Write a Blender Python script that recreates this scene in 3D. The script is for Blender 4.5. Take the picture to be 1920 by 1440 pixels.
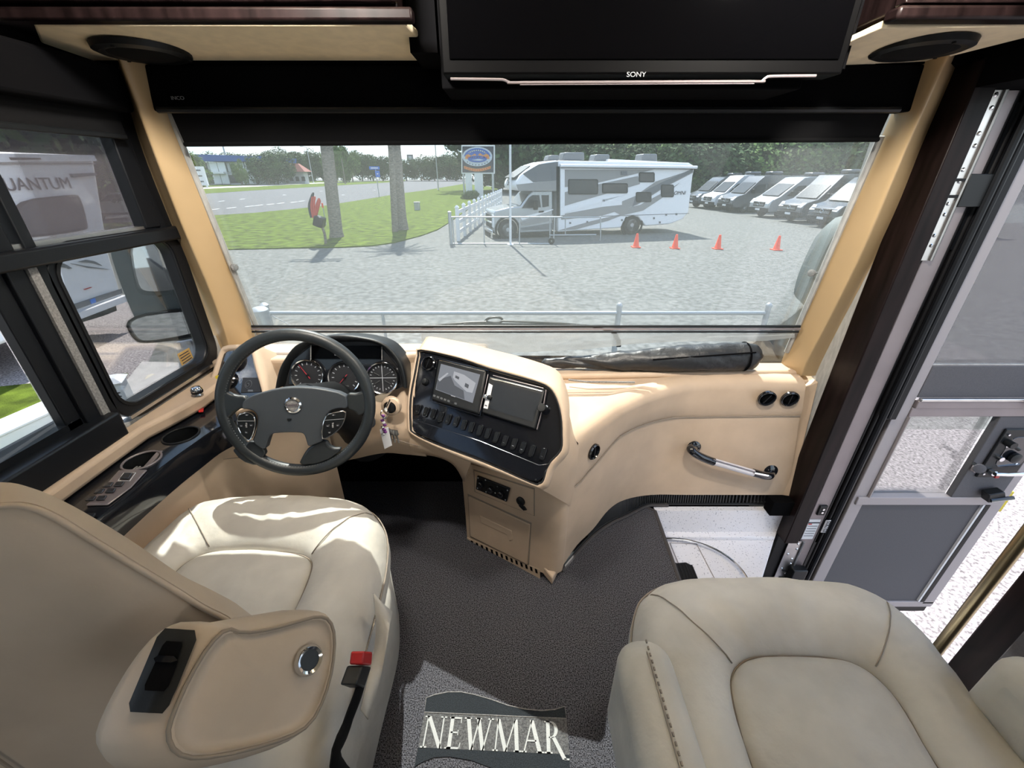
import bpy, bmesh, math, random
from mathutils import Vector, Matrix, noise
S = bpy.context.scene
COL = S.collection
for o in list(bpy.data.objects):
    bpy.data.objects.remove(o, do_unlink=True)
PI = math.pi
def rad(a): return a*PI/180
def sm(a, b, x):
    t = min(1, max(0, (x-a)/(b-a))); return t*t*(3-2*t)

# ---------------------------------------------------------------- camera
PITCH = rad(26.92); FPX = 776.0
CAM = Vector((0, 0, 1.35))
cd = bpy.data.cameras.new('camera'); cam = bpy.data.objects.new('camera', cd); COL.objects.link(cam)
cam.location = CAM; cam.rotation_euler = (PI/2-PITCH, 0, 0)
cd.sensor_width = 36; cd.lens = 36*FPX/1920; cd.clip_start = 0.02; cd.clip_end = 1000
S.camera = cam
# ---------------------------------------------------------------- light and exposure
vs = S.view_settings
vs.view_transform = 'Standard'; vs.look = 'None'; vs.exposure = 0.60; vs.gamma = 1.0; vs.use_curve_mapping = False
S.cycles.max_bounces = 10; S.cycles.transparent_max_bounces = 24
S.cycles.diffuse_bounces = 4; S.cycles.glossy_bounces = 3
S.cycles.caustics_reflective = False; S.cycles.caustics_refractive = False
S.cycles.use_denoising = True
SUN_STRENGTH = 8.8; SKY_STRENGTH = 1.35; FILL_LAMP_W = 27.0
sd = bpy.data.lights.new('sun', 'SUN'); sun = bpy.data.objects.new('sun', sd); COL.objects.link(sun)
sd.energy = SUN_STRENGTH; sd.angle = rad(0.55); sd.color = (1, .955, .88)
sun.rotation_euler = Vector((0.17, -1.0, -1.36)).to_track_quat('-Z', 'Y').to_euler()
wd = bpy.data.worlds.new('sky'); S.world = wd; wd.use_nodes = True
nt = wd.node_tree; nt.nodes.clear()
def N(t, tp, **k):
    n = t.nodes.new(tp)
    for a, b in k.items(): setattr(n, a, b)
    return n
wo = N(nt, 'ShaderNodeOutputWorld'); bg = N(nt, 'ShaderNodeBackground'); bg.inputs[1].default_value = SKY_STRENGTH
tc = N(nt, 'ShaderNodeTexCoord'); sx = N(nt, 'ShaderNodeSeparateXYZ'); nt.links.new(tc.outputs['Generated'], sx.inputs[0])
cr = N(nt, 'ShaderNodeValToRGB'); nt.links.new(sx.outputs[2], cr.inputs[0])
el = cr.color_ramp.elements
el[0].position = 0.0; el[0].color = (.80, .95, 1.0, 1); el[1].position = .7; el[1].color = (.22, .42, .85, 1)
e = el.new(.18); e.color = (.60, .82, 1.0, 1)
mp = N(nt, 'ShaderNodeMapping'); mp.inputs['Scale'].default_value = (1.6, 1.6, 5.0); nt.links.new(tc.outputs['Generated'], mp.inputs[0])
nz = N(nt, 'ShaderNodeTexNoise'); nz.inputs['Scale'].default_value = 2.2; nz.inputs['Detail'].default_value = 7; nt.links.new(mp.outputs[0], nz.inputs['Vector'])
cc = N(nt, 'ShaderNodeValToRGB'); nt.links.new(nz.outputs['Fac'], cc.inputs[0])
cc.color_ramp.elements[0].position = .46; cc.color_ramp.elements[1].position = .62
mx = N(nt, 'ShaderNodeMix', data_type='RGBA'); nt.links.new(cc.outputs[0], mx.inputs[0]); nt.links.new(cr.outputs[0], mx.inputs[6]); mx.inputs[7].default_value = (1.15, 1.15, 1.15, 1)
nt.links.new(mx.outputs[2], bg.inputs[0]); nt.links.new(bg.outputs[0], wo.inputs[0])

# ---------------------------------------------------------------- measuring
_c, _s = math.cos(PITCH), math.sin(PITCH)
def ray(px, py):
    u = (px-960)/FPX; v = (720-py)/FPX
    return Vector((u, _c+v*_s, -_s+v*_c))
def R(px, py, **k):
    """the place in the world that the photograph shows at px, py, on the plane x=, y= or z="""
    d = ray(px, py); (a, val), = k.items(); i = 'xyz'.index(a)
    return CAM + d*((val-CAM[i])/d[i])
def RP(px, py, p0, n):
    d = ray(px, py); return CAM + d*((p0-CAM).dot(n)/d.dot(n))

# ---------------------------------------------------------------- materials
MATS = {}
def mat(name, col, rough=.5, metal=0, spec=.5, var=0, vscale=20, bump=0, bscale=200, coat=0, detail=3, stretch=None, col2=None, emit=None, bdist=.002, pos=(.35, .65)):
    m = bpy.data.materials.new(name); m.use_nodes = True; t = m.node_tree; b = t.nodes['Principled BSDF']
    b.inputs['Base Color'].default_value = (*col, 1); b.inputs['Roughness'].default_value = rough
    b.inputs['Metallic'].default_value = metal; b.inputs['Specular IOR Level'].default_value = spec
    b.inputs['Coat Weight'].default_value = coat; b.inputs['Coat Roughness'].default_value = .06
    if emit: b.inputs['Emission Color'].default_value = (*emit[:3], 1); b.inputs['Emission Strength'].default_value = emit[3]
    if var or bump:
        tc = N(t, 'ShaderNodeTexCoord'); src = tc.outputs['Object']
        if stretch:
            mp = N(t, 'ShaderNodeMapping'); mp.inputs['Scale'].default_value = stretch; t.links.new(src, mp.inputs[0]); src = mp.outputs[0]
    if var:
        n = N(t, 'ShaderNodeTexNoise'); n.inputs['Scale'].default_value = vscale; n.inputs['Detail'].default_value = detail; t.links.new(src, n.inputs['Vector'])
        r = N(t, 'ShaderNodeValToRGB'); t.links.new(n.outputs['Fac'], r.inputs[0])
        c2 = col2 or tuple(min(1, c*(1+var)) for c in col)
        c1 = col if col2 else tuple(max(0, c*(1-var)) for c in col)
        r.color_ramp.elements[0].position = pos[0]; r.color_ramp.elements[1].position = pos[1]
        r.color_ramp.elements[0].color = (*c1, 1); r.color_ramp.elements[1].color = (*c2, 1)
        t.links.new(r.outputs[0], b.inputs['Base Color'])
    if bump:
        n2 = N(t, 'ShaderNodeTexNoise'); n2.inputs['Scale'].default_value = bscale; n2.inputs['Detail'].default_value = 4; t.links.new(src, n2.inputs['Vector'])
        bp = N(t, 'ShaderNodeBump'); bp.inputs['Strength'].default_value = bump; bp.inputs['Distance'].default_value = bdist
        t.links.new(n2.outputs['Fac'], bp.inputs['Height']); t.links.new(bp.outputs[0], b.inputs['Normal'])
    MATS[name] = m; return m
def glass(name, tint=(1, 1, 1), refl=.05, rough=0.0):
    m = bpy.data.materials.new(name); m.use_nodes = True; t = m.node_tree; t.nodes.clear()
    o = N(t, 'ShaderNodeOutputMaterial'); x = N(t, 'ShaderNodeMixShader'); a = N(t, 'ShaderNodeBsdfTransparent'); g = N(t, 'ShaderNodeBsdfGlossy')
    a.inputs[0].default_value = (*tint, 1); g.inputs['Roughness'].default_value = rough
    fr = N(t, 'ShaderNodeFresnel'); fr.inputs[0].default_value = 1.45
    mu = N(t, 'ShaderNodeMath', operation='MULTIPLY'); mu.inputs[1].default_value = refl/.04*.6; t.links.new(fr.outputs[0], mu.inputs[0])
    t.links.new(mu.outputs[0], x.inputs[0]); t.links.new(a.outputs[0], x.inputs[1]); t.links.new(g.outputs[0], x.inputs[2]); t.links.new(x.outputs[0], o.inputs[0])
    MATS[name] = m; return m
def mesh_cloth(name, open_, col, thread=900):
    """a woven see-through screen: part of the light passes, the threads catch the rest"""
    m = bpy.data.materials.new(name); m.use_nodes = True; t = m.node_tree; t.nodes.clear()
    o = N(t, 'ShaderNodeOutputMaterial'); x = N(t, 'ShaderNodeMixShader'); a = N(t, 'ShaderNodeBsdfTransparent'); d = N(t, 'ShaderNodeBsdfDiffuse'); tr = N(t, 'ShaderNodeBsdfTranslucent'); y = N(t, 'ShaderNodeMixShader')
    d.inputs[0].default_value = (*col, 1); tr.inputs[0].default_value = (*col, 1); y.inputs[0].default_value = .35
    tc = N(t, 'ShaderNodeTexCoord'); n = N(t, 'ShaderNodeTexNoise'); n.inputs['Scale'].default_value = thread; n.inputs['Detail'].default_value = 1
    t.links.new(tc.outputs['Object'], n.inputs['Vector'])
    mr = N(t, 'ShaderNodeMapRange'); mr.inputs['From Min'].default_value = .3; mr.inputs['From Max'].default_value = .7
    mr.inputs['To Min'].default_value = 1-open_-.05; mr.inputs['To Max'].default_value = 1-open_+.05
    t.links.new(n.outputs['Fac'], mr.inputs[0]); t.links.new(mr.outputs[0], x.inputs[0])
    t.links.new(d.outputs[0], y.inputs[1]); t.links.new(tr.outputs[0], y.inputs[2]); t.links.new(a.outputs[0], x.inputs[1]); t.links.new(y.outputs[0], x.inputs[2]); t.links.new(x.outputs[0], o.inputs[0])
    MATS[name] = m; return m

# ---------------------------------------------------------------- mesh helpers
class MB:
    def __init__(s): s.v = []; s.f = []
    def add(s, vs, fs):
        k = len(s.v); s.v += [Vector(v) for v in vs]; s.f += [tuple(i+k for i in f) for f in fs]; return s
    def box(s, x0, x1, y0, y1, z0, z1, rot=None, c=None):
        vs = [Vector((x, y, z)) for z in (z0, z1) for y in (y0, y1) for x in (x0, x1)]
        if rot: c = Vector(c); vs = [c+rot@(v-c) for v in vs]
        return s.add(vs, [(0, 2, 3, 1), (4, 5, 7, 6), (0, 1, 5, 4), (2, 6, 7, 3), (0, 4, 6, 2), (1, 3, 7, 5)])
    def hexa(s, a, b):
        """solid between the quads a and b (four corners each, same order)"""
        return s.add(list(a)+list(b), [(3, 2, 1, 0), (4, 5, 6, 7), (0, 1, 5, 4), (1, 2, 6, 5), (2, 3, 7, 6), (3, 0, 4, 7)])
    def quad(s, a, b, c, d): return s.add([a, b, c, d], [(0, 1, 2, 3)])
    def cyl(s, a, b, r, r2=None, n=16, caps=True):
        a = Vector(a); b = Vector(b); r2 = r if r2 is None else r2
        d = (b-a).normalized(); x = d.orthogonal().normalized(); y = d.cross(x)
        vs = [p+(x*math.cos(2*PI*i/n)+y*math.sin(2*PI*i/n))*q for p, q in ((a, r), (b, r2)) for i in range(n)]
        fs = [(i, (i+1) % n, n+(i+1) % n, n+i) for i in range(n)]
        if caps: fs += [tuple(range(n-1, -1, -1)), tuple(range(n, 2*n))]
        return s.add(vs, fs)
    def lathe(s, c, ax, prof, n=24, ref=None, cap=True):
        """prof: (radius, height along ax) pairs"""
        c = Vector(c); ax = Vector(ax).normalized(); x = (Vector(ref)-ax*Vector(ref).dot(ax)).normalized() if ref else ax.orthogonal().normalized(); y = ax.cross(x)
        vs = [c+ax*h+(x*math.cos(2*PI*i/n)+y*math.sin(2*PI*i/n))*r for r, h in prof for i in range(n)]
        fs = [(k*n+i, k*n+(i+1) % n, (k+1)*n+(i+1) % n, (k+1)*n+i) for k in range(len(prof)-1) for i in range(n)]
        if prof[0][0] > 1e-5 and cap: fs.append(tuple(range(n-1, -1, -1)))
        if prof[-1][0] > 1e-5 and cap: fs.append(tuple(range((len(prof)-1)*n, len(prof)*n)))
        return s.add(vs, fs)
    def tube(s, pts, r, n=10, closed=False, caps=True, flat=1.0, up=None):
        pts = [Vector(p) for p in pts]; m = len(pts); rs = r if isinstance(r, (list, tuple)) else [r]*m
        vs = []; prev = None
        for i, p in enumerate(pts):
            a = pts[(i-1) % m] if closed or i > 0 else p; b = pts[(i+1) % m] if closed or i < m-1 else p
            d = (b-a).normalized()
            if up is not None: x = (Vector(up)-d*Vector(up).dot(d)).normalized()
            else: x = d.orthogonal().normalized() if prev is None else (prev-d*prev.dot(d)).normalized()
            prev = x; y = d.cross(x)
            vs += [p+(x*math.cos(2*PI*k/n)*flat+y*math.sin(2*PI*k/n))*rs[i] for k in range(n)]
        fs = []
        for i in range(m if closed else m-1):
            j = (i+1) % m
            fs += [(i*n+k, i*n+(k+1) % n, j*n+(k+1) % n, j*n+k) for k in range(n)]
        if caps and not closed: fs += [tuple(range(n-1, -1, -1)), tuple(range((m-1)*n, m*n))]
        return s.add(vs, fs)
    def torus(s, c, ax, R_, r, n=40, k=10, ref=None):
        c = Vector(c); ax = Vector(ax).normalized(); x = ax.orthogonal().normalized(); y = ax.cross(x)
        return s.tube([c+(x*math.cos(2*PI*i/n)+y*math.sin(2*PI*i/n))*R_ for i in range(n)], r, k, closed=True)
    def prism(s, poly, e):
        """closed polygon (3D points) pushed along e"""
        poly = [Vector(p) for p in poly]; e = Vector(e); n = len(poly)
        return s.add(poly+[p+e for p in poly], [tuple(range(n-1, -1, -1)), tuple(range(n, 2*n))]+[(i, (i+1) % n, n+(i+1) % n, n+i) for i in range(n)])
    def grid(s, rows, close_u=False):
        m = len(rows[0]); vs = [p for r in rows for p in r]
        fs = [(i*m+j, i*m+(j+1) % m, (i+1)*m+(j+1) % m, (i+1)*m+j) for i in range(len(rows)-1) for j in range(m if close_u else m-1)]
        return s.add(vs, fs)
    def ball(s, c, r, n=12, k=8, sc=(1, 1, 1)):
        c = Vector(c)
        return s.lathe_sc(c, r, n, k, sc)
    def lathe_sc(s, c, r, n, k, sc):
        rows = [[c+Vector((r*sc[0]*math.sin(PI*j/k)*math.cos(2*PI*i/n), r*sc[1]*math.sin(PI*j/k)*math.sin(2*PI*i/n), r*sc[2]*math.cos(PI*j/k))) for i in range(n)] for j in range(k+1)]
        return s.grid(rows, close_u=True)
    def build(s, name, m, parent=None, smooth=False, bevel=0, seg=2, sub=0, solid=0, recalc=True, angle=40):
        root = parent
        while root is not None and root.parent is not None: root = root.parent
        off = ROOT.get(root.name, Vector()) if root is not None else Vector()
        me = bpy.data.meshes.new(name); me.from_pydata([v-off for v in s.v], [], s.f)
        if recalc:
            bm = bmesh.new(); bm.from_mesh(me); bmesh.ops.remove_doubles(bm, verts=bm.verts, dist=1e-6); bmesh.ops.recalc_face_normals(bm, faces=bm.faces); bm.to_mesh(me); bm.free()
        ms = m if isinstance(m, (list, tuple)) else [m]
        for q in ms: me.materials.append(MATS[q] if isinstance(q, str) else q)
        o = bpy.data.objects.new(name, me); COL.objects.link(o)
        if parent is not None: o.parent = parent
        if solid:
            md = o.modifiers.new('solid', 'SOLIDIFY'); md.thickness = solid; md.offset = 0
        if bevel:
            md = o.modifiers.new('bevel', 'BEVEL'); md.width = bevel; md.segments = seg; md.limit_method = 'ANGLE'; md.angle_limit = rad(35)
        if sub:
            md = o.modifiers.new('sub', 'SUBSURF'); md.levels = sub; md.render_levels = sub
        if smooth or bevel or sub:
            me.polygons.foreach_set('use_smooth', [True]*len(me.polygons))
            if smooth != 'all' and not sub:
                try: me.set_sharp_from_angle(angle=rad(angle))
                except Exception: pass
        return o
ROOT = {}
def tag(o, label=None, cat=None, group=None, kind=None):
    if label: o['label'] = label
    if cat: o['category'] = cat
    if group: o['group'] = group
    if kind: o['kind'] = kind
    return o
def thing(name, label, cat, loc=(0, 0, 0), group=None):
    o = bpy.data.objects.new(name, None); COL.objects.link(o); o.empty_display_size = .05
    o.location = loc; ROOT[o.name] = Vector(loc)
    return tag(o, label, cat, group)
def struct(o): o['kind'] = 'structure'; return o
def place(o, loc, rz=0):
    o.location = loc; o.rotation_euler = (0, 0, rz); return o
def copy_tree(o, parent=None):
    c = o.copy(); COL.objects.link(c)
    if parent is not None: c.parent = parent
    for ch in list(o.children): copy_tree(ch, c)
    return c
def text(name, s, m, parent, o, x, y, size, depth=.001, align='CENTER', font_x=1.0, serif=False, shear=0):
    """raised lettering turned into a mesh; o = place, x = reading direction, y = up"""
    cu = bpy.data.curves.new(name, 'FONT'); cu.body = s; cu.size = size; cu.extrude = depth; cu.align_x = align; cu.align_y = 'CENTER'; cu.shear = shear
    t = bpy.data.objects.new('tmp', cu); COL.objects.link(t)
    me = bpy.data.meshes.new_from_object(t.evaluated_get(bpy.context.evaluated_depsgraph_get()))
    bpy.data.objects.remove(t, do_unlink=True)
    x = Vector(x).normalized(); y = (Vector(y)-x*Vector(y).dot(x)).normalized(); z = x.cross(y); o = Vector(o)
    root = parent
    while root is not None and root.parent is not None: root = root.parent
    off = ROOT.get(root.name, Vector()) if root is not None else Vector()
    for v in me.vertices: v.co = o+x*v.co.x*font_x+y*v.co.y+z*v.co.z-off
    me.materials.clear(); me.materials.append(MATS[m])
    ob = bpy.data.objects.new(name, me); COL.objects.link(ob); ob.parent = parent
    return ob
def spline(pts, n=8, closed=False):
    """Catmull-Rom through the points"""
    pts = [Vector(p) for p in pts]; m = len(pts); out = []
    for i in range(m if closed else m-1):
        g = lambda k: pts[k % m] if closed else pts[min(m-1, max(0, k))]
        p0, p1, p2, p3 = g(i-1), g(i), g(i+1), g(i+2)
        for k in range(n):
            t = k/n
            out.append(.5*((2*p1)+(p2-p0)*t+(2*p0-5*p1+4*p2-p3)*t*t+(3*p1-p0-3*p2+p3)*t**3))
    if not closed: out.append(pts[-1])
    return out
def chaikin(pts, it=2, closed=True):
    pts = [Vector(p) for p in pts]
    for _ in range(it):
        q = []; m = len(pts)
        for i in range(m if closed else m-1):
            a, b = pts[i], pts[(i+1) % m]; q += [a*.75+b*.25, a*.25+b*.75]
        pts = q if closed else [pts[0]]+q+[pts[-1]]
    return pts
def rrect(c, x, y, w, h, r, k=4):
    """rounded rectangle: centre, axes, width, height, corner radius"""
    c = Vector(c); x = Vector(x).normalized(); y = Vector(y).normalized(); out = []
    for sx_, sy_, a0 in ((1, 1, 0), (-1, 1, 90), (-1, -1, 180), (1, -1, 270)):
        for i in range(k+1):
            a = rad(a0+90*i/k); out.append(c+x*(sx_*(w/2-r)+r*math.cos(a))+y*(sy_*(h/2-r)+r*math.sin(a)))
    return out

# ---------------------------------------------------------------- palette
mat('beige_vinyl', (.52, .395, .285), .55, var=.06, vscale=9, bump=.25, bscale=900, bdist=.0006)
mat('cream_headliner', (.90, .77, .54), .85, var=.05, vscale=30, bump=.2, bscale=600)
mat('cream_pillar', (.46, .325, .175), .38, var=.03, vscale=6)
mat('black_gloss', (.008, .009, .012), .12, coat=.6)
mat('black_plastic', (.007, .008, .009), .42, spec=.35, bump=.15, bscale=700, bdist=.0004)
mat('black_matte', (.003, .003, .0035), .95, spec=.04)
mat('black_fabric', (.004, .004, .0045), .9, spec=.15, bump=.2, bscale=900)
mat('wheel_leather', (.016, .020, .023), .42, bump=.3, bscale=700, bdist=.0005)
mat('hub_plastic', (.040, .047, .055), .5, bump=.35, bscale=1100, bdist=.0004)
mat('stitch_grey', (.25, .26, .27), .8)
mat('chrome', (.75, .76, .78), .12, metal=1)
mat('brushed_steel', (.62, .60, .58), .32, metal=1, var=.1, vscale=12)
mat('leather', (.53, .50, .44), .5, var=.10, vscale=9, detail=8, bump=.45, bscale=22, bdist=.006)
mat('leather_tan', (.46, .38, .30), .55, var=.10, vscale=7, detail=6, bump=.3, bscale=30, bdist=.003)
mat('seam_dark', (.25, .21, .17), .8)
mat('grille_grey', (.022, .022, .023), .5)
mat('carpet', (.067, .067, .077), .95, spec=.1, var=.95, vscale=320, detail=2, bump=.6, bscale=300, bdist=.003)
mat('carpet_binding', (.055, .050, .052), .9)
mat('logo_dark', (.024, .028, .033), .95, spec=.1, var=.4, vscale=500, bump=.6, bscale=500)
mat('logo_field', (.120, .121, .125), .95, spec=.1, var=.35, vscale=230, detail=2, bump=.9, bscale=480, bdist=.004)
mat('logo_white', (.45, .46, .46), .9, spec=.1, bump=.6, bscale=400)
mat('speckled_step', (.38, .38, .42), .5, var=1, vscale=150, detail=1, col2=(.80, .79, .82), bump=.1, bscale=300, pos=(.28, .36))
mat('dark_wood', (.008, .0045, .0045), .36, spec=.14, coat=.02, var=.5, vscale=5, stretch=(6, 6, .7))
mat('mauve_metal', (.26, .225, .23), .38, metal=.45, var=.05, vscale=8)
mat('rubber_seal', (.005, .005, .006), .55, spec=.3)
mat('grey_door_frame', (.34, .31, .315), .5, metal=.2)
mat('charcoal_panel', (.085, .082, .090), .75, var=.08, vscale=300)
mat('wall_fabric', (.40, .40, .385), .95, var=.12, vscale=90, bump=.4, bscale=300, stretch=(1, 1, .25))
mat('window_black', (.006, .007, .009), .38, spec=.3)
mat('felt_grey', (.20, .195, .19), .9, var=.25, vscale=200)
mat('white_plastic', (.72, .72, .74), .4)
mat('clear_acrylic', (.70, .67, .70), .15, coat=.5)
mat('yellow_label', (.62, .48, .03), .5)
mat('red_plastic', (.45, .02, .02), .4)
mat('maroon', (.22, .03, .035), .5)
mat('paper', (.70, .70, .72), .7)
mat('ink', (.03, .03, .04), .8)
mat('gauge_face', (.012, .013, .016), .6)
mat('needle_red', (.45, .03, .05), .5)
mat('gauge_mark', (.40, .42, .46), .6)
mat('lcd_dark', (.0008, .0008, .001), .07, spec=.05)
mat('lcd_grey', (.10, .105, .11), .3)
mat('screen_glass', (.030, .034, .040), .08, coat=.5)
mat('purple', (.16, .03, .20), .4)
glass('clear_glass', (.97, .98, .98), .05)
glass('tinted_glass', (.94, .97, .97), .06)
mesh_cloth('sun_screen', .72, (.27, .30, .30), 700)
mesh_cloth('insect_screen', .70, (.22, .20, .22), 700)
mat('tv_plastic', (.0012, .0012, .0014), .5, spec=.06)
ORD = 'first second third fourth fifth sixth seventh eighth ninth tenth eleventh twelfth thirteenth fourteenth fifteenth sixteenth seventeenth eighteenth nineteenth twentieth'.split()
ORD += ['twenty-'+w for w in ORD[:9]]+['thirtieth']
# ================================================================ the setting: the front of the coach
GZ = -1.4                                   # the asphalt outside, below the carpet
WL, WR = -1.124, 1.242                      # the two side walls, inside
WP = Vector((0, 1.58, .805)); WN = Vector((0, 1, .21)).normalized()      # the raked windscreen
def W(px, py, off=0): return RP(px, py, WP-Vector((0, off, 0)), WN)
def wy(z, off=0): return 1.58-.21*(z-.805)-off
def sbox(name, m, *a, parent=None, bevel=0):
    o = MB().box(*a).build(name, m, parent, bevel=bevel)
    if parent is None: struct(o)
    return o
# floor with the cut for the stepwell
fl = [(-1.16, -3, 0), (WR, -3, 0), (WR, .45, 0), (.62, .45, 0), (.625, 1.06, 0), (.643, 1.40, 0), (.60, 1.426, 0), (.60, 1.6, 0), (-1.16, 1.6, 0)]
floor = struct(MB().prism(fl, (0, 0, -.04)).build('floor', 'carpet'))
bind = MB().tube([(.62, .45, -.004), (.625, 1.06, -.004), (.643, 1.40, -.004), (.60, 1.43, -.004)], .009, 8).build('edge_binding', 'carpet_binding', floor, smooth=True)
sb = struct(MB().prism([(-1.16, -3, -.041), (WR, -3, -.041), (WR, .45, -.041), (.62, .45, -.041), (.62, 1.62, -.041), (-1.16, 1.62, -.041)], (0, 0, -.4)).build('floor_deck', 'black_matte'))
# stepwell
well = thing('trim_1', None, None); well['kind'] = 'structure'
LY = R(1320, 1007, z=-.135).y
ex_ = lambda y: 1.05+(y-1.18)*.806
MB().prism([(.625, .45, -.152), (.80, .45, -.152), (.93, .95, -.152), (ex_(1.18), 1.18, -.152), (ex_(LY), LY, -.152), (.625, LY, -.152)], (0, 0, -.05)).build('step_floor', 'speckled_step', well, bevel=.004)
MB().prism([(.625, LY, -.135), (ex_(LY), LY, -.135), (1.236, 1.41, -.135), (.625, 1.41, -.135)], (0, 0, -.06)).build('step_ledge', 'speckled_step', well, bevel=.004)
MB().box(.625, 1.28, .45, 1.40, -.50, -.45).build('lower_step', 'rubber_seal', well)
MB().box(.625, 1.20, 1.40, 1.43, -.50, -.20).build('lower_riser', 'black_matte', well)
MB().box(.645, 1.27, 1.405, 1.43, -.20, -.003).build('riser_front', 'speckled_step', well)
MB().box(.625, 1.235, .45, .47, -.20, -.001).build('riser_rear', 'speckled_step', well)
MB().box(.61, .625, .45, 1.40, -.20, -.012).build('riser_side', 'speckled_step', well)
hp_ = [R(x, y, z=-.15) for x, y in ((1256, 1018), (1306, 1020), (1345, 1095), (1290, 1100))]
MB().prism(hp_, (0, 0, -.006)).build('step_hatch', 'speckled_step', well, bevel=.002)
MB().tube([(p+Vector((0, 0, .001))) for p in hp_], .002, 5, closed=True).build('hatch_joint', 'grey_door_frame', well)
p = [R(x, y, z=-.13) for x, y in ((1238, 1009), (1285, 1012), (1335, 1027), (1375, 1052), (1402, 1087), (1415, 1130))]
MB().tube(spline(p, 5), .005, 8).build('step_edge_wire', 'chrome', well, smooth=True)
tp_ = [R(x, y, z=-.125) for x, y in ((1264, 1055), (1286, 1053), (1300, 1060), (1316, 1100), (1280, 1104))]
tread = MB().prism(tp_, (0, 0, -.03)).build('step_pedal', 'rubber_seal', well, bevel=.006)
for k in range(6):
    t = (k+.5)/6; q0, q1 = tp_[0].lerp(tp_[2], t), tp_[4].lerp(tp_[3], t)
    MB().tube([q0+Vector((0, 0, .001)), q1+Vector((0, 0, .001))], .002, 6).build('tread_rib', 'black_plastic', tread)
# walls
wl = struct(MB().box(-1.20, WL, -3, 1.64, -.04, .70).build('wall_left', 'wall_fabric'))
sbox('wall_left_upper', 'black_fabric', -1.20, WL, -3, 1.42, 1.60, 1.96, parent=wl)
sbox('wall_left_rear', 'wall_fabric', -1.20, WL, -3, -1.6, .70, 1.62, parent=wl)
sbox('wall_left_front', 'wall_fabric', -1.20, -1.13, 1.46, 1.64, .70, .80, parent=wl)
wr = struct(MB().box(WR, 1.32, 1.446, 1.66, -.2, 1.62).build('wall_right', 'wall_fabric'))
sbox('wall_right_rear', 'dark_wood', 1.20, 1.34, .40, .67, -.15, .70, parent=wr, bevel=.006)
sbox('wall_right_panel', 'charcoal_panel', 1.192, 1.20, .42, .60, .20, .66, parent=wr, bevel=.003)
sbox('wall_right_low', 'wall_fabric', WR, 1.32, -3, .40, -.2, .70, parent=wr)
sbox('wall_right_back', 'wall_fabric', WR, 1.32, -3, -1.6, .70, 1.96, parent=wr)
sbox('wall_right_upper', 'wall_fabric', WR, 1.32, -1.6, .67, 1.55, 1.96, parent=wr)
sbox('wall_right_post', 'dark_wood', 1.20, 1.34, .40, .67, .70, 1.96, parent=wr, bevel=.006)
sbox('door_header', 'black_matte', 1.235, 1.50, .60, 1.47, 1.555, 2.0, parent=wr)
sbox('ceiling', 'cream_headliner', -1.2, 1.32, -3, 1.25, 1.96, 2.0)
sbox('ceiling_front', 'black_matte', -1.2, 1.34, 1.376, 1.46, 1.613, 2.06)
sbox('ceiling_filler', 'black_matte', -.235, -.172, 1.20, 1.372, 1.60, 2.0)
sbox('ceiling_filler', 'black_matte', .70, .80, 1.23, 1.372, 1.575, 2.0)
sbox('ceiling_join', 'black_matte', -1.2, 1.34, 1.24, 1.37, 2.0, 2.06)
sbox('wall_rear', 'wall_fabric', -1.2, 1.32, -3.06, -3.0, -.04, 2.0)
# outer body below the windscreen (keeps daylight out of the footwell)
sbox('wall_front', 'black_matte', -1.2, 1.32, 1.66, 1.72, -.45, .62)
# ---------------------------------------------------------------- windscreen
ws = thing('window_1', None, None); ws['kind'] = 'structure'
g = MB().hexa([Vector((x, wy(z, o), z)) for x, z, o in ((-1.12, .58, -.012), (1.235, .58, -.012), (1.235, 1.66, -.012), (-1.12, 1.66, -.012))],
              [Vector((x, wy(z, o), z)) for x, z, o in ((-1.12, .58, -.018), (1.235, .58, -.018), (1.235, 1.66, -.018), (-1.12, 1.66, -.018))])
g.build('windscreen_pane', 'tinted_glass', ws)
for a, b in (((315, 208), (492, 640)), ((1652, 255), (1475, 660))):
    p, q = W(*a, .012), W(*b, .012)
    MB().tube([p, q], .010, 8).build('windscreen_seal', 'wall_fabric', ws, smooth=True)
m = MB().box(-1.12, 1.24, 1.615, 1.66, .56, .605); m.build('lower_seal', 'rubber_seal', ws)
# corner posts with cream covers
def pillar(name, rows, side, base=None):
    out = []
    for py, a, b, cq in rows:
        if side < 0: fl_, cr_, ed = R(a, py, x=WL+.006), W(b, py, .10), W(cq, py, .015)
        else: ed, cr_, fl_ = W(a, py, .015), W(b, py, .10), R(cq, py, x=WR-.006)
        mid = (cr_+ed)/2+Vector((0, -.012, 0)); back = Vector((ed.x+side*.004, wy(ed.z, -.006), ed.z))
        k = cr_+(fl_-cr_)*.25+Vector((-side*.012, -.004, 0))
        out.append([fl_+Vector((side*.02, .0, 0)), fl_, fl_+(k-fl_)*.08+Vector((-side*.004, -.006, 0)), k, cr_, mid, ed, back])
    o = MB().grid(out).build(name, 'cream_pillar', smooth='all')
    o.modifiers.new('sub', 'SUBSURF').render_levels = 2; o.modifiers['sub'].levels = 2
    return struct(o)
pl = pillar('trim_2', [(100, 211, 214, 279), (180, 238, 246, 306), (262, 260, 277, 337), (350, 294, 311, 372), (434, 328, 343, 406), (550, 377, 398, 447), (641, 416, 427, 479), (690, 432, 441, 490)], -1)
pr_ = pillar('trim_3', [(100, 1731, 1783, 1802), (178, 1695, 1746, 1770), (260, 1659, 1708, 1733), (320, 1633, 1682, 1710), (378, 1605, 1657, 1688), (470, 1566, 1618, 1646), (578, 1516, 1565, 1588), (640, 1488, 1532, 1556), (680, 1467, 1510, 1536), (704, 1466, 1502, 1526)], 1)
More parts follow.
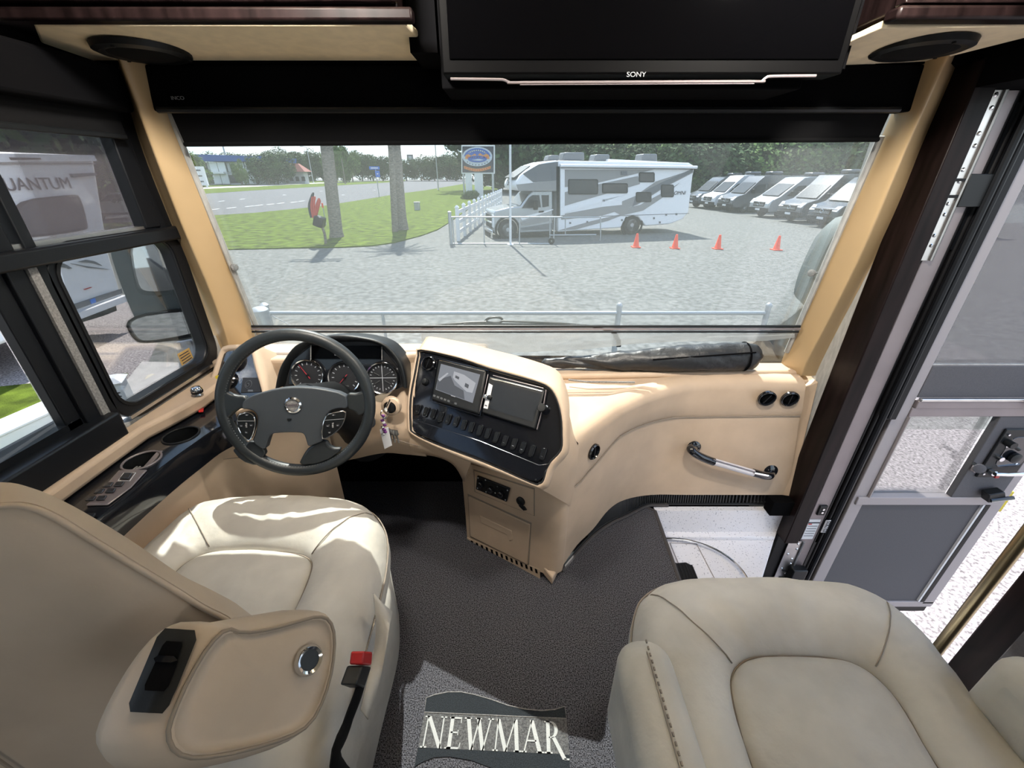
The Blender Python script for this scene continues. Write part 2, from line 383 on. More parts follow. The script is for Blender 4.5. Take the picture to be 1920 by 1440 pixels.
for par, pts in ((pl, ((331, 423, .09), (385, 551, .09))), (pr_, ((1720, 278, .06), (1644, 435, .06), (1583, 565, .06), (1532, 675, .06)))):
    for x, y, o in pts:
        c = R(x, y, x=(WL+.012 if x < 900 else WR-.012)); d = Vector((1 if x < 900 else -1, -.3, 0))
        MB().lathe(c, d, [(.004, 0), (.004, .003), (.002, .004)], 8).build('screw', 'brushed_steel', par)
# ---------------------------------------------------------------- driver's side window
dw = thing('window_2', None, None); dw['kind'] = 'structure'
X0, X1 = WL-.03, WL+.010
def yzring(outer, inner, x0, x1):
    n = len(outer); m = MB()
    vs = [Vector((x, y, z)) for x in (x0, x1) for P in (outer, inner) for y, z in P]
    fs = []
    for i in range(n):
        j = (i+1) % n
        fs += [(i, j, n+j, n+i), (2*n+i, 3*n+i, 3*n+j, 2*n+j), (i, 2*n+i, 2*n+j, j), (n+i, n+j, 3*n+j, 3*n+i)]
    return m.add(vs, fs)
def rr2(y0, y1, z0, z1, r, k=5):
    out = []
    for cy, cz, a0 in ((y1-r, z1-r, 0), (y0+r, z1-r, 90), (y0+r, z0+r, 180), (y1-r, z0+r, 270)):
        for i in range(k+1): a = rad(a0+90*i/k); out.append((cy+r*math.cos(a), cz+r*math.sin(a)))
    return out
yzring(rr2(1.0, 1.462, .698, 1.20, .09), rr2(1.03, 1.405, .748, 1.165, .055), X0, X1).build('sash_frame', 'window_black', dw, smooth=True, bevel=.004)
yzring(rr2(1.02, 1.42, .738, 1.175, .06), rr2(1.028, 1.412, .746, 1.167, .055), X0-.004, X1+.003).build('sash_gasket', 'rubber_seal', dw, smooth=True)
MB().box(X0, X1-.004, 1.40, 1.475, 1.16, 1.62).build('upper_front_frame', 'window_black', dw, bevel=.004)
MB().box(X0, X1, 1.34, 1.40, 1.20, 1.62).build('upper_front_stile', 'window_black', dw, bevel=.004)
MB().box(X0-.01, X1+.022, .30, 1.47, 1.158, 1.198).build('middle_rail', 'window_black', dw, bevel=.006)
MB().box(X0, X1-.006, .50, 1.36, 1.196, 1.208).build('rail_cap', 'brushed_steel', dw)
MB().box(X0, X1-.002, .925, .965, .72, 1.62).build('centre_post', 'window_black', dw, bevel=.003)
MB().box(X0, X1+.004, .965, .985, .72, 1.16).build('felt_strip', 'felt_grey', dw)
MB().box(X0, X1, .985, 1.012, .715, 1.62).build('centre_stile', 'window_black', dw, bevel=.003)
MB().box(X0, X1-.012, .885, .925, .74, 1.62).build('rear_stile', 'window_black', dw, bevel=.003)
MB().box(X0-.02, X1+.030, -1.6, .985, .690, .765).build('rear_rail', 'window_black', dw, bevel=.006)
MB().box(X0-.03, X1-.012, -1.6, .93, .765, .782).build('rear_track', 'window_black', dw)
MB().box(X1, X1+.006, 1.03, 1.41, .712, .722).build('sill_strip', 'brushed_steel', dw)
MB().box(X0-.006, X0-.002, 1.02, 1.42, .735, 1.17).build('front_pane', 'clear_glass', dw)
MB().box(X0-.006, X0-.002, .90, 1.35, 1.19, 1.62).build('upper_pane', 'clear_glass', dw)
MB().box(X0+.004, X0+.005, .90, 1.35, 1.19, 1.62).build('insect_mesh', 'insect_screen', dw)
MB().box(X0-.020, X0-.016, -1.6, .90, .77, 1.62).build('rear_pane', 'clear_glass', dw)
# ---------------------------------------------------------------- front door post and jamb
jm = thing('trim_4', None, None); jm['kind'] = 'structure'
MB().box(1.230, 1.292, 1.340, 1.447, -.14, 1.62).build('wood_post', 'dark_wood', jm, bevel=.004)
MB().box(1.292, 1.322, 1.380, 1.43, -.70, 1.575).build('jamb_strip', 'mauve_metal', jm, bevel=.002)
MB().box(1.318, 1.340, 1.392, 1.43, -.70, 1.575).build('jamb_groove', 'rubber_seal', jm)
MB().box(1.336, 1.402, 1.384, 1.43, -.70, 1.575).build('jamb_strip', 'mauve_metal', jm, bevel=.003)
MB().box(1.232, 1.30, 1.385, 1.43, -.70, -.141).build('jamb_foot', 'rubber_seal', jm)
MB().box(1.400, 1.500, 1.405, 1.44, -.70, 1.575).build('jamb_recess', 'rubber_seal', jm)
for x, r in ((1.412, .010), (1.440, .007), (1.468, .012)):
    MB().tube([(x, 1.400, -.70), (x, 1.400, 1.57)], r, 10).build('bulb_seal', 'rubber_seal', jm, smooth=True)
c = Vector((1.372, 1.382, .02)); m = MB().box(1.355, 1.389, 1.376, 1.386, -.005, .05); m.build('striker_plate', 'black_plastic', jm, bevel=.003)
MB().cyl((1.372, 1.372, .032), (1.372, 1.378, .032), .005).cyl((1.372, 1.372, .014), (1.372, 1.378, .014), .005).build('striker_screws', 'chrome', jm)
tg = MB().box(1.337, 1.388, 1.381, 1.3845, -.155, -.035).build('inspection_label', 'paper', jm)
MB().box(1.337, 1.388, 1.3800, 1.3812, -.056, -.050).box(1.341, 1.384, 1.3800, 1.3812, -.075, -.073).box(1.341, 1.384, 1.3800, 1.3812, -.09, -.088).box(1.341, 1.384, 1.3800, 1.3812, -.105, -.103).box(1.341, 1.384, 1.3800, 1.3812, -.12, -.118).box(1.341, 1.384, 1.3800, 1.3812, -.135, -.133).build('label_rules', 'ink', tg)
MB().box(1.339, 1.355, 1.3800, 1.3812, -.064, -.058).build('label_flag', 'red_plastic', tg)
MB().box(1.452, 1.462, 1.389, 1.3915, .35, .40).build('jamb_clip', 'white_plastic', jm)
MB().box(1.447, 1.457, 1.389, 1.3915, .02, .07).build('jamb_clip', 'white_plastic', jm)
dt = MB().box(1.418, 1.450, 1.3870, 1.389, -.12, -.045).build('date_sticker', 'white_plastic', jm)
text('sticker_date', '02/7825', 'ink', dt, (1.434, 1.3862, -.0825), (0, 0, 1), (-1, 0, 0), .021, .0004)
# piano hinges
def hinge(z0, z1, x0, n, name='hinge'):
    h = MB().box(x0, x0+.062, 1.376, 1.381, z0, z1).build('hinge_plate', 'brushed_steel', jm)
    MB().tube([(x0+.066, 1.374, z0), (x0+.066, 1.374, z1)], .006, 8).build('hinge_knuckles', 'brushed_steel', h, smooth=True)
    for k in range(n):
        z = z0+(k+.5)*(z1-z0)/n
        MB().lathe((x0+(.018, .050, .046)[k % 3], 1.377, z), (0, -1, 0), [(.0065, 0), (.006, .002), (.003, .004)], 10).build('hinge_screw', 'chrome', h)
    m = MB().box(x0+.105, x0+.150, 1.398, 1.404, z0+.03, z1-.03); m.build('hinge_leaf', 'window_black', h)
    return h
h1 = hinge(1.10, 1.56, 1.286, 15)
for z in (1.285, 1.330): MB().box(1.310, 1.350, 1.370, 1.377, z, z+.008).build('hinge_stop', 'rubber_seal', h1)
MB().box(1.352, 1.43, 1.365, 1.377, 1.26, 1.35).build('door_check', 'black_plastic', h1, bevel=.002)
h2 = hinge(-.46, -.165, 1.282, 9)
MB().box(1.33, 1.40, 1.34, 1.377, -.42, -.32).build('door_check', 'black_plastic', h2, bevel=.006)
for z in (-.36, -.41): MB().box(1.305, 1.340, 1.370, 1.377, z, z+.005).build('hinge_stop', 'rubber_seal', h2)
# ---------------------------------------------------------------- the open entry door
dr = thing('door_1', None, None); dr['kind'] = 'structure'
DY = 1.385
def dbox(name, m, x0, x1, z0, z1, y0=0, y1=.04, bevel=.003, parent=None): return MB().box(x0, x1, DY+y0, DY+y1, z0, z1).build(name, m, parent or dr, bevel=bevel)
dbox('hinge_stile', 'grey_door_frame', 1.488, 1.545, -.62, 1.62)
dbox('latch_stile', 'grey_door_frame', 2.105, 2.165, -.62, 1.62)
dbox('bottom_rail', 'grey_door_frame', 1.488, 2.165, -.645, -.605)
dbox('bottom_sweep', 'rubber_seal', 1.50, 2.15, -.685, -.645, .004, .03)
dbox('lock_rail', 'grey_door_frame', 1.505, 2.14, .055, .098, -.008)
dbox('lower_panel', 'charcoal_panel', 1.54, 2.11, -.61, .058, .008)
MB().box(2.076, 2.086, DY-.002, DY+.01, -.60, .05).build('panel_reveal', 'white_plastic', dr)
MB().box(2.086, 2.106, DY-.004, DY+.01, -.60, .05).build('panel_gap', 'rubber_seal', dr)
dbox('window_rail', 'mauve_metal', 1.545, 2.11, .505, .545, -.004)
dbox('window_rail', 'mauve_metal', 1.550, 2.11, .545, .578, -.010)
dbox('shade_bar', 'brushed_steel', 1.552, 2.11, .578, .590, -.016, .0)
dbox('shade_roll', 'charcoal_panel', 1.546, 2.11, .588, .720, .0, .012)
dbox('latch_board', 'charcoal_panel', 1.905, 2.12, .098, .505, -.006, .02)
MB().box(1.545, 1.906, DY+.022, DY+.026, .098, .505).build('lower_pane', 'clear_glass', dr)
MB().box(1.548, 1.552, DY-.01, DY+.03, .098, .505).build('pane_edge', 'grey_door_frame', dr)
MB().box(1.545, 2.11, DY+.003, DY+.0045, .715, 1.62).build('insect_mesh', 'insect_screen', dr)
MB().box(1.545, 2.11, DY+.030, DY+.034, .715, 1.62).build('upper_pane', 'clear_glass', dr)
dbox('screen_stile', 'rubber_seal', 1.445, 1.488, .50, 1.60, -.018, .02)
MB().tube([(1.452, DY-.02, .51), (1.452, DY-.02, 1.6)], .008, 8).build('stile_tube', 'window_black', dr, smooth=True)
MB().tube([(1.43, DY-.022, -.60), (1.43, DY-.022, 1.6)], .010, 8).build('stile_tube', 'window_black', dr, smooth=True)
dbox('reflector_strip', 'yellow_label', 2.165, 2.190, .0, .115, .008, .02)
lp = dbox('lock_plate', 'black_plastic', 1.945, 2.105, .215, .455, -.016, -.006, .012)
MB().prism(rrect((2.04, DY-.018, .345), (1, 0, 0), (0, 0, 1), .11, .15, .03), (0, .004, 0)).build('latch_dish', 'black_gloss', lp, bevel=.002)
MB().cyl((1.985, DY-.018, .25), (1.985, DY-.035, .25), .012).tube([(1.985, DY-.036, .25), (2.03, DY-.042, .252), (2.125, DY-.046, .26)], [.008, .007, .010], 10, flat=1).build('inner_handle', 'chrome', lp, smooth=True)
MB().cyl((1.975, DY-.016, .395), (1.975, DY-.045, .395), .014).cyl((1.975, DY-.03, .395), (2.01, DY-.04, .375), .007).build('bolt_knob', 'black_plastic', lp, smooth=True)
MB().lathe((2.035, DY-.022, .325), (0, -1, 0), [(.022, 0), (.022, .012), (.012, .016)], 14).build('thumb_turn', 'black_plastic', lp, smooth=True)
MB().cyl((1.985, DY-.016, .318), (1.985, DY-.030, .318), .010).build('lock_button', 'chrome', lp)
MB().box(2.005, 2.022, DY-.030, DY-.016, .222, .236).build('lock_flag', 'red_plastic', lp, bevel=.002)
for x, z in ((1.965, .43), (1.965, .235), (2.08, .43), (2.07, .29), (1.985, .375)): MB().cyl((x, DY-.020, z), (x, DY-.014, z), .0045, n=8).build('screw', 'chrome', lp)
dk = MB().tube([(1.905, DY-.012, .285), (1.885, DY-.05, .29)], .007, 8).build('pull_knob', 'black_plastic', dr, smooth=True)
MB().lathe((1.882, DY-.052, .292), (-.4, -.9, .1), [(.004, -.004), (.020, 0), (.020, .005), (.012, .008)], 16).build('knob_cap', 'charcoal_panel', dk, smooth=True)
MB().lathe((1.915, DY-.010, .262), (.3, -.9, .1), [(.016, 0), (.018, .012), (.010, .018)], 16).build('knob_cap', 'mauve_metal', dk, smooth=True)
rl = MB().box(1.955, 2.06, DY-.05, DY-.012, .575, .592).build('shade_latch', 'black_plastic', dr, bevel=.004)
MB().prism([(1.955, DY-.045, .588), (2.03, DY-.05, .60), (2.07, DY-.05, .585), (2.0, DY-.05, .545)], (0, .025, 0)).build('latch_lever', 'black_plastic', rl, bevel=.004)
ll = MB().prism([(2.00, DY-.05, .150), (2.06, DY-.05, .165), (2.085, DY-.05, .125), (2.02, DY-.05, .105)], (0, .035, 0)).build('lower_latch', 'black_plastic', dr, bevel=.004)
MB().tube([(2.02, DY-.05, .12), (2.10, DY-.055, .14)], .008, 8).build('latch_lever', 'black_gloss', ll, smooth=True)
# vertical grab pole behind the door opening
gp = R(1845, 1105, x=1.30)
rail = thing('grab_pole', 'slim brass-brown vertical grab pole at the entry door opening beside passenger seat', 'pole', (1.30, gp.y, -.30))
mat('bronze', (.42, .34, .20), .28, metal=.9)
MB().tube([(1.30, gp.y, -.16), (1.30, gp.y, .66), (1.315, gp.y-.01, .72), (1.34, gp.y-.012, .74)], .015, 12).build('tube', 'bronze', rail, smooth=True)
MB().lathe((1.30, gp.y, -.165), (0, 0, 1), [(.03, 0), (.03, .012), (.018, .018)], 16).build('foot_flange', 'bronze', rail, smooth=True)
MB().tube([(1.322, gp.y+.004, -.15), (1.322, gp.y+.004, .70)], .007, 8).build('seal_strip', 'maroon', rail, smooth=True)
MB().lathe((1.335, gp.y-.012, .74), (1, 0, 0), [(.028, 0), (.028, .006)], 14).build('top_flange', 'bronze', rail, smooth=True)
# ---------------------------------------------------------------- overhead
oc = thing('overhead_cabinet', 'dark wood overhead cabinet above the steering wheel, cream underside', 'cabinet', (-.66, 1.13, 1.64))
MB().box(-1.12, -.24, 1.13, 1.36, 1.64, 1.95).build('body', 'dark_wood', oc, bevel=.004)
MB().box(-1.10, -.235, 1.112, 1.13, 1.665, 1.97).build('door_front', 'dark_wood', oc, bevel=.006)
MB().box(-1.12, -.205, 1.10, 1.132, 1.632, 1.655).build('light_rail', 'dark_wood', oc, bevel=.005)
MB().prism([(-1.02, 1.135, 1.632), (-.225, 1.135, 1.632), (-.185, 1.372, 1.618), (-1.115, 1.372, 1.618), (-1.115, 1.24, 1.626)], (0, 0, .014)).build('headliner_panel', 'cream_headliner', oc, bevel=.004)
oc2 = thing('overhead_cabinet', 'dark wood overhead cabinet above the entry door side, right of the television', 'cabinet', (.92, 1.13, 1.64))
MB().box(.805, 1.235, 1.13, 1.36, 1.655, 1.95).build('body', 'dark_wood', oc2, bevel=.004)
MB().prism([(.80, 1.10, 1.66), (.80, 1.13, 1.66), (.80, 1.13, 1.97), (.80, 1.125, 1.97), (.80, 1.125, 1.705), (.80, 1.112, 1.69)], (.29, 0, 0)).build('door_front', 'dark_wood', oc2, bevel=.004)
MB().box(.785, 1.13, 1.09, 1.132, 1.632, 1.655).build('light_rail', 'dark_wood', oc2, bevel=.006)
MB().prism([(.79, 1.135, 1.628), (1.20, 1.135, 1.632), (1.12, 1.385, 1.618), (.765, 1.385, 1.605)], (0, 0, .014)).build('headliner_panel', 'cream_headliner', oc2, bevel=.003)
def speaker(px, py, label):
    c = R(px, py, z=1.610)
    t = thing('ceiling_speaker', label, 'speaker', c, 'round overhead speakers')
    MB().lathe(c+Vector((0, 0, .016)), (0, 0, -1), [(.102, 0), (.100, .012), (.088, .017), (.080, .014)], 32).build('ring', 'black_plastic', t, smooth=True)
    MB().lathe(c+Vector((0, 0, .004)), (0, 0, -1), [(.081, 0), (.060, .006), (.02, .010), (.0, .0105)], 32).build('grille', 'black_fabric', t, smooth=True)
    for k in range(3): a = k*2.1+.5; MB().lathe(c+Vector((.092*math.cos(a), .092*math.sin(a), .001)), (0, 0, -1), [(.004, 0), (.004, .003)], 8).build('screw', 'rubber_seal', t)
speaker(272, 106, 'round black speaker in cream underside above the steering wheel')
speaker(1722, 100, 'round black speaker in cream underside near the entry door')
# television between the cabinets
tv = thing('television', 'wide black television hung overhead between the two cabinets', 'television', (.28, 1.15, 1.53))
tl, tr_ = -.155, .735
MB().box(tl, tr_, 1.135, 1.20, 1.548, 2.05).build('bezel', 'tv_plastic', tv, bevel=.004)
MB().box(tl+.018, tr_-.018, 1.132, 1.136, 1.575, 2.04).build('screen', 'lcd_dark', tv)
MB().box(tl-.012, tr_-.045, 1.20, 1.36, 1.530, 2.0).build('rear_housing', 'black_matte', tv, bevel=.004)
z = 1.546; m = MB()
lo = [R(x, y, y=1.134) for x, y in ((845, 148), (930, 149), (945, 150), (955, 154), (975, 155), (1200, 154), (1415, 153), (1428, 152), (1436, 146), (1450, 143), (1530, 142))]
MB().tube(spline(lo, 4), .0028, 6, flat=.8).build('chrome_trim', 'mauve_metal', tv, smooth=True)
MB().hexa([lo[4]+Vector((0, 0, -.004)), lo[6]+Vector((0, 0, -.004)), lo[6]+Vector((0, 0, .003)), lo[4]+Vector((0, 0, .003))], [p+Vector((0, .006, 0)) for p in (lo[4]+Vector((0, 0, -.004)), lo[6]+Vector((0, 0, -.004)), lo[6]+Vector((0, 0, .003)), lo[4]+Vector((0, 0, .003)))]).build('trim_bar', 'mauve_metal', tv)
text('brand_lettering', 'SONY', 'stitch_grey', tv, R(1193, 140, y=1.133), (1, 0, 0), (0, 0, 1), .013, .0005, font_x=1.25)
# roller blinds
rb = thing('windscreen_blind', 'black roller blind across the top of the windscreen with grey see-through screen', 'blind', (.05, 1.40, 1.5))
MB().box(-1.0, 1.15, 1.374, 1.43, 1.505, 1.612).build('cassette', 'black_matte', rb, bevel=.006)
MB().tube([(R(292, 195, y=1.366).x, 1.366, 1.508), (R(1692, 190, y=1.366).x, 1.366, 1.508)], .008, 8).build('cassette_lip', 'black_plastic', rb, smooth=True)
f0, f1 = W(322, 215, .045), W(1668, 212, .045)
b0, b1 = W(347, 271, .045), W(1646, 262, .045)
MB().hexa([Vector((f0.x, wy(1.525, .045), 1.525)), Vector((f1.x, wy(1.525, .045), 1.525)), b1, b0], [p+Vector((0, .006, 0)) for p in (Vector((f0.x, wy(1.525, .045), 1.525)), Vector((f1.x, wy(1.525, .045), 1.525)), b1, b0)]).build('blackout_cloth', 'black_fabric', rb)
MB().tube([b0+Vector((0, -.002, 0)), b1+Vector((0, -.002, 0))], .006, 8).build('blackout_hem', 'black_fabric', rb, smooth=True)
s0, s1 = W(478, 612, .035), W(1499, 612, .035)
MB().add([b0+Vector((.0, .012, 0)), b1+Vector((0, .012, 0)), s1, s0], [(0, 1, 2, 3)]).build('screen_cloth', 'sun_screen', rb)
MB().tube([W(472, 612, .038), W(1500, 612, .038)], .0055, 8).build('bottom_bar', 'black_plastic', rb, smooth=True)
MB().tube([W(472, 617, .040), W(1500, 617, .040)], .0045, 8).build('bar_channel', 'mauve_metal', rb, smooth=True)
MB().tube([W(473, 622, .038), W(1497, 622, .038)], .0045, 8).build('bottom_bar', 'black_plastic', rb, smooth=True)
rows = []
for k in range(15):
    t = k/14; x = 790+(1490-790)*t
    lo_ = [(0, 640), (.08, 655), (.16, 664), (.3, 660), (.45, 655), (.58, 644), (.72, 640), (.9, 641), (1, 633)]
    for (a, ya), (b, yb) in zip(lo_, lo_[1:]):
        if a <= t <= b: yl = ya+(yb-ya)*(t-a)/(b-a)
    rows.append([W(x, 625, .04), W(x, (625+yl)/2, .055+.01*math.sin(9*t)), W(x, yl, .075)])
mesh_cloth('loose_mesh', .38, (.36, .38, .38), 500)
MB().grid(rows).build('loose_screen_flap', 'loose_mesh', rb, smooth=True)
text('maker_lettering', 'INCO', 'stitch_grey', rb, R(333, 184, y=1.371), (1, 0, 0), (0, 0, 1), .012, .0005, font_x=1.2)
sbl = thing('side_blind', 'black roller blind above the driver side window', 'blind', (-1.08, .6, 1.5))
MB().box(WL+.012, -1.045, -1.55, 1.37, 1.50, 1.605).build('cassette', 'black_matte', sbl, bevel=.01)
MB().box(WL+.028, WL+.034, -1.5, 1.36, 1.442, 1.52).build('cloth', 'black_fabric', sbl)
MB().box(WL+.024, WL+.038, -1.5, 1.36, 1.436, 1.45).build('hem_bar', 'black_plastic', sbl, bevel=.003)
for x, y, s_ in ((438, 501, 'left'), (1523, 512, 'right')):
    c = W(x, y, .02); d = Vector((1 if x < 900 else -1, -.5, .1)).normalized()
    t = thing('blind_guide', 'small grey round guide knob on the %s corner post of the windscreen' % s_, 'knob', c)
    MB().lathe(c, d, [(.004, -.03), (.004, 0), (.012, .001), (.013, .008), (.008, .012), (0, .0125)], 16).build('knob_head', 'felt_grey', t, smooth=True)
# added unseen fill lamps: a pair brightening the dash, and one farther back
for x, y, w, tilt, lbl in ((-.42, .74, 1.0, 1.38, 'added unseen fill lamp above the driver seat'), (.62, .74, 1.0, 1.38, 'added unseen fill lamp above the passenger seat'), (.1, -1.6, .30, 0, 'added unseen fill lamp in the living area behind the seats')):
    t = thing('added_fill_lamp', lbl, 'lamp', (x, y, 1.96), 'added fill lamps')
    MB().lathe((x, y, 1.955), (0, 0, -1), [(.10, 0), (.10, .010), (.085, .014)], 24, cap=False).build('ring', 'white_plastic', t, smooth=True)
    ld = bpy.data.lights.new('fill_light', 'AREA'); ld.shape = 'DISK'; ld.size = .22; ld.energy = FILL_LAMP_W*w; ld.color = (1, .94, .86)
    lo2 = bpy.data.objects.new('fill_light', ld); COL.objects.link(lo2); lo2.parent = t; lo2.location = (0, 0, -.03); lo2.rotation_euler = (tilt, 0, 0)
# ================================================================ dashboard
da = thing('dashboard', 'beige moulded dashboard curving from the driver round to the entry door', 'dashboard', (.1, 1.4, 0))
def pts(plane, L): return [RP(x, y, *plane) for x, y in L]
def slab(name, m, plane, L, t=.004, lift=.0, parent=None, bevel=0, smooth=False):
    """flat piece seen with outline L on a plane; lift = how far it stands proud, t = its thickness"""
    p0, n = plane; n = n.normalized()
    return MB().prism([RP(x, y, p0, n)+n*lift for x, y in L], -n*t).build(name, m, parent or da, bevel=bevel, smooth=smooth)
# --- right hand side: curved face, seam band, shelf
Bp = [(1057, 1058), (1082, 1022), (1112, 992), (1142, 955), (1172, 937), (1217, 919), (1278, 910), (1350, 909), (1420, 909), (1462, 909)]
Bz = [.025, .035, .045, .07, .075, .075, .075, .075, .075, .075]
Tp = [(1079, 829), (1092, 816), (1131, 787), (1170, 764), (1222, 741), (1274, 725), (1326, 718), (1404, 717), (1470, 719), (1508, 721)]
Sp = [907, 893, 852, 811, 790, 776, 772, 771, 770, 770]
Bv = [R(x, y, z=z) for (x, y), z in zip(Bp, Bz)]; Bv = [Vector((b.x, min(b.y, 1.42), b.z)) for b in Bv]
Tv = [R(x, y, z=.585+.012*min(1, i/5)) for i, (x, y) in enumerate(Tp)]
def refine(L, n=4): return spline(L, n)
Bv, Tv = refine(Bv), refine(Tv)
Sf = []
for i in range(len(Bv)):
    k = i/4; a = min(8, int(k)); sp = Sp[a]+(Sp[a+1]-Sp[a])*(k-a); bp = Bp[a][1]+(Bp[a+1][1]-Bp[a][1])*(k-a); tp = Tp[a][1]+(Tp[a+1][1]-Tp[a][1])*(k-a)
    Sf.append((bp-sp)/(bp-tp))
def fout(i):
    d = (Bv[min(i+1, len(Bv)-1)]-Bv[max(i-1, 0)]); return Vector((d.y, -d.x, 0)).normalized()
low = [[b+(t-b)*f*k+fout(i)*(.0 if k < .99 else 0) for i, (b, t, f) in enumerate(zip(Bv, Tv, Sf))] for k in (0, .25, .5, .75, 1)]
MB().grid(low).build('side_panel', 'beige_vinyl', da, smooth='all')
up_ = [[b+(t-b)*(f+(1-f)*k)+fout(i)*(.010*min(1, k*5)) for i, (b, t, f) in enumerate(zip(Bv, Tv, Sf))] for k in (0, .02, .2, .5, .8, 1)]
crest = [[t+fout(i)*-.012+Vector((0, 0, .016)) for i, t in enumerate(Tv)], [t+fout(i)*-.045+Vector((0, 0, .022)) for i, t in enumerate(Tv)], [t+fout(i)*-.085+Vector((0, 0, .010)) for i, t in enumerate(Tv)]]
back = [Vector((.17+(1.235-.17)*i/(len(Tv)-1), 1.622, .605)) for i in range(len(Tv))]
mid_ = [(c*.5+b*.5) for c, b in zip(crest[2], back)]
MB().grid(up_+crest+[mid_, back]).build('upper_band', 'beige_vinyl', da, smooth='all')
MB().tube([b+(t-b)*f+fout(i)*.0035 for i, (b, t, f) in enumerate(zip(Bv, Tv, Sf))], .0022, 6).build('seam', 'seam_dark', da, smooth=True)
MB().tube([R(1066, 712, z=.625), R(1100, 716, z=.625), R(1190, 717, z=.622)], .004, 8).build('shelf_groove', 'felt_grey', da, smooth=True)
MB().prism([(.17, 1.505, .60), (1.22, 1.54, .60), (1.22, 1.63, .60), (.17, 1.63, .60)], (0, 0, .028)).build('rear_ledge', 'beige_vinyl', da, bevel=.012, seg=3)
e0, e1, e2, e3 = R(1506, 726, y=1.50), R(1535, 716, x=WR-.004), R(1482, 935, x=WR-.004), R(1458, 935, y=1.42)
MB().prism([e0, e1, e2, e3], (0, .03, 0)).build('end_flange', 'beige_vinyl', da, bevel=.004)
MB().prism([R(1506, 721, y=1.515), R(1536, 714, y=1.515), Vector((1.238, 1.62, .62)), Vector((1.16, 1.62, .62))], (0, 0, -.025)).build('end_cap', 'beige_vinyl', da, bevel=.006)
for x, y in ((1507, 762), (1483, 813), (1460, 877)):
    q = RP(x, y, e0, Vector((-.35, -1, 0)))
    MB().lathe(q+Vector((0, -.002, 0)), (-.35, -1, 0), [(.006, 0), (.005, .002), (0, .0022)], 10).build('screw_cap', 'beige_vinyl', da, smooth=True)
# toe grille under the curved face
va = [(1440, 934), (1350, 935), (1278, 936), (1217, 945), (1172, 966), (1142, 980), (1112, 1001), (1082, 1031), (1050, 1068)]
vt = [(1440, 909), (1350, 909), (1278, 910), (1217, 919), (1172, 937), (1142, 955), (1112, 992), (1087, 1025), (1052, 1064)]
vz = [.075, .075, .075, .075, .075, .068, .035, .012, .004]
ga = spline([R(x, y, z=.0) for x, y in va], 8); gt = spline([R(x, y, z=z) for (x, y), z in zip(vt, vz)], 8)
ga = [Vector((p.x, min(p.y, 1.44), 0.001)) for p in ga]; gt = [Vector((p.x, min(p.y, 1.43), p.z)) for p in gt]
tg_ = MB().grid([[p+Vector((0, .02, 0)) for p in ga], [p+Vector((0, .02, 0)) for p in gt]]).build('toe_grille', 'black_matte', da)
m = MB(); L = len(ga)
for k in range(0, 100):
    t = k/100*(L-1)*.80; i = int(t); f = t-i; a = ga[i].lerp(ga[i+1], f); b = gt[i].lerp(gt[i+1], f)
    d = (ga[i+1]-ga[i]).normalized()*.0028
    a2, b2 = a+(b-a)*.12, b
    m.hexa([a2-d, a2+d, b2+d, b2-d], [q+Vector((0, .025, 0)) for q in (a2-d, a2+d, b2+d, b2-d)])
f = m.build('grille_fins', 'grille_grey', tg_); f['kind'] = 'stuff'
MB().tube([p+Vector((0, 0, .004)) for p in ga], .006, 8).build('grille_foot', 'black_plastic', tg_, smooth=True)
MB().tube([p+Vector((.006, -.010, .003)) for p in ga[20:]], .007, 6).build('edge_binding', 'carpet_binding', floor, smooth=True)
MB().box(1.14, 1.235, 1.37, 1.42, .0, .075).build('grille_end', 'black_matte', da)
# --- lower console box
P0 = R(875, 1010, z=0); n_ = Vector((-.217, -.335, .03)).normalized(); FP = (P0, n_)
fr = [[(863, 866), (868, 925), (872, 970), (875, 1012)], [(935, 884), (937, 955), (940, 1010), (943, 1042)], [(1016, 908), (1015, 975), (1013, 1030), (1012, 1072)]]
rows = []
for k in range(4):
    r = [RP(*fr[j][k], *FP) for j in range(3)]
    g0 = Bv[0]+(Tv[0]-Bv[0])*((1-k/3)*.66)
    a = r[2]; c = g0; mid = Vector(((a.x+c.x)/2+.012, (a.y+c.y)/2-.028, (a.z+c.z)/2))
    q = a.lerp(mid, .55)+Vector((-.002, -.006, 0)); q2 = mid.lerp(c, .5)+Vector((.006, -.008, 0))
    bk = r[0]+Vector((.10, .30, 0))
    rows.append([bk, r[0]+Vector((.012, .02, 0)), r[0]+Vector((.002, .004, 0)), r[0].lerp(r[1], .15), r[1], r[2], q, mid, q2, c])
MB().grid(rows).build('console_box', 'beige_vinyl', da, smooth=True, angle=50)
tip = R(1035, 1097, z=0)
MB().prism([rows[3][2]+Vector((.01, .02, 0)), rows[3][5]+Vector((.0, .01, 0)), tip, rows[3][9]+Vector((0, .01, 0)), rows[3][9]+Vector((.0, .25, 0))], (0, 0, .035)).build('console_foot', 'beige_vinyl', da, bevel=.004)
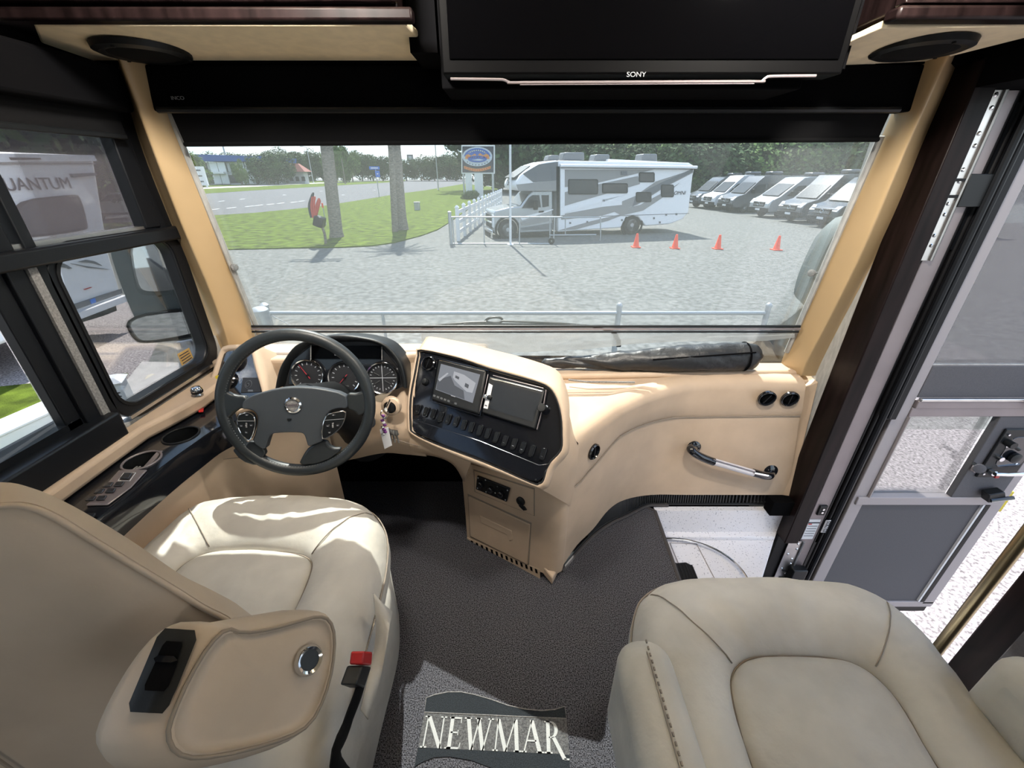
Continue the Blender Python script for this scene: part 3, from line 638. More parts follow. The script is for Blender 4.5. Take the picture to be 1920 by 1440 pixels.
# recessed switch bay, cupboard door, grille
slab('control_recess', 'seam_dark', FP, [(888, 880), (1003, 915), (1003, 968), (890, 922)], .003, .0015, bevel=.002)
bay = slab('control_bay', 'beige_vinyl', FP, [(890, 882), (1001, 917), (1001, 966), (892, 921)], .004, .004, bevel=.004)
cl = slab('climate_control', 'black_plastic', FP, [(898, 889), (959.6, 913), (953, 938.5), (895, 914.5)], .006, .012, bevel=.003)
for x, y in ((906, 904), (925, 914), (944, 922)):
    c = RP(x, y, *FP)+n_*.012
    k = MB().lathe(c, n_, [(.0135, 0), (.0125, .012), (.010, .014), (0, .0145)], 20).build('control_knob', 'black_gloss', cl, smooth=True)
for x, y in ((900, 893), (914, 897), (915, 919), (932, 921), (936, 909), (955, 916), (951, 934), (899, 912)):
    MB().lathe(RP(x, y, *FP)+n_*.012, n_, [(.0028, 0), (.0028, .0012)], 8).build('control_icon', 'gauge_mark' if (x+y) % 3 else 'lcd_grey', cl)
c = RP(978, 938, *FP)
ps = MB().lathe(c, n_, [(.017, 0), (.017, .010), (.013, .013), (0, .0135)], 20).build('power_socket', 'black_plastic', da, smooth=True)
MB().prism([RP(974, 946, *FP)+n_*.008, RP(984, 947, *FP)+n_*.008, RP(990, 954, *FP)+n_*.010, RP(984, 955, *FP)+n_*.010], -n_*.005).build('socket_tab', 'black_plastic', ps, bevel=.001)
slab('door_gap', 'seam_dark', FP, [(877, 926), (997, 980), (992, 1060), (881, 1006)], .003, .0012, bevel=.003)
cd_ = slab('cupboard_door', 'beige_vinyl', FP, [(879, 929), (995, 982), (990, 1057), (883, 1004)], .006, .006, bevel=.005)
slab('finger_pull', 'beige_vinyl', FP, [(902, 965), (961, 993), (964, 1010), (957, 1012), (952, 1000), (904, 978)], .004, .0085, parent=cd_, bevel=.003)
gr_ = slab('floor_grille', 'beige_vinyl', FP, [(876, 1008), (1012, 1068), (1012, 1085), (877, 1024)], .004, .001)
for k in range(14):
    t = k/13; x = 886+(1006-886)*t; y = 1017+(1070-1017)*t
    slab('grille_slot', 'black_matte', FP, [(x-2.4, y-4.4), (x+1.2, y-2.6), (x+2.6, y+4.2), (x-1, y+2.6)], .002, .0035, parent=gr_)
# --- centre instrument panel
PT, PB, PR = R(792, 658, y=1.37), R(772, 790, y=1.21), R(1045, 738, y=1.13)
pn = (PT-PB).cross(PR-PB).normalized(); pn = pn if pn.y < 0 else -pn
CP = (PB, pn)
PO = [(792, 658), (863, 674), (918, 693), (1000, 716), (1028, 728), (1042, 748), (1051, 780), (1053, 815), (1051, 844), (1028, 870), (1019, 899), (1010, 906), (996, 904), (909, 865), (817, 831), (778, 812), (772, 798), (772, 748), (781, 695), (786, 668)]
P3 = pts(CP, PO); cen = sum(P3, Vector())/len(P3)
P3s = spline(P3, 3, closed=True)
def grow(P, d, up): return [p+(p-cen).normalized()*d+pn*up for p in P]
hoodz = []
def hood(P, d, dy, dz): return [p+(p-cen).normalized()*d+Vector((0, dy, dz)) for p in P]
rim = [grow(P3s, -.004, -.006), grow(P3s, .004, .006), grow(P3s, .010, .008), grow(P3s, .017, .000), grow(P3s, .021, -.020)]
h1_ = [p+Vector((.012, .10, .012 if p.z > .62 else 0)) for p in rim[4]]
h2_ = [Vector((p.x, min(p.y+.06, 1.6), min(p.z, .60))) for p in h1_]
MB().grid(rim+[h1_, h2_], close_u=True).build('panel_hood', 'beige_vinyl', da, smooth='all')
pan = MB().prism([p-pn*.004 for p in P3s], -pn*.01).build('instrument_panel', 'black_gloss', da)
MB().tube([p+(p-cen).normalized()*.002+pn*.004 for p in P3s], .0035, 8, closed=True).build('panel_gasket', 'rubber_seal', da, smooth=True)
kick = slab('kick_strip', 'black_gloss', CP, [(776, 786), (900, 826), (1012, 872), (1034, 868), (1017, 897), (1008, 903), (996, 901), (909, 862), (817, 828), (780, 811), (775, 800)], .006, .008, parent=da, bevel=.002)
for x, y in ((795, 664), (1034, 733), (781, 807), (1006, 900), (879, 852)): MB().lathe(RP(x, y, *CP)+pn*(.002 if y < 800 else .0105), pn, [(.003, 0), (.003, .0015), (0, .002)], 8).build('panel_screw', 'window_black', da)
# cheek closing the right side of the hood down to the console and shelf
lk = [RP(x, y, *CP)-pn*.006 for x, y in ((1040, 742), (1054, 777), (1058, 815), (1055, 847), (1034, 874), (1020, 902), (1004, 912))]
bt = lambda k: Bv[0]+(Tv[0]-Bv[0])*k
rk = [Tv[0]+Vector((-.02, .26, .03)), Tv[0]+Vector((-.01, .12, .03)), Tv[0]+Vector((-.005, .03, .015)), bt(.97)+fout(0)*.014, bt(.84)+fout(0)*.014, bt(.66)+fout(0)*.012, bt(.52)+fout(0)*.004]
ck = [[l, l.lerp(r, .35)+Vector((.012, -.008, 0)), l.lerp(r, .75)+Vector((.008, -.004, 0)), r] for l, r in zip(lk, rk)]
MB().grid(ck).build('hood_cheek', 'beige_vinyl', da, smooth='all')
# rear-view monitor
def inset(L, k, c=None):
    c = c or (sum(p[0] for p in L)/len(L), sum(p[1] for p in L)/len(L)); return [(c[0]+(x-c[0])*k, c[1]+(y-c[1])*k) for x, y in L]
mo = [(825, 676), (914, 697), (900, 778), (811, 751)]
mon = slab('rear_view_monitor', 'black_plastic', CP, mo, .012, .012, bevel=.006)
MB().tube([RP(x, y, *CP)+pn*.006 for x, y in inset(mo, 1.05)], .003, 6, closed=True).build('monitor_frame', 'black_gloss', mon, smooth=True)
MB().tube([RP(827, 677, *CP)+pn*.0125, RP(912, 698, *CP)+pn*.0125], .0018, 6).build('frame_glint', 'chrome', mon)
mat('screen_mid', (.02, .02, .02), .25, emit=(.13, .14, .16, 1.0)); mat('screen_dim', (.02, .02, .02), .25, emit=(.045, .050, .060, 1.0)); mat('screen_lit', (.02, .02, .02), .25, emit=(.26, .27, .29, 1.0))
SQ = [(830, 684), (903, 704), (889, 757), (820, 732)]
def uvq(Q, u, v):
    a = (Q[0][0]+(Q[1][0]-Q[0][0])*u, Q[0][1]+(Q[1][1]-Q[0][1])*u); b = (Q[3][0]+(Q[2][0]-Q[3][0])*u, Q[3][1]+(Q[2][1]-Q[3][1])*u); return (a[0]+(b[0]-a[0])*v, a[1]+(b[1]-a[1])*v)
slab('screen_picture', 'screen_mid', CP, SQ, .001, .0128, parent=mon)
def pic(name, m, L, lift): slab(name, m, CP, [uvq(SQ, *p) for p in L], .0003, lift, parent=mon)
pic('screen_ground', 'screen_dim', [(.02, .98), (.0, .62), (.30, .33), (.45, .62), (.70, .70), (.78, .98)], .0132)
pic('screen_trailer', 'screen_lit', [(.36, .14), (.62, .16), (.95, .32), (.93, .68), (.78, .70), (.52, .52), (.42, .44), (.36, .36)], .0134)
pic('screen_window', 'screen_dim', [(.42, .26), (.52, .29), (.52, .38), (.42, .35)], .0137)
pic('screen_window', 'screen_dim', [(.70, .42), (.80, .45), (.80, .58), (.70, .55)], .0137)
pic('screen_kerb', 'screen_lit', [(.02, .60), (.20, .26), (.24, .27), (.06, .66)], .0134)
for k in range(7):
    x = 816+k*6.6; y = 741+k*2.4
    slab('monitor_button', 'lcd_grey' if k != 5 else 'window_black', CP, [(x, y), (x+4.2, y+1.5), (x+3.4, y+5), (x-.8, y+3.5)], .001, .0128, parent=mon)
slab('monitor_mark', 'gauge_mark', CP, [(849, 742), (857, 744.5), (856.6, 746), (848.6, 743.5)], .0006, .0128, parent=mon)
# radio screen
ro = [(919, 707), (1023, 733), (1005, 806), (905, 774)]
rd = slab('radio_display', 'black_plastic', CP, ro, .010, .010, bevel=.004)
slab('display_glass', 'screen_glass', CP, [(929, 718), (1017, 740), (1000, 792), (919, 767)], .001, .0108, parent=rd)
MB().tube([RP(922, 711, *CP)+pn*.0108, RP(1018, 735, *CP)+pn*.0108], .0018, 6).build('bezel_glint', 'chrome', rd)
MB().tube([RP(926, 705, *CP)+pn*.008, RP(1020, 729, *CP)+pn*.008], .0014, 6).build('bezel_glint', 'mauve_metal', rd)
MB().tube([RP(916, 703, *CP)+pn*.006, RP(909, 738, *CP)+pn*.006, RP(899, 776, *CP)+pn*.006], .002, 6).build('panel_divider', 'mauve_metal', rd, smooth=True)
MB().tube([RP(1025, 732, *CP)+pn*.008, RP(1021, 757, *CP)+pn*.008, RP(1008, 806, *CP)+pn*.008], .0018, 6).build('edge_line', 'mauve_metal', rd, smooth=True)
slab('memory_card_strip', 'white_plastic', CP, [(919, 720), (926, 724), (916.5, 768), (909, 766)], .0012, .0115, parent=rd)
slab('strip_mark', 'ink', CP, [(911.5, 760), (916, 761.3), (915.5, 763.5), (911, 762)], .0006, .012, parent=rd)
c = RP(914, 746, *CP)+pn*.018
MB().lathe_sc(c, .008, 14, 8, (1, 1, 1)).build('ball_knob', 'chrome', rd, smooth='all')
MB().lathe(RP(921, 747, *CP)+pn*.012, pn, [(.008, 0), (.008, .006), (.005, .008)], 14).build('ball_seat', 'rubber_seal', rd, smooth=True)
c = RP(1019, 767, *CP)+pn*.020
mk = MB().lathe(c, pn, [(.0125, 0), (.0135, .002), (.0135, .006), (.012, .008), (0, .0082)], 24).build('magnet_mount', 'black_plastic', da, smooth=True)
MB().cyl(c-pn*.02, c, .004).build('mount_stem', 'chrome', mk)
MB().lathe_sc(RP(1027, 764, *CP)+pn*.014, .005, 10, 6, (1, 1, 1)).build('mount_ball', 'chrome', mk, smooth='all')
# round air outlet, dimmer
def outlet(name, c, n, r, parent, ref=(1, 0, .4)):
    o = MB().lathe(c, n, [(r, 0), (r, r*.25), (r*.86, r*.38), (r*.76, r*.2), (r*.74, -.002)], 28).build(name, 'black_gloss', parent, smooth=True)
    n = Vector(n).normalized(); rf = (Vector(ref)-n*Vector(ref).dot(n)).normalized(); b = n.cross(rf)
    MB().lathe(c, n, [(r*.74, r*.02), (r*.60, r*.16), (r*.2, r*.20), (0, r*.2)], 24).build('outlet_ball', 'black_matte', o, smooth=True)
    MB().hexa([c-rf*r*.62-b*r*.05+n*r*.16, c+rf*r*.62-b*r*.05+n*r*.16, c+rf*r*.62+b*r*.05+n*r*.16, c-rf*r*.62+b*r*.05+n*r*.16], [c-rf*r*.62-b*r*.04+n*r*.3, c+rf*r*.62-b*r*.04+n*r*.3, c+rf*r*.62+b*r*.04+n*r*.3, c-rf*r*.62+b*r*.04+n*r*.3]).build('outlet_vane', 'black_plastic', o)
    MB().torus(c+n*r*.30, n, r*.88, r*.05, 28, 6).build('outlet_ring', 'felt_grey', o, smooth=True)
    return o
outlet('air_outlet', RP(804, 682, *CP), pn, .026, da, (.1, 0, 1))
MB().lathe(RP(797, 716, *CP), pn, [(.013, 0), (.012, .004), (.008, .010), (0, .012)], 18).build('dimmer_knob', 'black_plastic', da, smooth=True)
# sixteen rocker switches
ex = (RP(1018, 851, *CP)-RP(784, 768, *CP)).normalized(); ey = pn.cross(ex); ey = ey if ey.z > 0 else -ey
zs = [(455, 645), (520, 665), (580, 680), (640, 705), (700, 725), (765, 745), (830, 770), (890, 790), (960, 815), (1025, 840), (1095, 870), (1165, 900), (1240, 925), (1310, 955), (1385, 985), (1475, 1010)]
for k, (zx, zy) in enumerate(zs):
    c = RP(680+zx*.2292, 620+zy*.2292, *CP)
    sw = MB().prism([p+pn*.001 for p in rrect(c, ex+ey*.18, ey, .0165, .037, .005)], pn*.003).build('rocker_switch', 'black_gloss', da, bevel=.001)
    q = rrect(c+pn*.004, ex+ey*.18, ey, .0125, .031, .004)
    lift = [pn*(.006 if (p-c).dot(ey) > 0 else .001) for p in q]
    MB().add(q+[p+l for p, l in zip(q, lift)], [tuple(range(len(q), 2*len(q)))]+[(i, (i+1) % len(q), len(q)+(i+1) % len(q), len(q)+i) for i in range(len(q))]).build('rocker', 'black_plastic', sw, smooth=True)
    if k in (0, 1, 4, 5, 11, 12, 13, 15): MB().prism([c-ey*.008-ex*.003+pn*.0062, c-ey*.008+ex*.003+pn*.0062, c-ey*.0065+ex*.003+pn*.0062, c-ey*.0065-ex*.003+pn*.0062], pn*.0006).build('switch_mark', 'gauge_mark' if k in (12, 13) else 'lcd_grey', sw)
# --- left side: deck, fascia, cluster, pod
MB().prism([(-1.118, 1.40, .735), (-.80, 1.40, .742), (-.30, 1.39, .77), (-.16, 1.39, .77), (-.10, 1.55, .735), (-.10, 1.63, .715), (-1.118, 1.63, .715)], (0, 0, -.14)).build('deck', 'beige_vinyl', da, bevel=.015, seg=3)
fu = [(398, 700, 1.42), (440, 745, 1.36), (500, 735, 1.34), (560, 738, 1.335), (640, 740, 1.33), (720, 735, 1.32), (768, 728, 1.30), (778, 730, 1.28)]
fm = [(398, 760, 1.36), (440, 790, 1.32), (500, 800, 1.30), (560, 800, 1.27), (640, 800, 1.26), (700, 800, 1.21), (762, 800, 1.20), (776, 810, 1.22)]
fl2 = [(398, 850, 1.25), (440, 860, 1.28), (500, 875, 1.28), (560, 870, 1.27), (640, 865, 1.26), (715, 850, 1.21), (760, 852, 1.19), (800, 856, 1.18)]
top_ = [R(x, y, y=d)+Vector((0, .09, .06)) for x, y, d in fu]
rowsf = [top_, [R(x, y, y=d) for x, y, d in fu], [R(x, y, y=d) for x, y, d in fm], [R(x, y, y=d) for x, y, d in fl2], [R(x, y, y=d)+Vector((0, .04, -.005)) for x, y, d in fl2]]
rowsf = [spline(r, 5) for r in rowsf]
MB().grid(rowsf).build('knee_fascia', 'beige_vinyl', da, smooth='all')
# fascia under the instrument panel, running to the console box
ua = [(772, 800), (817, 834), (858, 850), (886, 861)]; la = [(770, 852), (830, 860), (866, 898), (880, 930)]
ul = spline([RP(x, y, PB-pn*.012, pn) for x, y in ua], 6)
ll_ = spline([R(770, 852, y=1.19), R(815, 856, y=1.185), R(850, 872, y=1.18), R(870, 905, y=1.19)], 6)
MB().grid([ul, [a.lerp(b, .5)+Vector((-.004, -.012, 0)) for a, b in zip(ul, ll_)], ll_, [p+Vector((.02, .05, 0)) for p in ll_]]).build('panel_skirt', 'beige_vinyl', da, smooth='all')
MB().tube(spline([R(735, 822, y=1.195), R(790, 838, y=1.172), R(857, 858, y=1.155)], 5), .0016, 6).build('seam', 'seam_dark', da, smooth=True)
CL = (R(648, 700, y=1.30), Vector((.02, -1, .30)).normalized()); cn = CL[1]
co = [(525, 726), (530, 701), (538, 680), (557, 653), (574, 642), (601, 635), (640, 630), (682, 633), (713, 640), (734, 653), (753, 678), (761, 705), (763, 725)]
cl3 = pts(CL, co); cc3 = sum(cl3, Vector())/len(cl3)
def g2(d, up): return [p+(p-cc3).normalized()*d+cn*up for p in cl3]
cb = MB().grid([spline(r, 4) for r in (g2(-.022, -.004), g2(-.010, .022), g2(-.002, .030), g2(.004, .024), g2(.008, .0), g2(.006, -.10))]).build('cluster_hood', 'black_plastic', da, smooth='all')
face = slab('cluster_face', 'gauge_face', CL, inset(co+[(724, 740), (640, 742), (560, 738)], .97), .01, -.002)
beg = slab('cluster_surround', 'black_gloss', CL, [(545, 678), (580, 650), (716, 650), (748, 690), (752, 722), (540, 722)], .004, .0, bevel=.002)
slab('message_display', 'lcd_dark', CL, [(585, 648), (716, 648), (715, 673), (585, 673)], .003, .004, parent=face)
for a, b, y in ((628, 652, 658.5), (628, 656, 665)): slab('display_text', 'lcd_grey', CL, [(a, y-1.4), (b, y-1.4), (b, y+1.4), (a, y+1.4)], .0005, .0046, parent=face)
for x in (584, 717): slab('display_edge', 'felt_grey', CL, [(x-.8, 647), (x+.8, 647), (x+.8, 675), (x-.8, 675)], .002, .006, parent=face)
ux = Vector((1, .02, 0)).normalized(); uy = cn.cross(ux)*-1; uy = uy if uy.z > 0 else -uy
def gauge(px, py, r, kind):
    c = RP(px, py, *CL)+cn*.004
    g_ = MB().lathe(c, cn, [(r*1.02, 0), (r*1.02, .010), (r*.98, .014), (r*.92, .012), (r*.90, .003)], 40, cap=False).build('gauge', 'chrome', da, smooth=True)
    MB().lathe(c, cn, [(r*.91, .002), (0, .0025)], 32).build('dial', 'gauge_face', g_)
    m = MB()
    def at(a, q, h=.003): return c+(ux*math.cos(a)+uy*math.sin(a))*r*q+cn*h
    if kind < 2:
        for k in range(13):
            a = rad(225-k*22.5); d = (ux*math.sin(a)-uy*math.cos(a))*r*.025
            p, q = at(a, .80), at(a, .66)
            m.add([p-d, p+d, q+d, q-d], [(0, 1, 2, 3)])
        m.build('dial_marks', 'gauge_mark', g_)['kind'] = 'stuff'
        a = rad(125) if kind == 0 else rad(228)
        p, q = at(a, .82, .006), at(a+PI, .25, .006); d = (ux*math.sin(a)-uy*math.cos(a))*r*.022
        MB().hexa([p-d*.4, p+d*.4, q+d, q-d], [v+cn*.0015 for v in (p-d*.4, p+d*.4, q+d, q-d)]).build('needle', 'needle_red', g_)
        MB().lathe(at(0, 0, .005), cn, [(r*.09, 0), (r*.07, .004), (0, .005)], 14).build('needle_hub', 'rubber_seal', g_, smooth=True)
        MB().prism(rrect(at(-PI/2, .55), ux, uy, r*.42, r*.10, r*.04), cn*.0005).build('dial_counter', 'lcd_grey', g_)
    else:
        for a in (0, PI/2):
            p, q = at(a, .86), at(a+PI, .86); d = (ux*math.sin(a)-uy*math.cos(a))*r*.02
            m.add([p-d, p+d, q+d, q-d], [(0, 1, 2, 3)])
        for sx_ in (-1, 1):
            for sy_ in (-1, 1):
                for k in range(5):
                    a = math.atan2(sy_, sx_)+(k-2)*.26; d = (ux*math.sin(a)-uy*math.cos(a))*r*.022
                    p, q = at(a, .78), at(a, .68); m.add([p-d, p+d, q+d, q-d], [(0, 1, 2, 3)])
        m.build('dial_marks', 'gauge_mark', g_)['kind'] = 'stuff'
        for sx_, sy_ in ((-1, 1), (1, 1), (-1, -1), (1, -1)):
            p = c+ux*r*.16*sx_+uy*r*.16*sy_+cn*.006; q = c+ux*r*.5*sx_+uy*r*.36*sy_+cn*.006; d = (q-p).cross(cn).normalized()*r*.02
            MB().hexa([p-d, p+d, q+d*.4, q-d*.4], [v+cn*.001 for v in (p-d, p+d, q+d*.4, q-d*.4)]).build('needle', 'lcd_grey', g_)
gauge(579, 703, .056, 0); gauge(648, 707, .056, 1); gauge(718, 708, .056, 2)
# left pod
q0, q1, q2 = R(405, 670, y=1.40), R(391, 747, y=1.30), R(485, 690, y=1.335)
dn = (q0-q1).cross(q2-q1).normalized(); dn = dn if dn.y < 0 else -dn; DP = (q1, dn)
po = [(391, 747), (399, 722), (408, 700), (419, 664), (426, 658), (436, 656.5), (466, 655.5), (473, 661), (480, 690), (494, 738), (490, 752), (440, 770), (398, 772), (389, 765)]
pc3 = pts(DP, po); pcen = sum(pc3, Vector())/len(pc3)
def g3(d, up): return [p+(p-pcen).normalized()*d+dn*up for p in pc3]
rr_ = [g3(-.003, -.004), g3(.002, .008), g3(.010, .011), g3(.020, .004), g3(.024, -.02), g3(.024, -.10)]
for r in rr_[2:]:
    for i, p in enumerate(r): p.x = max(p.x, -1.118)
MB().grid([spline(r, 4, closed=True) for r in rr_], close_u=True).build('pod_surround', 'beige_vinyl', da, smooth='all')
slab('pod_panel', 'black_gloss', DP, po, .006, -.001)
outlet('air_outlet', RP(444, 679, *DP), dn, .034, da, (.1, 0, 1))
outlet('air_outlet', RP(430, 713, *DP), dn, .030, da, (1, 0, .2))
lb = slab('warning_label', 'yellow_label', DP, [(409, 707), (424, 702), (429, 705), (431, 715), (423, 722), (414, 723)], .001, .013, bevel=.0005)
for k in range(3): slab('label_print', 'ink', DP, [(414+k*3, 709-k), (416+k*3, 708-k), (421+k*2, 716-k*1.5), (419+k*2, 717-k*1.5)], .0004, .0134, parent=lb)
hs = slab('headlamp_dial', 'gauge_face', DP, [(456, 708), (484, 708), (490, 735), (452, 737)], .002, .002, bevel=.001)
MB().torus(RP(465.5, 722, *DP)+dn*.003, dn, .006, .0008, 16, 5).build('dial_symbol', 'lcd_grey', hs)
MB().torus(RP(467, 721, *DP)+dn*.003, dn, .014, .0006, 20, 5).build('dial_symbol', 'lcd_grey', hs)
slab('dial_text', 'lcd_grey', DP, [(466, 731), (475, 731), (475.5, 734.5), (466, 734.5)], .0004, .0028, parent=hs)
sq = slab('pod_switch', 'black_plastic', DP, [(388, 757), (410, 754), (410, 773), (389, 777)], .006, .006, bevel=.002)
MB().tube([RP(x, y, *DP)+dn*.0065 for x, y in ((390, 759), (409, 756), (409, 772), (391, 775))], .0012, 5, closed=True).build('switch_frame', 'felt_grey', sq)
# steering column shroud
MB().tube([Vector((-.625, 1.09, .735)), Vector((-.60, 1.18, .68)), Vector((-.57, 1.30, .56)), Vector((-.56, 1.36, .40))], [.055, .075, .085, .09], 18).build('column_shroud', 'black_plastic', da, smooth=True)
MB().tube(spline([Vector((-.52, 1.14, .705)), Vector((-.46, 1.10, .69)), Vector((-.435, 1.085, .675))], 4), [.010]*9, 8).build('column_lever', 'black_plastic', da, smooth=True)
MB().lathe_sc(Vector((-.435, 1.082, .672)), .016, 10, 8, (1, .8, 1.4)).build('lever_tip', 'hub_plastic', da, smooth='all')
# ignition lock
ig = RP(733, 762, R(733, 762, y=1.20), Vector((.1, -1, .1)))
io = MB().lathe(ig, (-.1, -1, .15), [(.034, -.01), (.032, .006), (.022, .012), (.020, .004)], 24).build('ignition_bezel', 'beige_vinyl', da, smooth=True)
MB().lathe(ig, (-.1, -1, .15), [(.020, .0), (.019, .012), (.014, .015), (0, .0155)], 20).build('ignition_lock', 'window_black', io, smooth=True)
# small round outlet on the curved face, twin outlets near the door
i4 = next(i for i in range(len(Tv)) if (Bv[i]+(Tv[i]-Bv[i])*.8).x > .245)
outlet('air_outlet', R(1437, 746, y=1.462), Vector((-.05, -1, -.12)), .035, da, (.5, 0, 1))
outlet('air_outlet', R(1480, 747, y=1.462), Vector((-.05, -1, -.12)), .035, da, (.05, 0, 1))
bst = min(((Bv[i]+(Tv[i]-Bv[i])*k/40) for i in range(len(Tv)) for k in range(20, 41)), key=lambda p: (p-CAM).normalized().dot(-ray(1107, 845).normalized()))
i4 = min(range(len(Tv)), key=lambda i: abs((Bv[i]+(Tv[i]-Bv[i])*.8).x-bst.x))
outlet('air_outlet', bst+fout(i4)*.010, fout(i4), .030, da, (0, 0, 1))
# grab bar with a clear centre
gb0, gb1 = R(1300, 838, y=1.455), R(1443, 882, y=1.445)
gh = MB().lathe(gb0, (0, -1, .1), [(.030, -.004), (.030, .006), (.022, .012)], 20).build('grab_handle', 'black_gloss', da, smooth=True)
MB().lathe(gb1, (0, -1, .1), [(.034, -.004), (.034, .008), (.022, .016)], 20).build('handle_mount', 'black_gloss', gh, smooth=True)
hp = [gb0+Vector((0, -.005, 0)), R(1295, 842, y=1.415), R(1306, 852, y=1.402), R(1322, 860, y=1.400), R(1338, 866, y=1.398)]
MB().tube(spline(hp, 5), .017, 14).build('handle_elbow', 'black_gloss', gh, smooth=True)
MB().tube([R(1336, 865, y=1.398), R(1416, 888, y=1.392)], .0155, 14).build('handle_bar', 'clear_acrylic', gh, smooth=True)
MB().tube([R(1338, 862, y=1.384), R(1416, 885, y=1.379)], .0025, 6).build('bar_rib', 'mauve_metal', gh, smooth=True)
MB().tube(spline([R(1412, 886, y=1.392), R(1430, 891, y=1.392), R(1443, 892, y=1.40), gb1+Vector((.002, -.01, -.006))], 4), .017, 14).build('handle_elbow', 'black_gloss', gh, smooth=True)
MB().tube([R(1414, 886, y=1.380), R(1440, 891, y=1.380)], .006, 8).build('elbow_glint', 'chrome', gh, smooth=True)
# --- side console under the driver's window
SZ = .645
ct = [(130, 916), (224, 858), (271, 811), (333, 783), (370, 769), (405, 757)]
cr_ = [(169, 978), (192, 958), (239, 924), (286, 883), (317, 850), (364, 816), (405, 803), (415, 801)]
sc = thing('side_console', 'glossy black side console with cup holders below the driver window', 'console', (-1.05, .8, 0))
tt = [Vector((-1.122, .45, SZ))]+[Vector((-1.122, y, SZ)) for y in (.8, 1.0)]+[R(333, 783, z=SZ), R(370, 769, z=SZ), R(400, 757, z=SZ)]
cc_ = [R(x, y, z=SZ) for x, y in cr_]; cc_ = [Vector((x, y, SZ)) for x, y in ((-.945, .45), (-.948, .65), (-.950, .80), (-.945, .92), (-.935, 1.0), (-.925, 1.07), (-.90, 1.12), (-.88, 1.13))]
top_poly = tt+[R(440, 770, z=SZ)]+spline(cc_, 3)[::-1]
cups = [(R(266, 864, z=SZ), .043), (Vector((-1.0, 1.045, SZ)), .046)]
rings = [[p.copy() for p in top_poly]]+[[q+Vector((r*math.cos(2*PI*k/28), r*math.sin(2*PI*k/28), 0)) for k in range(28)] for q, r in cups]
bm = bmesh.new(); eds = []
for ring in rings:
    vv = [bm.verts.new(p) for p in ring]; eds += [bm.edges.new((vv[k], vv[(k+1) % len(vv)])) for k in range(len(vv))]
bmesh.ops.triangle_fill(bm, edges=eds, use_beauty=True); bm.verts.index_update()
for f in [f for f in bm.faces if any((f.calc_center_median()-q).length < r*.97 for q, r in cups)]: bm.faces.remove(f)
m = MB().add([v.co.copy() for v in bm.verts], [tuple(v.index for v in f.verts) for f in bm.faces]); bm.free()
n_ = len(top_poly); m.add(top_poly+[p+Vector((.006, 0, -.012)) for p in top_poly]+[p-Vector((0, 0, .085)) for p in top_poly], [(k+o, (k+1) % n_+o, (k+1) % n_+n_+o, k+n_+o) for o in (0, n_) for k in range(n_)])
bl = m.build('console_top', 'black_gloss', sc, smooth=True, angle=50)
for q, r in cups: MB().lathe(q, (0, 0, -1), [(r, 0), (r*.97, .03), (r*.92, .064), (0, .0645)], 28, cap=False).build('cup_well', 'black_plastic', sc, smooth=True)
for c, r in cups:
    h = MB().torus(c+Vector((0, 0, .001)), (0, 0, 1), r*1.01, .003, 32, 8).build('cup_holder', 'black_plastic' if r > .044 else 'mauve_metal', sc, smooth=True)
    MB().lathe(c-Vector((0, 0, .064)), (0, 0, 1), [(r*.9, 0), (r*.9, .002), (0, .002)], 28).build('cup_mat', 'rubber_seal', h)
c = cups[0][0]
MB().hexa([c+Vector((.012, -.04, -.02)), c+Vector((.026, -.04, -.02)), c+Vector((.024, .045, -.004)), c+Vector((.010, .045, -.004))], [c+Vector((.012, -.04, -.014)), c+Vector((.026, -.04, -.014)), c+Vector((.024, .045, .002)), c+Vector((.010, .045, .002))]).build('cup_divider', 'mauve_metal', sc, bevel=.001)
MB().box(c.x-.025, c.x-.021, c.y-.03, c.y+.01, SZ-.03, SZ-.026).box(c.x-.034, c.x-.030, c.y-.03, c.y+.01, SZ-.03, SZ-.026).build('cup_ribs', 'felt_grey', sc)['kind'] = 'stuff'
SP = (Vector((0, 0, SZ)), Vector((0, 0, 1)))
spl = slab('switch_plate', 'mauve_metal', SP, [(224, 884), (277, 883), (247, 916), (203, 949), (162, 950), (196, 915)], .004, .005, parent=sc, bevel=.002)
mat('button_black', (.03, .03, .034), .25, coat=.5)
for x, y in ((207, 912), (228, 911), (191, 924), (212, 923), (175, 938), (195, 937)):
    slab('window_button', 'button_black', SP, [(x-7, y-2), (x+9, y-3), (x+3, y+5), (x-13, y+6)], .004, .010, parent=spl, bevel=.0015)
slab('mirror_switch', 'button_black', SP, [(236, 892), (252, 892), (244, 903), (227, 903)], .004, .011, parent=spl, bevel=.0015)
MB().tube([RP(x, y, *SP)+Vector((0, 0, .006)) for x, y in ((234, 890), (256, 890), (245, 905), (223, 905))], .001, 5, closed=True).build('switch_frame', 'white_plastic', spl)
slab('rear_switch', 'black_plastic', SP, [(166, 966), (183, 966), (176, 976), (158, 976)], .004, .008, parent=sc, bevel=.002)
slab('hazard_switch', 'red_plastic', SP, [(375, 771), (384, 770), (383, 777), (374, 778)], .004, .012, parent=sc, bevel=.001)
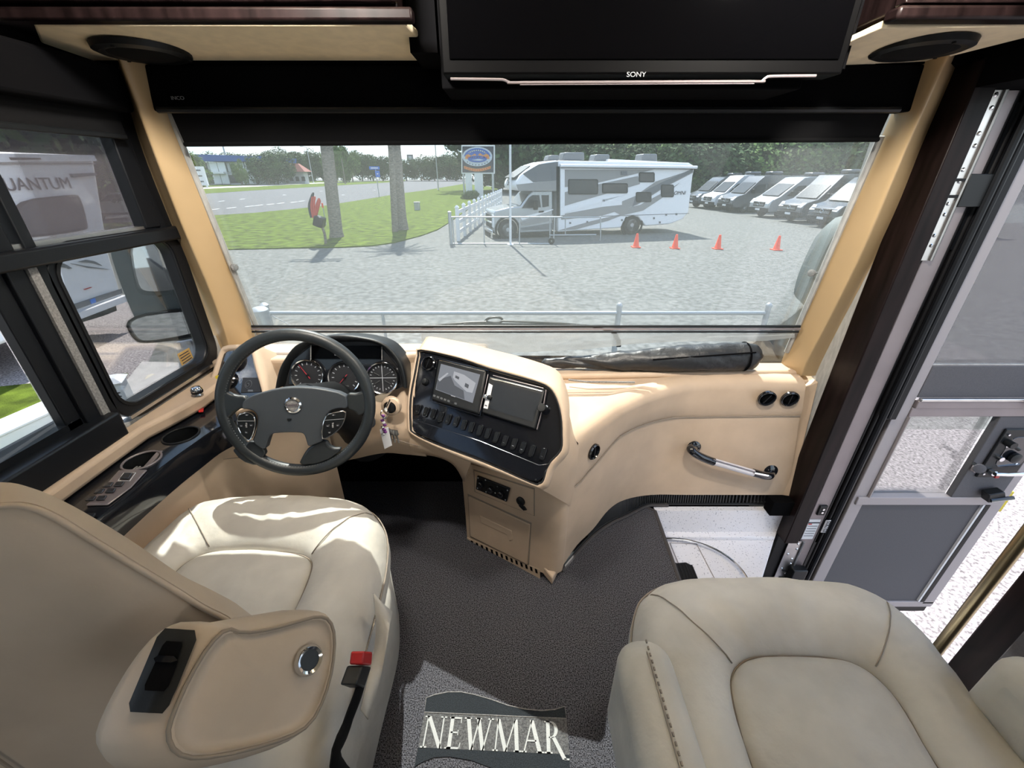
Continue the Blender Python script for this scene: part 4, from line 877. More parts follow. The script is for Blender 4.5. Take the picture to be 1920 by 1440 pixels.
# beige side panel and window sill below the console
st = [(.45, -.970), (.75, -.972), (.95, -.966), (1.06, -.948), (1.14, -.905), (1.20, -.82), (1.24, -.70), (1.25, -.66)]
MB().grid([spline([Vector((x, y, z)) for y, x in st], 4) for z in (SZ-.06, .45, .25, .0)]).build('side_panel', 'beige_vinyl', sc, smooth='all')
MB().tube([Vector((-.93, 1.08, .53)), Vector((-.90, 1.13, .50)), Vector((-.84, 1.185, .43))], .0015, 6).build('seam', 'seam_dark', sc, smooth=True)
MB().prism([(-1.122, .45, .65), (-1.062, .45, .65)]+[R(x, y, z=.690)-Vector((.03, 0, .040)) for x, y in ((165, 893), (224, 850), (290, 803), (345, 775), (395, 747))]+[(-1.03, 1.34, .65), (-1.122, 1.42, .65)], (0, 0, .046)).build('sill_ledge', 'beige_vinyl', sc, bevel=.012, seg=3)
kb = R(372, 740, z=.70)
kn = MB().lathe(kb, (0, 0, 1), [(.012, 0), (.010, .006), (.016, .010), (.017, .020), (.012, .028), (0, .030)], 18).build('joystick_knob', 'chrome', sc, smooth=True)
MB().lathe(kb, (0, 0, 1), [(.0165, .008), (.0175, .012), (.0165, .016)], 18).build('knob_band', 'rubber_seal', kn, smooth=True)
# ================================================================ steering wheel
we, wa = rad(16), rad(8)
wn = Vector((math.sin(wa)*math.cos(we), -math.cos(wa)*math.cos(we), math.sin(we)))
wc = CAM+ray(558, 758)*1.21
wx = Vector((math.cos(wa), math.sin(wa), 0)); wyv = wn.cross(wx); wyv = wyv if wyv.z > 0 else -wyv
sw = thing('steering_wheel', 'black leather steering wheel with four spokes in front of the gauges', 'steering wheel', wc)
WPN = (wc, wn)
def wpt(a, r, h=0): return wc+(wx*math.cos(a)+wyv*math.sin(a))*r+wn*h
MB().tube([wpt(2*PI*i/72, .203) for i in range(72)], .0175, 14, closed=True).build('rim', 'wheel_leather', sw, smooth='all')
st_ = MB()
for i in range(150):
    a = 2*PI*i/150
    st_.hexa([wpt(a, .1885, .008), wpt(a+.012, .1885, .008), wpt(a+.012, .1895, .012), wpt(a, .1895, .012)], [wpt(a+.006, .187, .005), wpt(a+.018, .187, .005), wpt(a+.018, .1875, .002), wpt(a+.006, .1875, .002)])
st_.build('stitching', 'stitch_grey', sw)['kind'] = 'stuff'
def wslab(name, m, L, lift, t, parent=None, bevel=.003, it=1):
    q = chaikin([RP(x, y, wc, wn) for x, y in L], it) if it else [RP(x, y, wc, wn) for x, y in L]
    return MB().prism([p+wn*lift for p in q], -wn*t).build(name, m, parent or sw, bevel=bevel, seg=3)
wslab('hub', 'hub_plastic', [(463, 747), (484, 737), (526, 726), (561, 723), (600, 725), (651, 736), (655, 752), (654, 764), (640, 762), (620, 768), (611, 790), (611, 822), (597, 828), (582, 834), (579, 822), (575, 810), (567, 807), (540, 807), (513, 809), (507, 825), (503, 841), (478, 824), (486, 806), (490, 780), (484, 768), (472, 764), (459, 764)], .022, .030, bevel=.006)
for nm, L in (('spoke', [(470, 742), (463, 765), (450, 765), (425, 790), (412, 760), (424, 730), (440, 740)]), ('spoke', [(649, 735), (651, 768), (664, 768), (676, 782), (698, 758), (692, 728), (672, 737)]),
              ('spoke', [(474, 820), (504, 843), (492, 862), (485, 872), (455, 862), (436, 838), (456, 842)]), ('spoke', [(612, 820), (581, 836), (571, 850), (560, 872), (610, 866), (648, 838), (622, 838)])):
    wslab(nm, 'wheel_leather', L, .012, .020, bevel=.006)
for nm, L, dv in (('button_pod', [(457, 773), (464, 770), (472, 768), (480, 770), (486, 776), (488, 787), (485, 803), (478, 821), (468, 815), (459, 804), (454, 788)], ((457, 784), (487, 784))),
              ('button_pod', [(619, 772), (634, 768), (653, 765), (652, 780), (645, 795), (632, 807), (611, 819), (609, 807), (612, 788)], ((614, 783), (651, 780)))):
    po_ = wslab(nm, 'black_plastic', L, .030, .014, bevel=.002)
    q = chaikin([RP(x, y, wc, wn)+wn*.0305 for x, y in L], 1)
    MB().tube(q, .0016, 6, closed=True).build('pod_trim', 'chrome', po_, smooth=True)
    MB().tube([RP(x, y, wc, wn)+wn*.031 for x, y in dv], .0009, 5).build('pod_divider', 'stitch_grey', po_)
    cx = sum(p[0] for p in L)/len(L); cy = sum(p[1] for p in L)/len(L)
    for k, (dx, dy, w, h) in enumerate(((-9, 4, 7, 4), (0, 3, 3, 9), (9, 3, 7, 4), (0, 16, 6, 4), (1, -16, 8, 3))):
        if cx > 560 and k == 3: dx -= 6
        wslab('pod_button', 'button_black' if k != 1 else 'felt_grey', [(cx+dx-w/2, cy+dy-h/2), (cx+dx+w/2, cy+dy-h/2), (cx+dx+w/2, cy+dy+h/2), (cx+dx-w/2, cy+dy+h/2)], .033, .003, parent=po_, bevel=.0008, it=0)
        wslab('button_icon', 'stitch_grey', [(cx+dx-1.5, cy+dy-.8), (cx+dx+1.5, cy+dy-.8), (cx+dx+1.5, cy+dy+.8), (cx+dx-1.5, cy+dy+.8)], .0335, .0005, parent=po_, bevel=0, it=0)
ec = RP(555, 756, wc, wn)+wn*.022
em = MB().lathe(ec, wn, [(.024, 0), (.0235, .003), (.019, .006), (.0175, .0055), (.016, .003)], 32, cap=False).build('emblem', 'chrome', sw, smooth=True)
MB().lathe(ec, wn, [(.0165, .003), (0, .0032)], 28).build('emblem_disc', 'felt_grey', em)
MB().prism([ec+wn*.0034+wx*a+wyv*b for a, b in ((-.015, -.004), (.015, -.004), (.015, .004), (-.015, .004))], wn*.001).build('emblem_bar', 'mauve_metal', em)
text('emblem_letters', 'NEWMAR', 'ink', em, ec+wn*.0046, wx, wyv, .006, .0003)
MB().prism([RP(x, y, wc, wn)+wn*.0225 for x, y in ((544, 781), (552, 781), (552, 784.5), (548, 786), (544, 784.5))], wn*.0008).build('hub_mark', 'black_plastic', sw)
MB().tube([wc-wn*.008, wc-wn*.07], [.05, .05], 18).build('hub_boss', 'black_plastic', sw, smooth=True)
# ================================================================ seats
def radial(poly, c, th):
    d = Vector((math.cos(th), math.sin(th), 0)); best = 0
    for a, b in zip(poly, poly[1:]+poly[:1]):
        e = b-a; den = d.x*e.y-d.y*e.x
        if abs(den) < 1e-9: continue
        t = ((a.x-c.x)*e.y-(a.y-c.y)*e.x)/den; u = ((a.x-c.x)*d.y-(a.y-c.y)*d.x)/den
        if -1e-6 <= u <= 1+1e-6 and t > best: best = t
    return best
def cushion(t, outer, inner, z, zb, pan=.0, crown=.03, n=128, mname='leather'):
    outer = chaikin(outer, 2); inner = chaikin(inner, 2)
    c = sum(inner, Vector())/len(inner); c.z = z
    th = [2*PI*i/n for i in range(n)]
    ri = [radial(inner, c, a) for a in th]; ro = [radial(outer, c, a) for a in th]
    wob = [.0025*noise.noise(Vector((math.cos(a)*5, math.sin(a)*5, z*9))) for a in th]
    def P(i, r, h): return Vector((c.x+math.cos(th[i])*r, c.y+math.sin(th[i])*r, z+h))
    def hh(i, r):
        p = P(i, r, 0); return .006*noise.noise(Vector((p.x*9, p.y*9, z)))+.003*noise.noise(Vector((p.x*30+p.y*12, p.y*14, 3)))
    def fold(i, k):
        a = th[i]; w_ = max(0, math.sin(PI*min(1, max(0, (k-.08)/.9))))
        return w_*.0055*noise.noise(Vector((math.cos(a)*11, math.sin(a)*11, z*5+k*.7)))*(.35+.65*max(0, math.sin(a)))
    rows = [[P(i, ri[i]*k, pan+.012*(1-k*k)-(.010 if k == 1 else .0)+hh(i, ri[i]*k)*.6) for i in range(n)] for k in (.0001, .3, .6, .85, .96, 1)]
    MB().grid(rows, close_u=True).build('centre_panel', mname, t, smooth='all')
    prof = [(0, pan-.010), (.03, pan+.004), (.12, pan+crown*.55), (.35, crown), (.6, crown*.95), (.82, crown*.35), (.94, -.020), (1.0, -.055)]
    rows = [[P(i, ri[i]+(ro[i]-ri[i])*k, h+fold(i, k)+hh(i, ri[i]+(ro[i]-ri[i])*k)) for i in range(n)] for k, h in prof]
    rows += [[P(i, ro[i]+.004, -.085) for i in range(n)], [P(i, ro[i]-.004, -.12) for i in range(n)], [P(i, ro[i]-.012, zb-z) for i in range(n)]]
    b = MB().grid(rows, close_u=True).build('cushion', mname, t, smooth='all')
    def surf(a, k):
        f = (a/(2*PI)*n) % n; i = int(f); j = (i+1) % n; f -= i
        h = prof[-1][1]
        for (k0, h0), (k1, h1) in zip(prof, prof[1:]):
            if k0 <= k <= k1: h = h0+(h1-h0)*(k-k0)/(k1-k0); break
        r = (ri[i]+(ro[i]-ri[i])*k)*(1-f)+(ri[j]+(ro[j]-ri[j])*k)*f; t_ = th[i]+2*PI/n*f; q = Vector((c.x+math.cos(t_)*r, c.y+math.sin(t_)*r, z+h+fold(i, k)+hh(i, r)+.0022)); return q
    MB().tube([P(i, ri[i], pan-.007) for i in range(n)], .0017, 6, closed=True).build('panel_seam', 'seam_dark', t, smooth='all')
    MB().tube([P(i, ro[i]+.0015, -.052) for i in range(n)], .0022, 6, closed=True).build('edge_seam', 'seam_dark', t, smooth='all')
    return surf, c, th, ro
def seam_line(t, surf, a0, a1, k0=.04, k1=.98):
    MB().tube([surf(a0+(a1-a0)*(k-k0)/(k1-k0), k) for k in [k0+(k1-k0)*j/14 for j in range(15)]], .0013, 6).build('seam', 'seam_dark', t, smooth='all')
def padbox(x0, x1, y0, y1, z0, z1, name, m, t, r=.04, parent=None, tilt=0):
    return MB().box(x0, x1, y0, y1, z0, z1, Matrix.Rotation(tilt, 3, 'X') if tilt else None, ((x0+x1)/2, y0, z0)).build(name, m, parent or t, bevel=r, seg=6)
# passenger seat
ps_ = thing('captain_chair', 'cream leather passenger seat nearest the open entry door', 'seat', (.57, .2, 0))
Z = .50
o_ = [R(x, y, z=Z-.03) for x, y in ((1185, 1200), (1190, 1150), (1205, 1108), (1262, 1081), (1400, 1078), (1560, 1088), (1640, 1112), (1720, 1178), (1800, 1285), (1860, 1375))]
o_ += [Vector((.87, .12, 0)), Vector((.84, -.08, 0)), Vector((.28, -.08, 0)), Vector((.235, .2, 0)), Vector((.238, .42, 0))]
i_ = [R(x, y, z=Z) for x, y in ((1371, 1300), (1372, 1258), (1400, 1231), (1450, 1226), (1550, 1228), (1606, 1240), (1648, 1268), (1695, 1320), (1762, 1445))]
i_ += [Vector((.69, .12, 0)), Vector((.40, .12, 0)), R(1410, 1445, z=Z)]
for p in o_+i_: p.z = 0
surf, c, th, ro = cushion(ps_, o_, i_, Z, .26)
def ang(px, py, c, z): p = R(px, py, z=z); return math.atan2(p.y-c.y, p.x-c.x) % (2*PI)
seam_line(ps_, surf, ang(1376, 1250, c, Z), ang(1225, 1105, c, Z))
seam_line(ps_, surf, ang(1635, 1258, c, Z), ang(1652, 1118, c, Z))
padbox(.33, .80, -.02, .48, .10, .27, 'seat_frame', 'leather_tan', ps_, .01)
MB().lathe((.57, .22, .0), (0, 0, 1), [(.20, 0), (.20, .02), (.10, .04), (.10, .12)], 24).build('pedestal', 'black_plastic', ps_, smooth=True)
a1 = padbox(.180, .275, -.35, .452, .40, .635, 'armrest', 'leather', ps_, .042)
MB().tube(spline([Vector((.2265, .4535, .56)), Vector((.2265, .442, .607)), Vector((.2265, .412, .6345)), Vector((.2265, .33, .6365)), Vector((.2265, .1, .6365))], 5), .0016, 6).build('seam', 'seam_dark', a1, smooth=True)
m = MB()
for k in range(34): y = .43-k*.011; m.box(.229, .2315, y, y+.005, .634, .6375)
m.build('stitching', 'seam_dark', a1)['kind'] = 'stuff'
a2 = padbox(.815, .905, -.35, .425, .40, .635, 'armrest', 'leather', ps_, .040)
MB().tube(spline([Vector((.862, .427, .54)), Vector((.862, .415, .60)), Vector((.864, .385, .632)), Vector((.866, .30, .6365)), Vector((.868, .1, .6365))], 5), .0016, 6).build('seam', 'seam_dark', a2, smooth=True)
padbox(.30, .85, -.30, -.10, .45, 1.05, 'backrest', 'leather', ps_, .07)
# driver seat
ds = thing('driver_chair', 'cream leather driver seat behind the steering wheel, its back half turned to us', 'seat', (-.65, .5, 0))
Z = .50
o_ = [R(x, y, z=Z-.03) for x, y in ((252, 1012), (280, 985), (330, 960), (400, 940), (480, 932), (560, 930), (650, 935), (697, 950), (718, 978), (726, 1010), (722, 1060), (708, 1120), (690, 1180))]
o_ += [Vector((-.305, .40, 0)), Vector((-.31, .26, 0)), Vector((-.40, .20, 0)), Vector((-.86, .20, 0)), Vector((-.945, .40, 0)), Vector((-.955, .65, 0))]
o_ = [Vector((max(p.x, -.948), p.y, 0)) for p in o_]
i_ = [R(x, y, z=Z) for x, y in ((322, 1070), (372, 1036), (420, 1029), (500, 1029), (560, 1035), (583, 1046), (584, 1066), (566, 1112), (546, 1155))]
i_ += [Vector((-.44, .42, 0)), Vector((-.47, .34, 0)), Vector((-.76, .34, 0)), Vector((-.80, .5, 0))]
for p in i_: p.z = 0
surf, c, th, ro = cushion(ds, o_, i_, Z, .20)
seam_line(ds, surf, ang(395, 1030, c, Z), ang(352, 950, c, Z))
seam_line(ds, surf, ang(580, 1045, c, Z), ang(700, 952, c, Z))
padbox(-.88, -.36, .28, .80, .10, .24, 'seat_frame', 'black_plastic', ds, .01)
MB().lathe((-.62, .52, .0), (0, 0, 1), [(.20, 0), (.20, .02), (.12, .04), (.12, .12)], 24).build('pedestal', 'black_plastic', ds, smooth=True)
# backrest: front crest, piped edge and rear face
bn = Vector((.30, -.95, .05)).normalized(); b0_ = Vector((-.45, .335, 1.0))
sil = [(-330, 1120), (-250, 985), (-130, 915), (0, 904), (60, 915), (120, 940), (190, 979), (260, 1023), (340, 1078), (400, 1108), (455, 1141), (490, 1190)]
pip = [(-310, 1150), (-235, 1020), (-120, 945), (0, 939), (59, 939), (115, 961), (190, 1008), (255, 1048), (335, 1097), (385, 1129), (440, 1160), (470, 1210)]
mid2 = [(-250, 1300), (-180, 1200), (-90, 1150), (0, 1135), (50, 1140), (100, 1150), (160, 1180), (215, 1215), (275, 1255), (320, 1280), (350, 1300), (380, 1330)]
low2 = [(-150, 1700), (-100, 1700), (-50, 1700), (0, 1700), (40, 1700), (80, 1700), (120, 1700), (160, 1700), (200, 1700), (230, 1700), (260, 1700), (290, 1700)]
rS = [RP(x, y, b0_+Vector((0, .045, 0)), bn) for x, y in sil]; rP = [RP(x, y, b0_, bn)+bn*.006 for x, y in pip]; rM = [RP(x, y, b0_, bn)+bn*.018 for x, y in mid2]; rL = [RP(x, y, b0_, bn)+bn*.005 for x, y in low2]
rF1 = [p+(p-CAM).normalized()*.05 for p in rS]; rF2 = [Vector((p.x*.9-.055, .43+.06*k/11, max(.50, p.z-.34))) for k, p in enumerate(rS)]
rows = [spline(r, 4) for r in (rF2, rF1, rS, [a.lerp(b, .6)+bn*.004 for a, b in zip(rS, rP)], rP)]
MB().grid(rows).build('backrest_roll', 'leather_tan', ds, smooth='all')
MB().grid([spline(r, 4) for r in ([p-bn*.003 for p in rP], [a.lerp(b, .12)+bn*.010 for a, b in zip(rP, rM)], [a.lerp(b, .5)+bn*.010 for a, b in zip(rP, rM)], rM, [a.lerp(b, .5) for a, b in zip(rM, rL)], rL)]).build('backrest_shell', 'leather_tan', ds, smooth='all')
MB().tube(spline([p+bn*.003 for p in rP], 4), .0032, 8).build('backrest_piping', 'leather_tan', ds, smooth='all')
MB().tube(spline([RP(x, y, b0_, bn)+bn*.020 for x, y in ((-60, 1330), (0, 1375), (60, 1420), (130, 1480))], 4), .002, 6).build('seam', 'seam_dark', ds, smooth=True)
# the right armrest, folded up beside the backrest
D = Vector((-.25, .295, .827)); an = Vector((.75, -.35, .56)).normalized()
ao = [(420, 1172), (450, 1182), (510, 1172), (560, 1160), (600, 1150), (622, 1158), (632, 1190), (628, 1250), (612, 1310), (585, 1362), (540, 1390), (450, 1418), (360, 1432), (318, 1420), (302, 1385), (312, 1345), (345, 1270), (385, 1205)]
A3 = chaikin([RP(x, y, D, an) for x, y in ao], 1); ac = sum(A3, Vector())/len(A3)
ev = Vector((-.080, .004, -.010))
def ashr(d, e): return [p+(ac-p).normalized()*d+ev*e+an*0 for p in A3]
cap_ = [[ac+(p-ac)*k+an*(.006*(1-k*k)) for p in A3] for k in (.0001, .4, .75, .9)]
rows = cap_+[[p+(ac-p).normalized()*.008+an*.004 for p in A3], [p-an*.002 for p in A3], ashr(-.005, .12), ashr(-.008, .35), ashr(-.008, .65), ashr(0, .88), ashr(.02, 1.0), ashr(.05, 1.05)]
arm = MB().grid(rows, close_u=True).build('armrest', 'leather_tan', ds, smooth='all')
MB().tube([p+(ac-p).normalized()*.004+an*.002 for p in A3], .0022, 6, closed=True).build('seam', 'seam_dark', arm, smooth='all')
cm = RP(573, 1237, D, an)+an*.004
ch = MB().lathe(cm, an, [(.0165, -.004), (.0165, .005), (.0140, .009), (.0110, .007)], 30, cap=False).build('pivot_ring', 'chrome', arm, smooth=True)
MB().lathe(cm, an, [(.0117, .003), (.0112, .0065), (0, .007)], 28).build('pivot_cap', 'black_plastic', ch, smooth=True)
# dark pocket on the rear of the armrest, following its padding
from mathutils.bvhtree import BVHTree
def sticker(ob, root, name, m, Q, lift, nu=8, nv=10, r=.18, parent=None):
    """patch seen with corners Q (px) laid on the surface of ob"""
    off = ROOT[root.name]; bv = BVHTree.FromPolygons([v.co+off for v in ob.data.vertices], [tuple(p.vertices) for p in ob.data.polygons])
    rows = []
    for j in range(nv+1):
        row = []
        for i in range(nu+1):
            u, v = i/nu, j/nv
            if j in (0, nv): u = r*.6+u*(1-r*1.2)
            x, y = uvq(Q, u, v); d_ = ray(x, y).normalized(); h, n, _, _ = bv.ray_cast(CAM, d_)
            if h is None: h, n = row[-1] if row else (CAM+d_*.5), -d_
            if n.dot(d_) > 0: n = -n
            row.append(h+n*lift)
        rows.append(row)
    return MB().grid(rows).build(name, m, parent or ob, smooth='all')
pk = sticker(arm, ds, 'switch_pocket', 'black_plastic', [(306, 1183), (376, 1187), (316, 1337), (244, 1333)], .005)
sticker(arm, ds, 'pocket_well', 'black_matte', [(316, 1206), (350, 1208), (316, 1296), (276, 1294)], .0065, parent=pk)
sticker(arm, ds, 'pocket_switch', 'black_gloss', [(303, 1232), (340, 1234), (335, 1246), (297, 1244)], .009, 3, 2, parent=pk)
# buckle, belt stalk and skirt
bk = MB().tube(spline([R(684, 1255, x=-.268), R(672, 1300, x=-.272), R(650, 1360, x=-.28), R(632, 1440, x=-.285), Vector((-.29, .38, .15))], 5), .017, 8, flat=.35, up=(1, 0, 0)).build('buckle_stalk', 'black_fabric', ds, smooth=True)
MB().hexa([R(x, y, x=-.262) for x, y in ((680, 1248), (697, 1250), (684, 1290), (668, 1284))], [R(x, y, x=-.262)+Vector((-.028, 0, 0)) for x, y in ((680, 1248), (697, 1250), (684, 1290), (668, 1284))]).build('buckle', 'black_plastic', bk, bevel=.003)
MB().hexa([R(x, y, x=-.261) for x, y in ((683, 1221), (699, 1222), (697, 1248), (680, 1246))], [R(x, y, x=-.261)+Vector((-.024, 0, 0)) for x, y in ((683, 1221), (699, 1222), (697, 1248), (680, 1246))]).build('release_button', 'red_plastic', bk, bevel=.003)
MB().grid([spline([R(x, y, x=d) for x, y, d in r], 4) for r in ([(700, 1112, -.292), (705, 1180, -.288), (697, 1240, -.284), (676, 1330, -.280)], [(716, 1130, -.280), (718, 1190, -.272), (708, 1250, -.272), (684, 1340, -.272)], [(735, 1147, -.262), (726, 1200, -.258), (716, 1260, -.262), (690, 1349, -.268)])]).build('skirt_flap', 'leather', ds, smooth='all', solid=.003)
MB().grid([spline([Vector((x-.004, y, z)) for x, y in ((-.31, .30), (-.312, .5), (-.312, .68), (-.34, .80))], 4) for z in (.42, .33, .16)]).build('side_skirt', 'leather', ds, smooth='all', solid=.004)
# ================================================================ logo inlay of the carpet
lg = thing('carpet_emblem', 'grey emblem set into the carpet between the seats, white lettering between dark bands', 'carpet emblem', (-.04, .56, 0))
FZ = (Vector((0, 0, .001)), Vector((0, 0, 1)))
b1_ = [(799, 1309), (815, 1303), (840, 1298), (865, 1298), (890, 1303), (921, 1312), (952, 1323), (984, 1330), (1015, 1333), (1040, 1331), (1059, 1325), (1062, 1348), (796, 1336)]
b2_ = [(784, 1401.5), (1046, 1414), (1068, 1416), (1069, 1475), (1000, 1472), (960, 1458), (921, 1440), (884, 1426), (843, 1419), (815, 1420), (790, 1430), (777, 1438)]
slab('upper_band', 'logo_dark', FZ, b1_, .001, .0012, parent=lg); slab('lower_band', 'logo_dark', FZ, b2_, .001, .0012, parent=lg)
slab('letter_field', 'logo_field', FZ, [(796, 1336), (1062, 1348), (1068, 1416), (784, 1401.5)], .001, .0009, parent=lg)
m = MB().tube([RP(x, y, *FZ)+Vector((0, 0, .001)) for x, y in b1_], .0016, 4, closed=True); m.build('band_edging', 'felt_grey', lg)
l0, l1, l2 = R(787, 1402, z=.002), R(1068, 1415, z=.002), R(792, 1342, z=.002)
lx = (l1-l0).normalized(); lyv = Vector((-lx.y, lx.x, 0)); LW = (l1-l0).length; LH = (l2-l0).dot(lyv)
def letters():
    def st(x0, y0, x1, y1, w): return [(x0-w/2, y0), (x0+w/2, y0), (x1+w/2, y1), (x1-w/2, y1)]
    def sf(x, y, w, h=.045): return [(x-w/2, y), (x+w/2, y), (x+w/2, y+h), (x-w/2, y+h)]
    Nn = [st(.13, 0, .13, 1, .055), st(.16, 1, .80, 0, .17), st(.80, 0, .80, 1, .055), sf(.13, 0, .26), sf(.80, .955, .26), sf(.10, .955, .2)]
    Ee = [st(.17, 0, .17, 1, .15), sf(.32, 0, .52, .06), sf(.30, .94, .48, .06), sf(.31, .48, .30, .05), st(.57, 0, .60, .2, .035), st(.55, .8, .55, 1, .035), sf(.46, .42, .03, .17), sf(.06, 0, .14)]
    Ww = [st(.12, 1, .36, 0, .16), st(.36, 0, .60, 1, .06), st(.55, 1, .82, 0, .16), st(.82, 0, 1.08, 1, .055), sf(.11, .955, .3), sf(.56, .955, .26), sf(1.08, .955, .24)]
    Mm = [st(.10, 0, .17, 1, .055), st(.17, 1, .52, 0, .16), st(.52, 0, .88, 1, .055), st(.98, 0, .90, 1, .16), sf(.10, 0, .22), sf(1.0, 0, .32)]
    Aa = [st(.10, 0, .42, 1, .055), st(.74, 0, .42, 1, .17), sf(.42, .33, .36, .05), sf(.10, 0, .22), sf(.76, 0, .3)]
    Rr = [st(.17, 0, .17, 1, .15), sf(.17, 0, .32), sf(.12, .955, .2), st(.38, .50, .80, -.16, .17), sf(.88, -.17, .2, .05)]
    for k in range(8):
        a0, a1 = -PI/2+PI*k/8, -PI/2+PI*(k+1)/8
        Rr.append([(.28+.16*math.cos(a0), .73+.22*math.sin(a0)), (.28+.30*math.cos(a0), .73+.27*math.sin(a0)), (.28+.30*math.cos(a1), .73+.27*math.sin(a1)), (.28+.16*math.cos(a1), .73+.22*math.sin(a1))])
    Rr += [[(.2, .95), (.28, .95), (.28, 1), (.2, 1)], [(.2, .46), (.28, .46), (.28, .51), (.2, .51)]]
    return [(Nn, 1.0), (Ee, .72), (Ww, 1.22), (Mm, 1.16), (Aa, .92), (Rr, 1.0)]
tot = sum(w for _, w in letters()); x0_ = 0; kx = LW/tot
for L, w in letters():
    m = MB()
    for q in L: m.prism([l0+lx*((x0_+a)*kx)+lyv*(b*LH) for a, b in q], (0, 0, .0015))
    m.build('letter', 'logo_white', lg); x0_ += w
# ================================================================ small things
ky = thing('key_bunch', 'bunch of keys with white paper tag hanging from the ignition', 'keys', R(724, 800, y=1.165))
kt = R(727, 762, y=1.165)
MB().tube([kt+Vector((.0, -.02, .0)), kt+Vector((0, .03, .002))], .004, 8, flat=2.2, up=(0, 0, 1)).build('ignition_key', 'chrome', ky)
MB().torus(kt+Vector((-.006, -.022, -.014)), (.6, -.5, .2), .014, .0014, 24, 6).build('split_ring', 'chrome', ky, smooth=True)
cols = ['purple', 'chrome', 'purple', 'white_plastic', 'purple', 'chrome', 'purple', 'purple', 'chrome']
for k in range(9):
    MB().lathe_sc(kt+Vector((-.012+.004*math.sin(k*2.1), -.022-.002*k, -.022-.0075*k)), .006, 8, 5, (1.1, .8, .8)).build('bead', cols[k], ky, smooth='all')
for k in range(4):
    p = kt+Vector((-.004+.007*k, -.026+.003*k, -.07-.004*k)); d = Vector((.10*(k-1.5), .0, -1)).normalized()
    MB().tube([p, p+d*.018, p+d*.021, p+d*.05], [.009, .009, .0035, .003], 8, flat=.25, up=(0, 1, 0)).build('key', 'brushed_steel', ky, smooth=True)
slab('paper_tag', 'paper', (kt+Vector((0, -.035, -.09)), Vector((.15, -1, .15))), [(712, 806), (728, 801), (735, 835), (721, 842)], .0015, 0, parent=ky)
MB().lathe(kt+Vector((-.016, -.005, -.10)), (.3, -1, .1), [(.018, -.003), (.019, 0), (.018, .004), (0, .005)], 18).build('round_fob', 'window_black', ky, smooth=True)
# rolled black bag on the dashboard shelf
r1 = R(1424, 663, y=1.545); r0_ = Vector((.12, 1.555, .655))
axp = [r0_.lerp(Vector((r1.x, 1.552, .69)), k/60) for k in range(61)]
rows = []
for i, p in enumerate(axp):
    k = i/60; r = .020+.036*sm(0, .75, k); r *= (.25 if i == 0 else 1); 
    if i > 57: r *= (.97, .88, .62)[i-58]
    row = []
    for j in range(28):
        a = 2*PI*j/28
        w = .0075*noise.noise(Vector((p.x*16+math.sin(a)*1.6+j*.02, math.cos(a)*1.4, 1)))+.004*noise.noise(Vector((p.x*45+math.sin(a)*4, math.cos(a)*3, 7)))
        q = p+Vector((0, math.cos(a), math.sin(a)))*(r+w*(1 if k > .05 else .2)); q.z = max(q.z, .632); row.append(q+Vector((0, 0, 0)))
    rows.append(row)
dz = .633-min(q.z for r in rows for q in r)
bg_ = thing('rolled_bag', 'long rolled-up black fabric bag lying on the dashboard shelf under the windscreen', 'bag', (.7, 1.55, .633))
mat('bag_nylon', (.014, .015, .017), .42, bump=.5, bscale=60, bdist=.004)
MB().grid(rows, close_u=True).build('bag_body', 'bag_nylon', bg_, smooth='all')
MB().add([q for q in rows[-1]], [tuple(range(28))]).build('bag_end', 'bag_nylon', bg_)
e_ = axp[56]
MB().tube([e_+Vector((.002, math.cos(a)*.0565, max(-.052, math.sin(a)*.0565))) for a in [2*PI*i/30 for i in range(30)]], .004, 6, closed=True).build('end_piping', 'black_matte', bg_, smooth='all')
MB().tube([axp[k]+Vector((0, -.040-.012*k/56, .038*k/56)) for k in range(30, 58, 3)], .003, 6).build('zip_line', 'black_matte', bg_, smooth=True)
# wiper and mirrors outside the glass
wp = thing('windscreen_wiper', 'black windscreen wiper parked low outside the glass', 'wiper', W(905, 603, -.05))
MB().tube([W(x, y, -.05) for x, y in ((790, 616), (830, 609), (880, 605), (912, 604))], .006, 8).build('blade', 'black_plastic', wp, smooth=True)
MB().tube(spline([W(x, y, -.06) for x, y in ((908, 604), (916, 597), (930, 595), (940, 597), (941, 603), (930, 605), (916, 604), (910, 602))], 4), .005, 8).build('wiper_hook', 'black_plastic', wp, smooth=True)
MB().tube([W(x, y, -.05) for x, y in ((940, 602), (1000, 604), (1060, 607), (1110, 612), (1150, 622))], .005, 8).build('arm', 'black_plastic', wp, smooth=True)
MB().tube([W(x, y, -.045) for x, y in ((870, 608), (1000, 609), (1100, 611))], .006, 8).build('rubber', 'rubber_seal', wp)
MB().tube([W(1150, 622, -.05), W(1160, 640, -.03), W(1160, 650, -.02)], .010, 8).build('spindle', 'black_plastic', wp)
MY = 1.80
lm = thing('side_mirror', 'large dark grey wing mirror outside the driver window', 'mirror', R(300, 560, y=MY))
mat('mirror_shell', (.10, .122, .122), .55, var=.06, vscale=40)
mat('mirror_silver', (.86, .88, .9), .02, metal=1)
MO = [(205, 470), (208, 440), (225, 425), (330, 405), (365, 430), (395, 560), (402, 610), (392, 632), (370, 637), (296, 641), (280, 636), (266, 622), (255, 600), (244, 578), (225, 530)]
p3 = chaikin([R(x, y, y=MY) for x, y in MO], 1); mc = sum(p3, Vector())/len(p3)
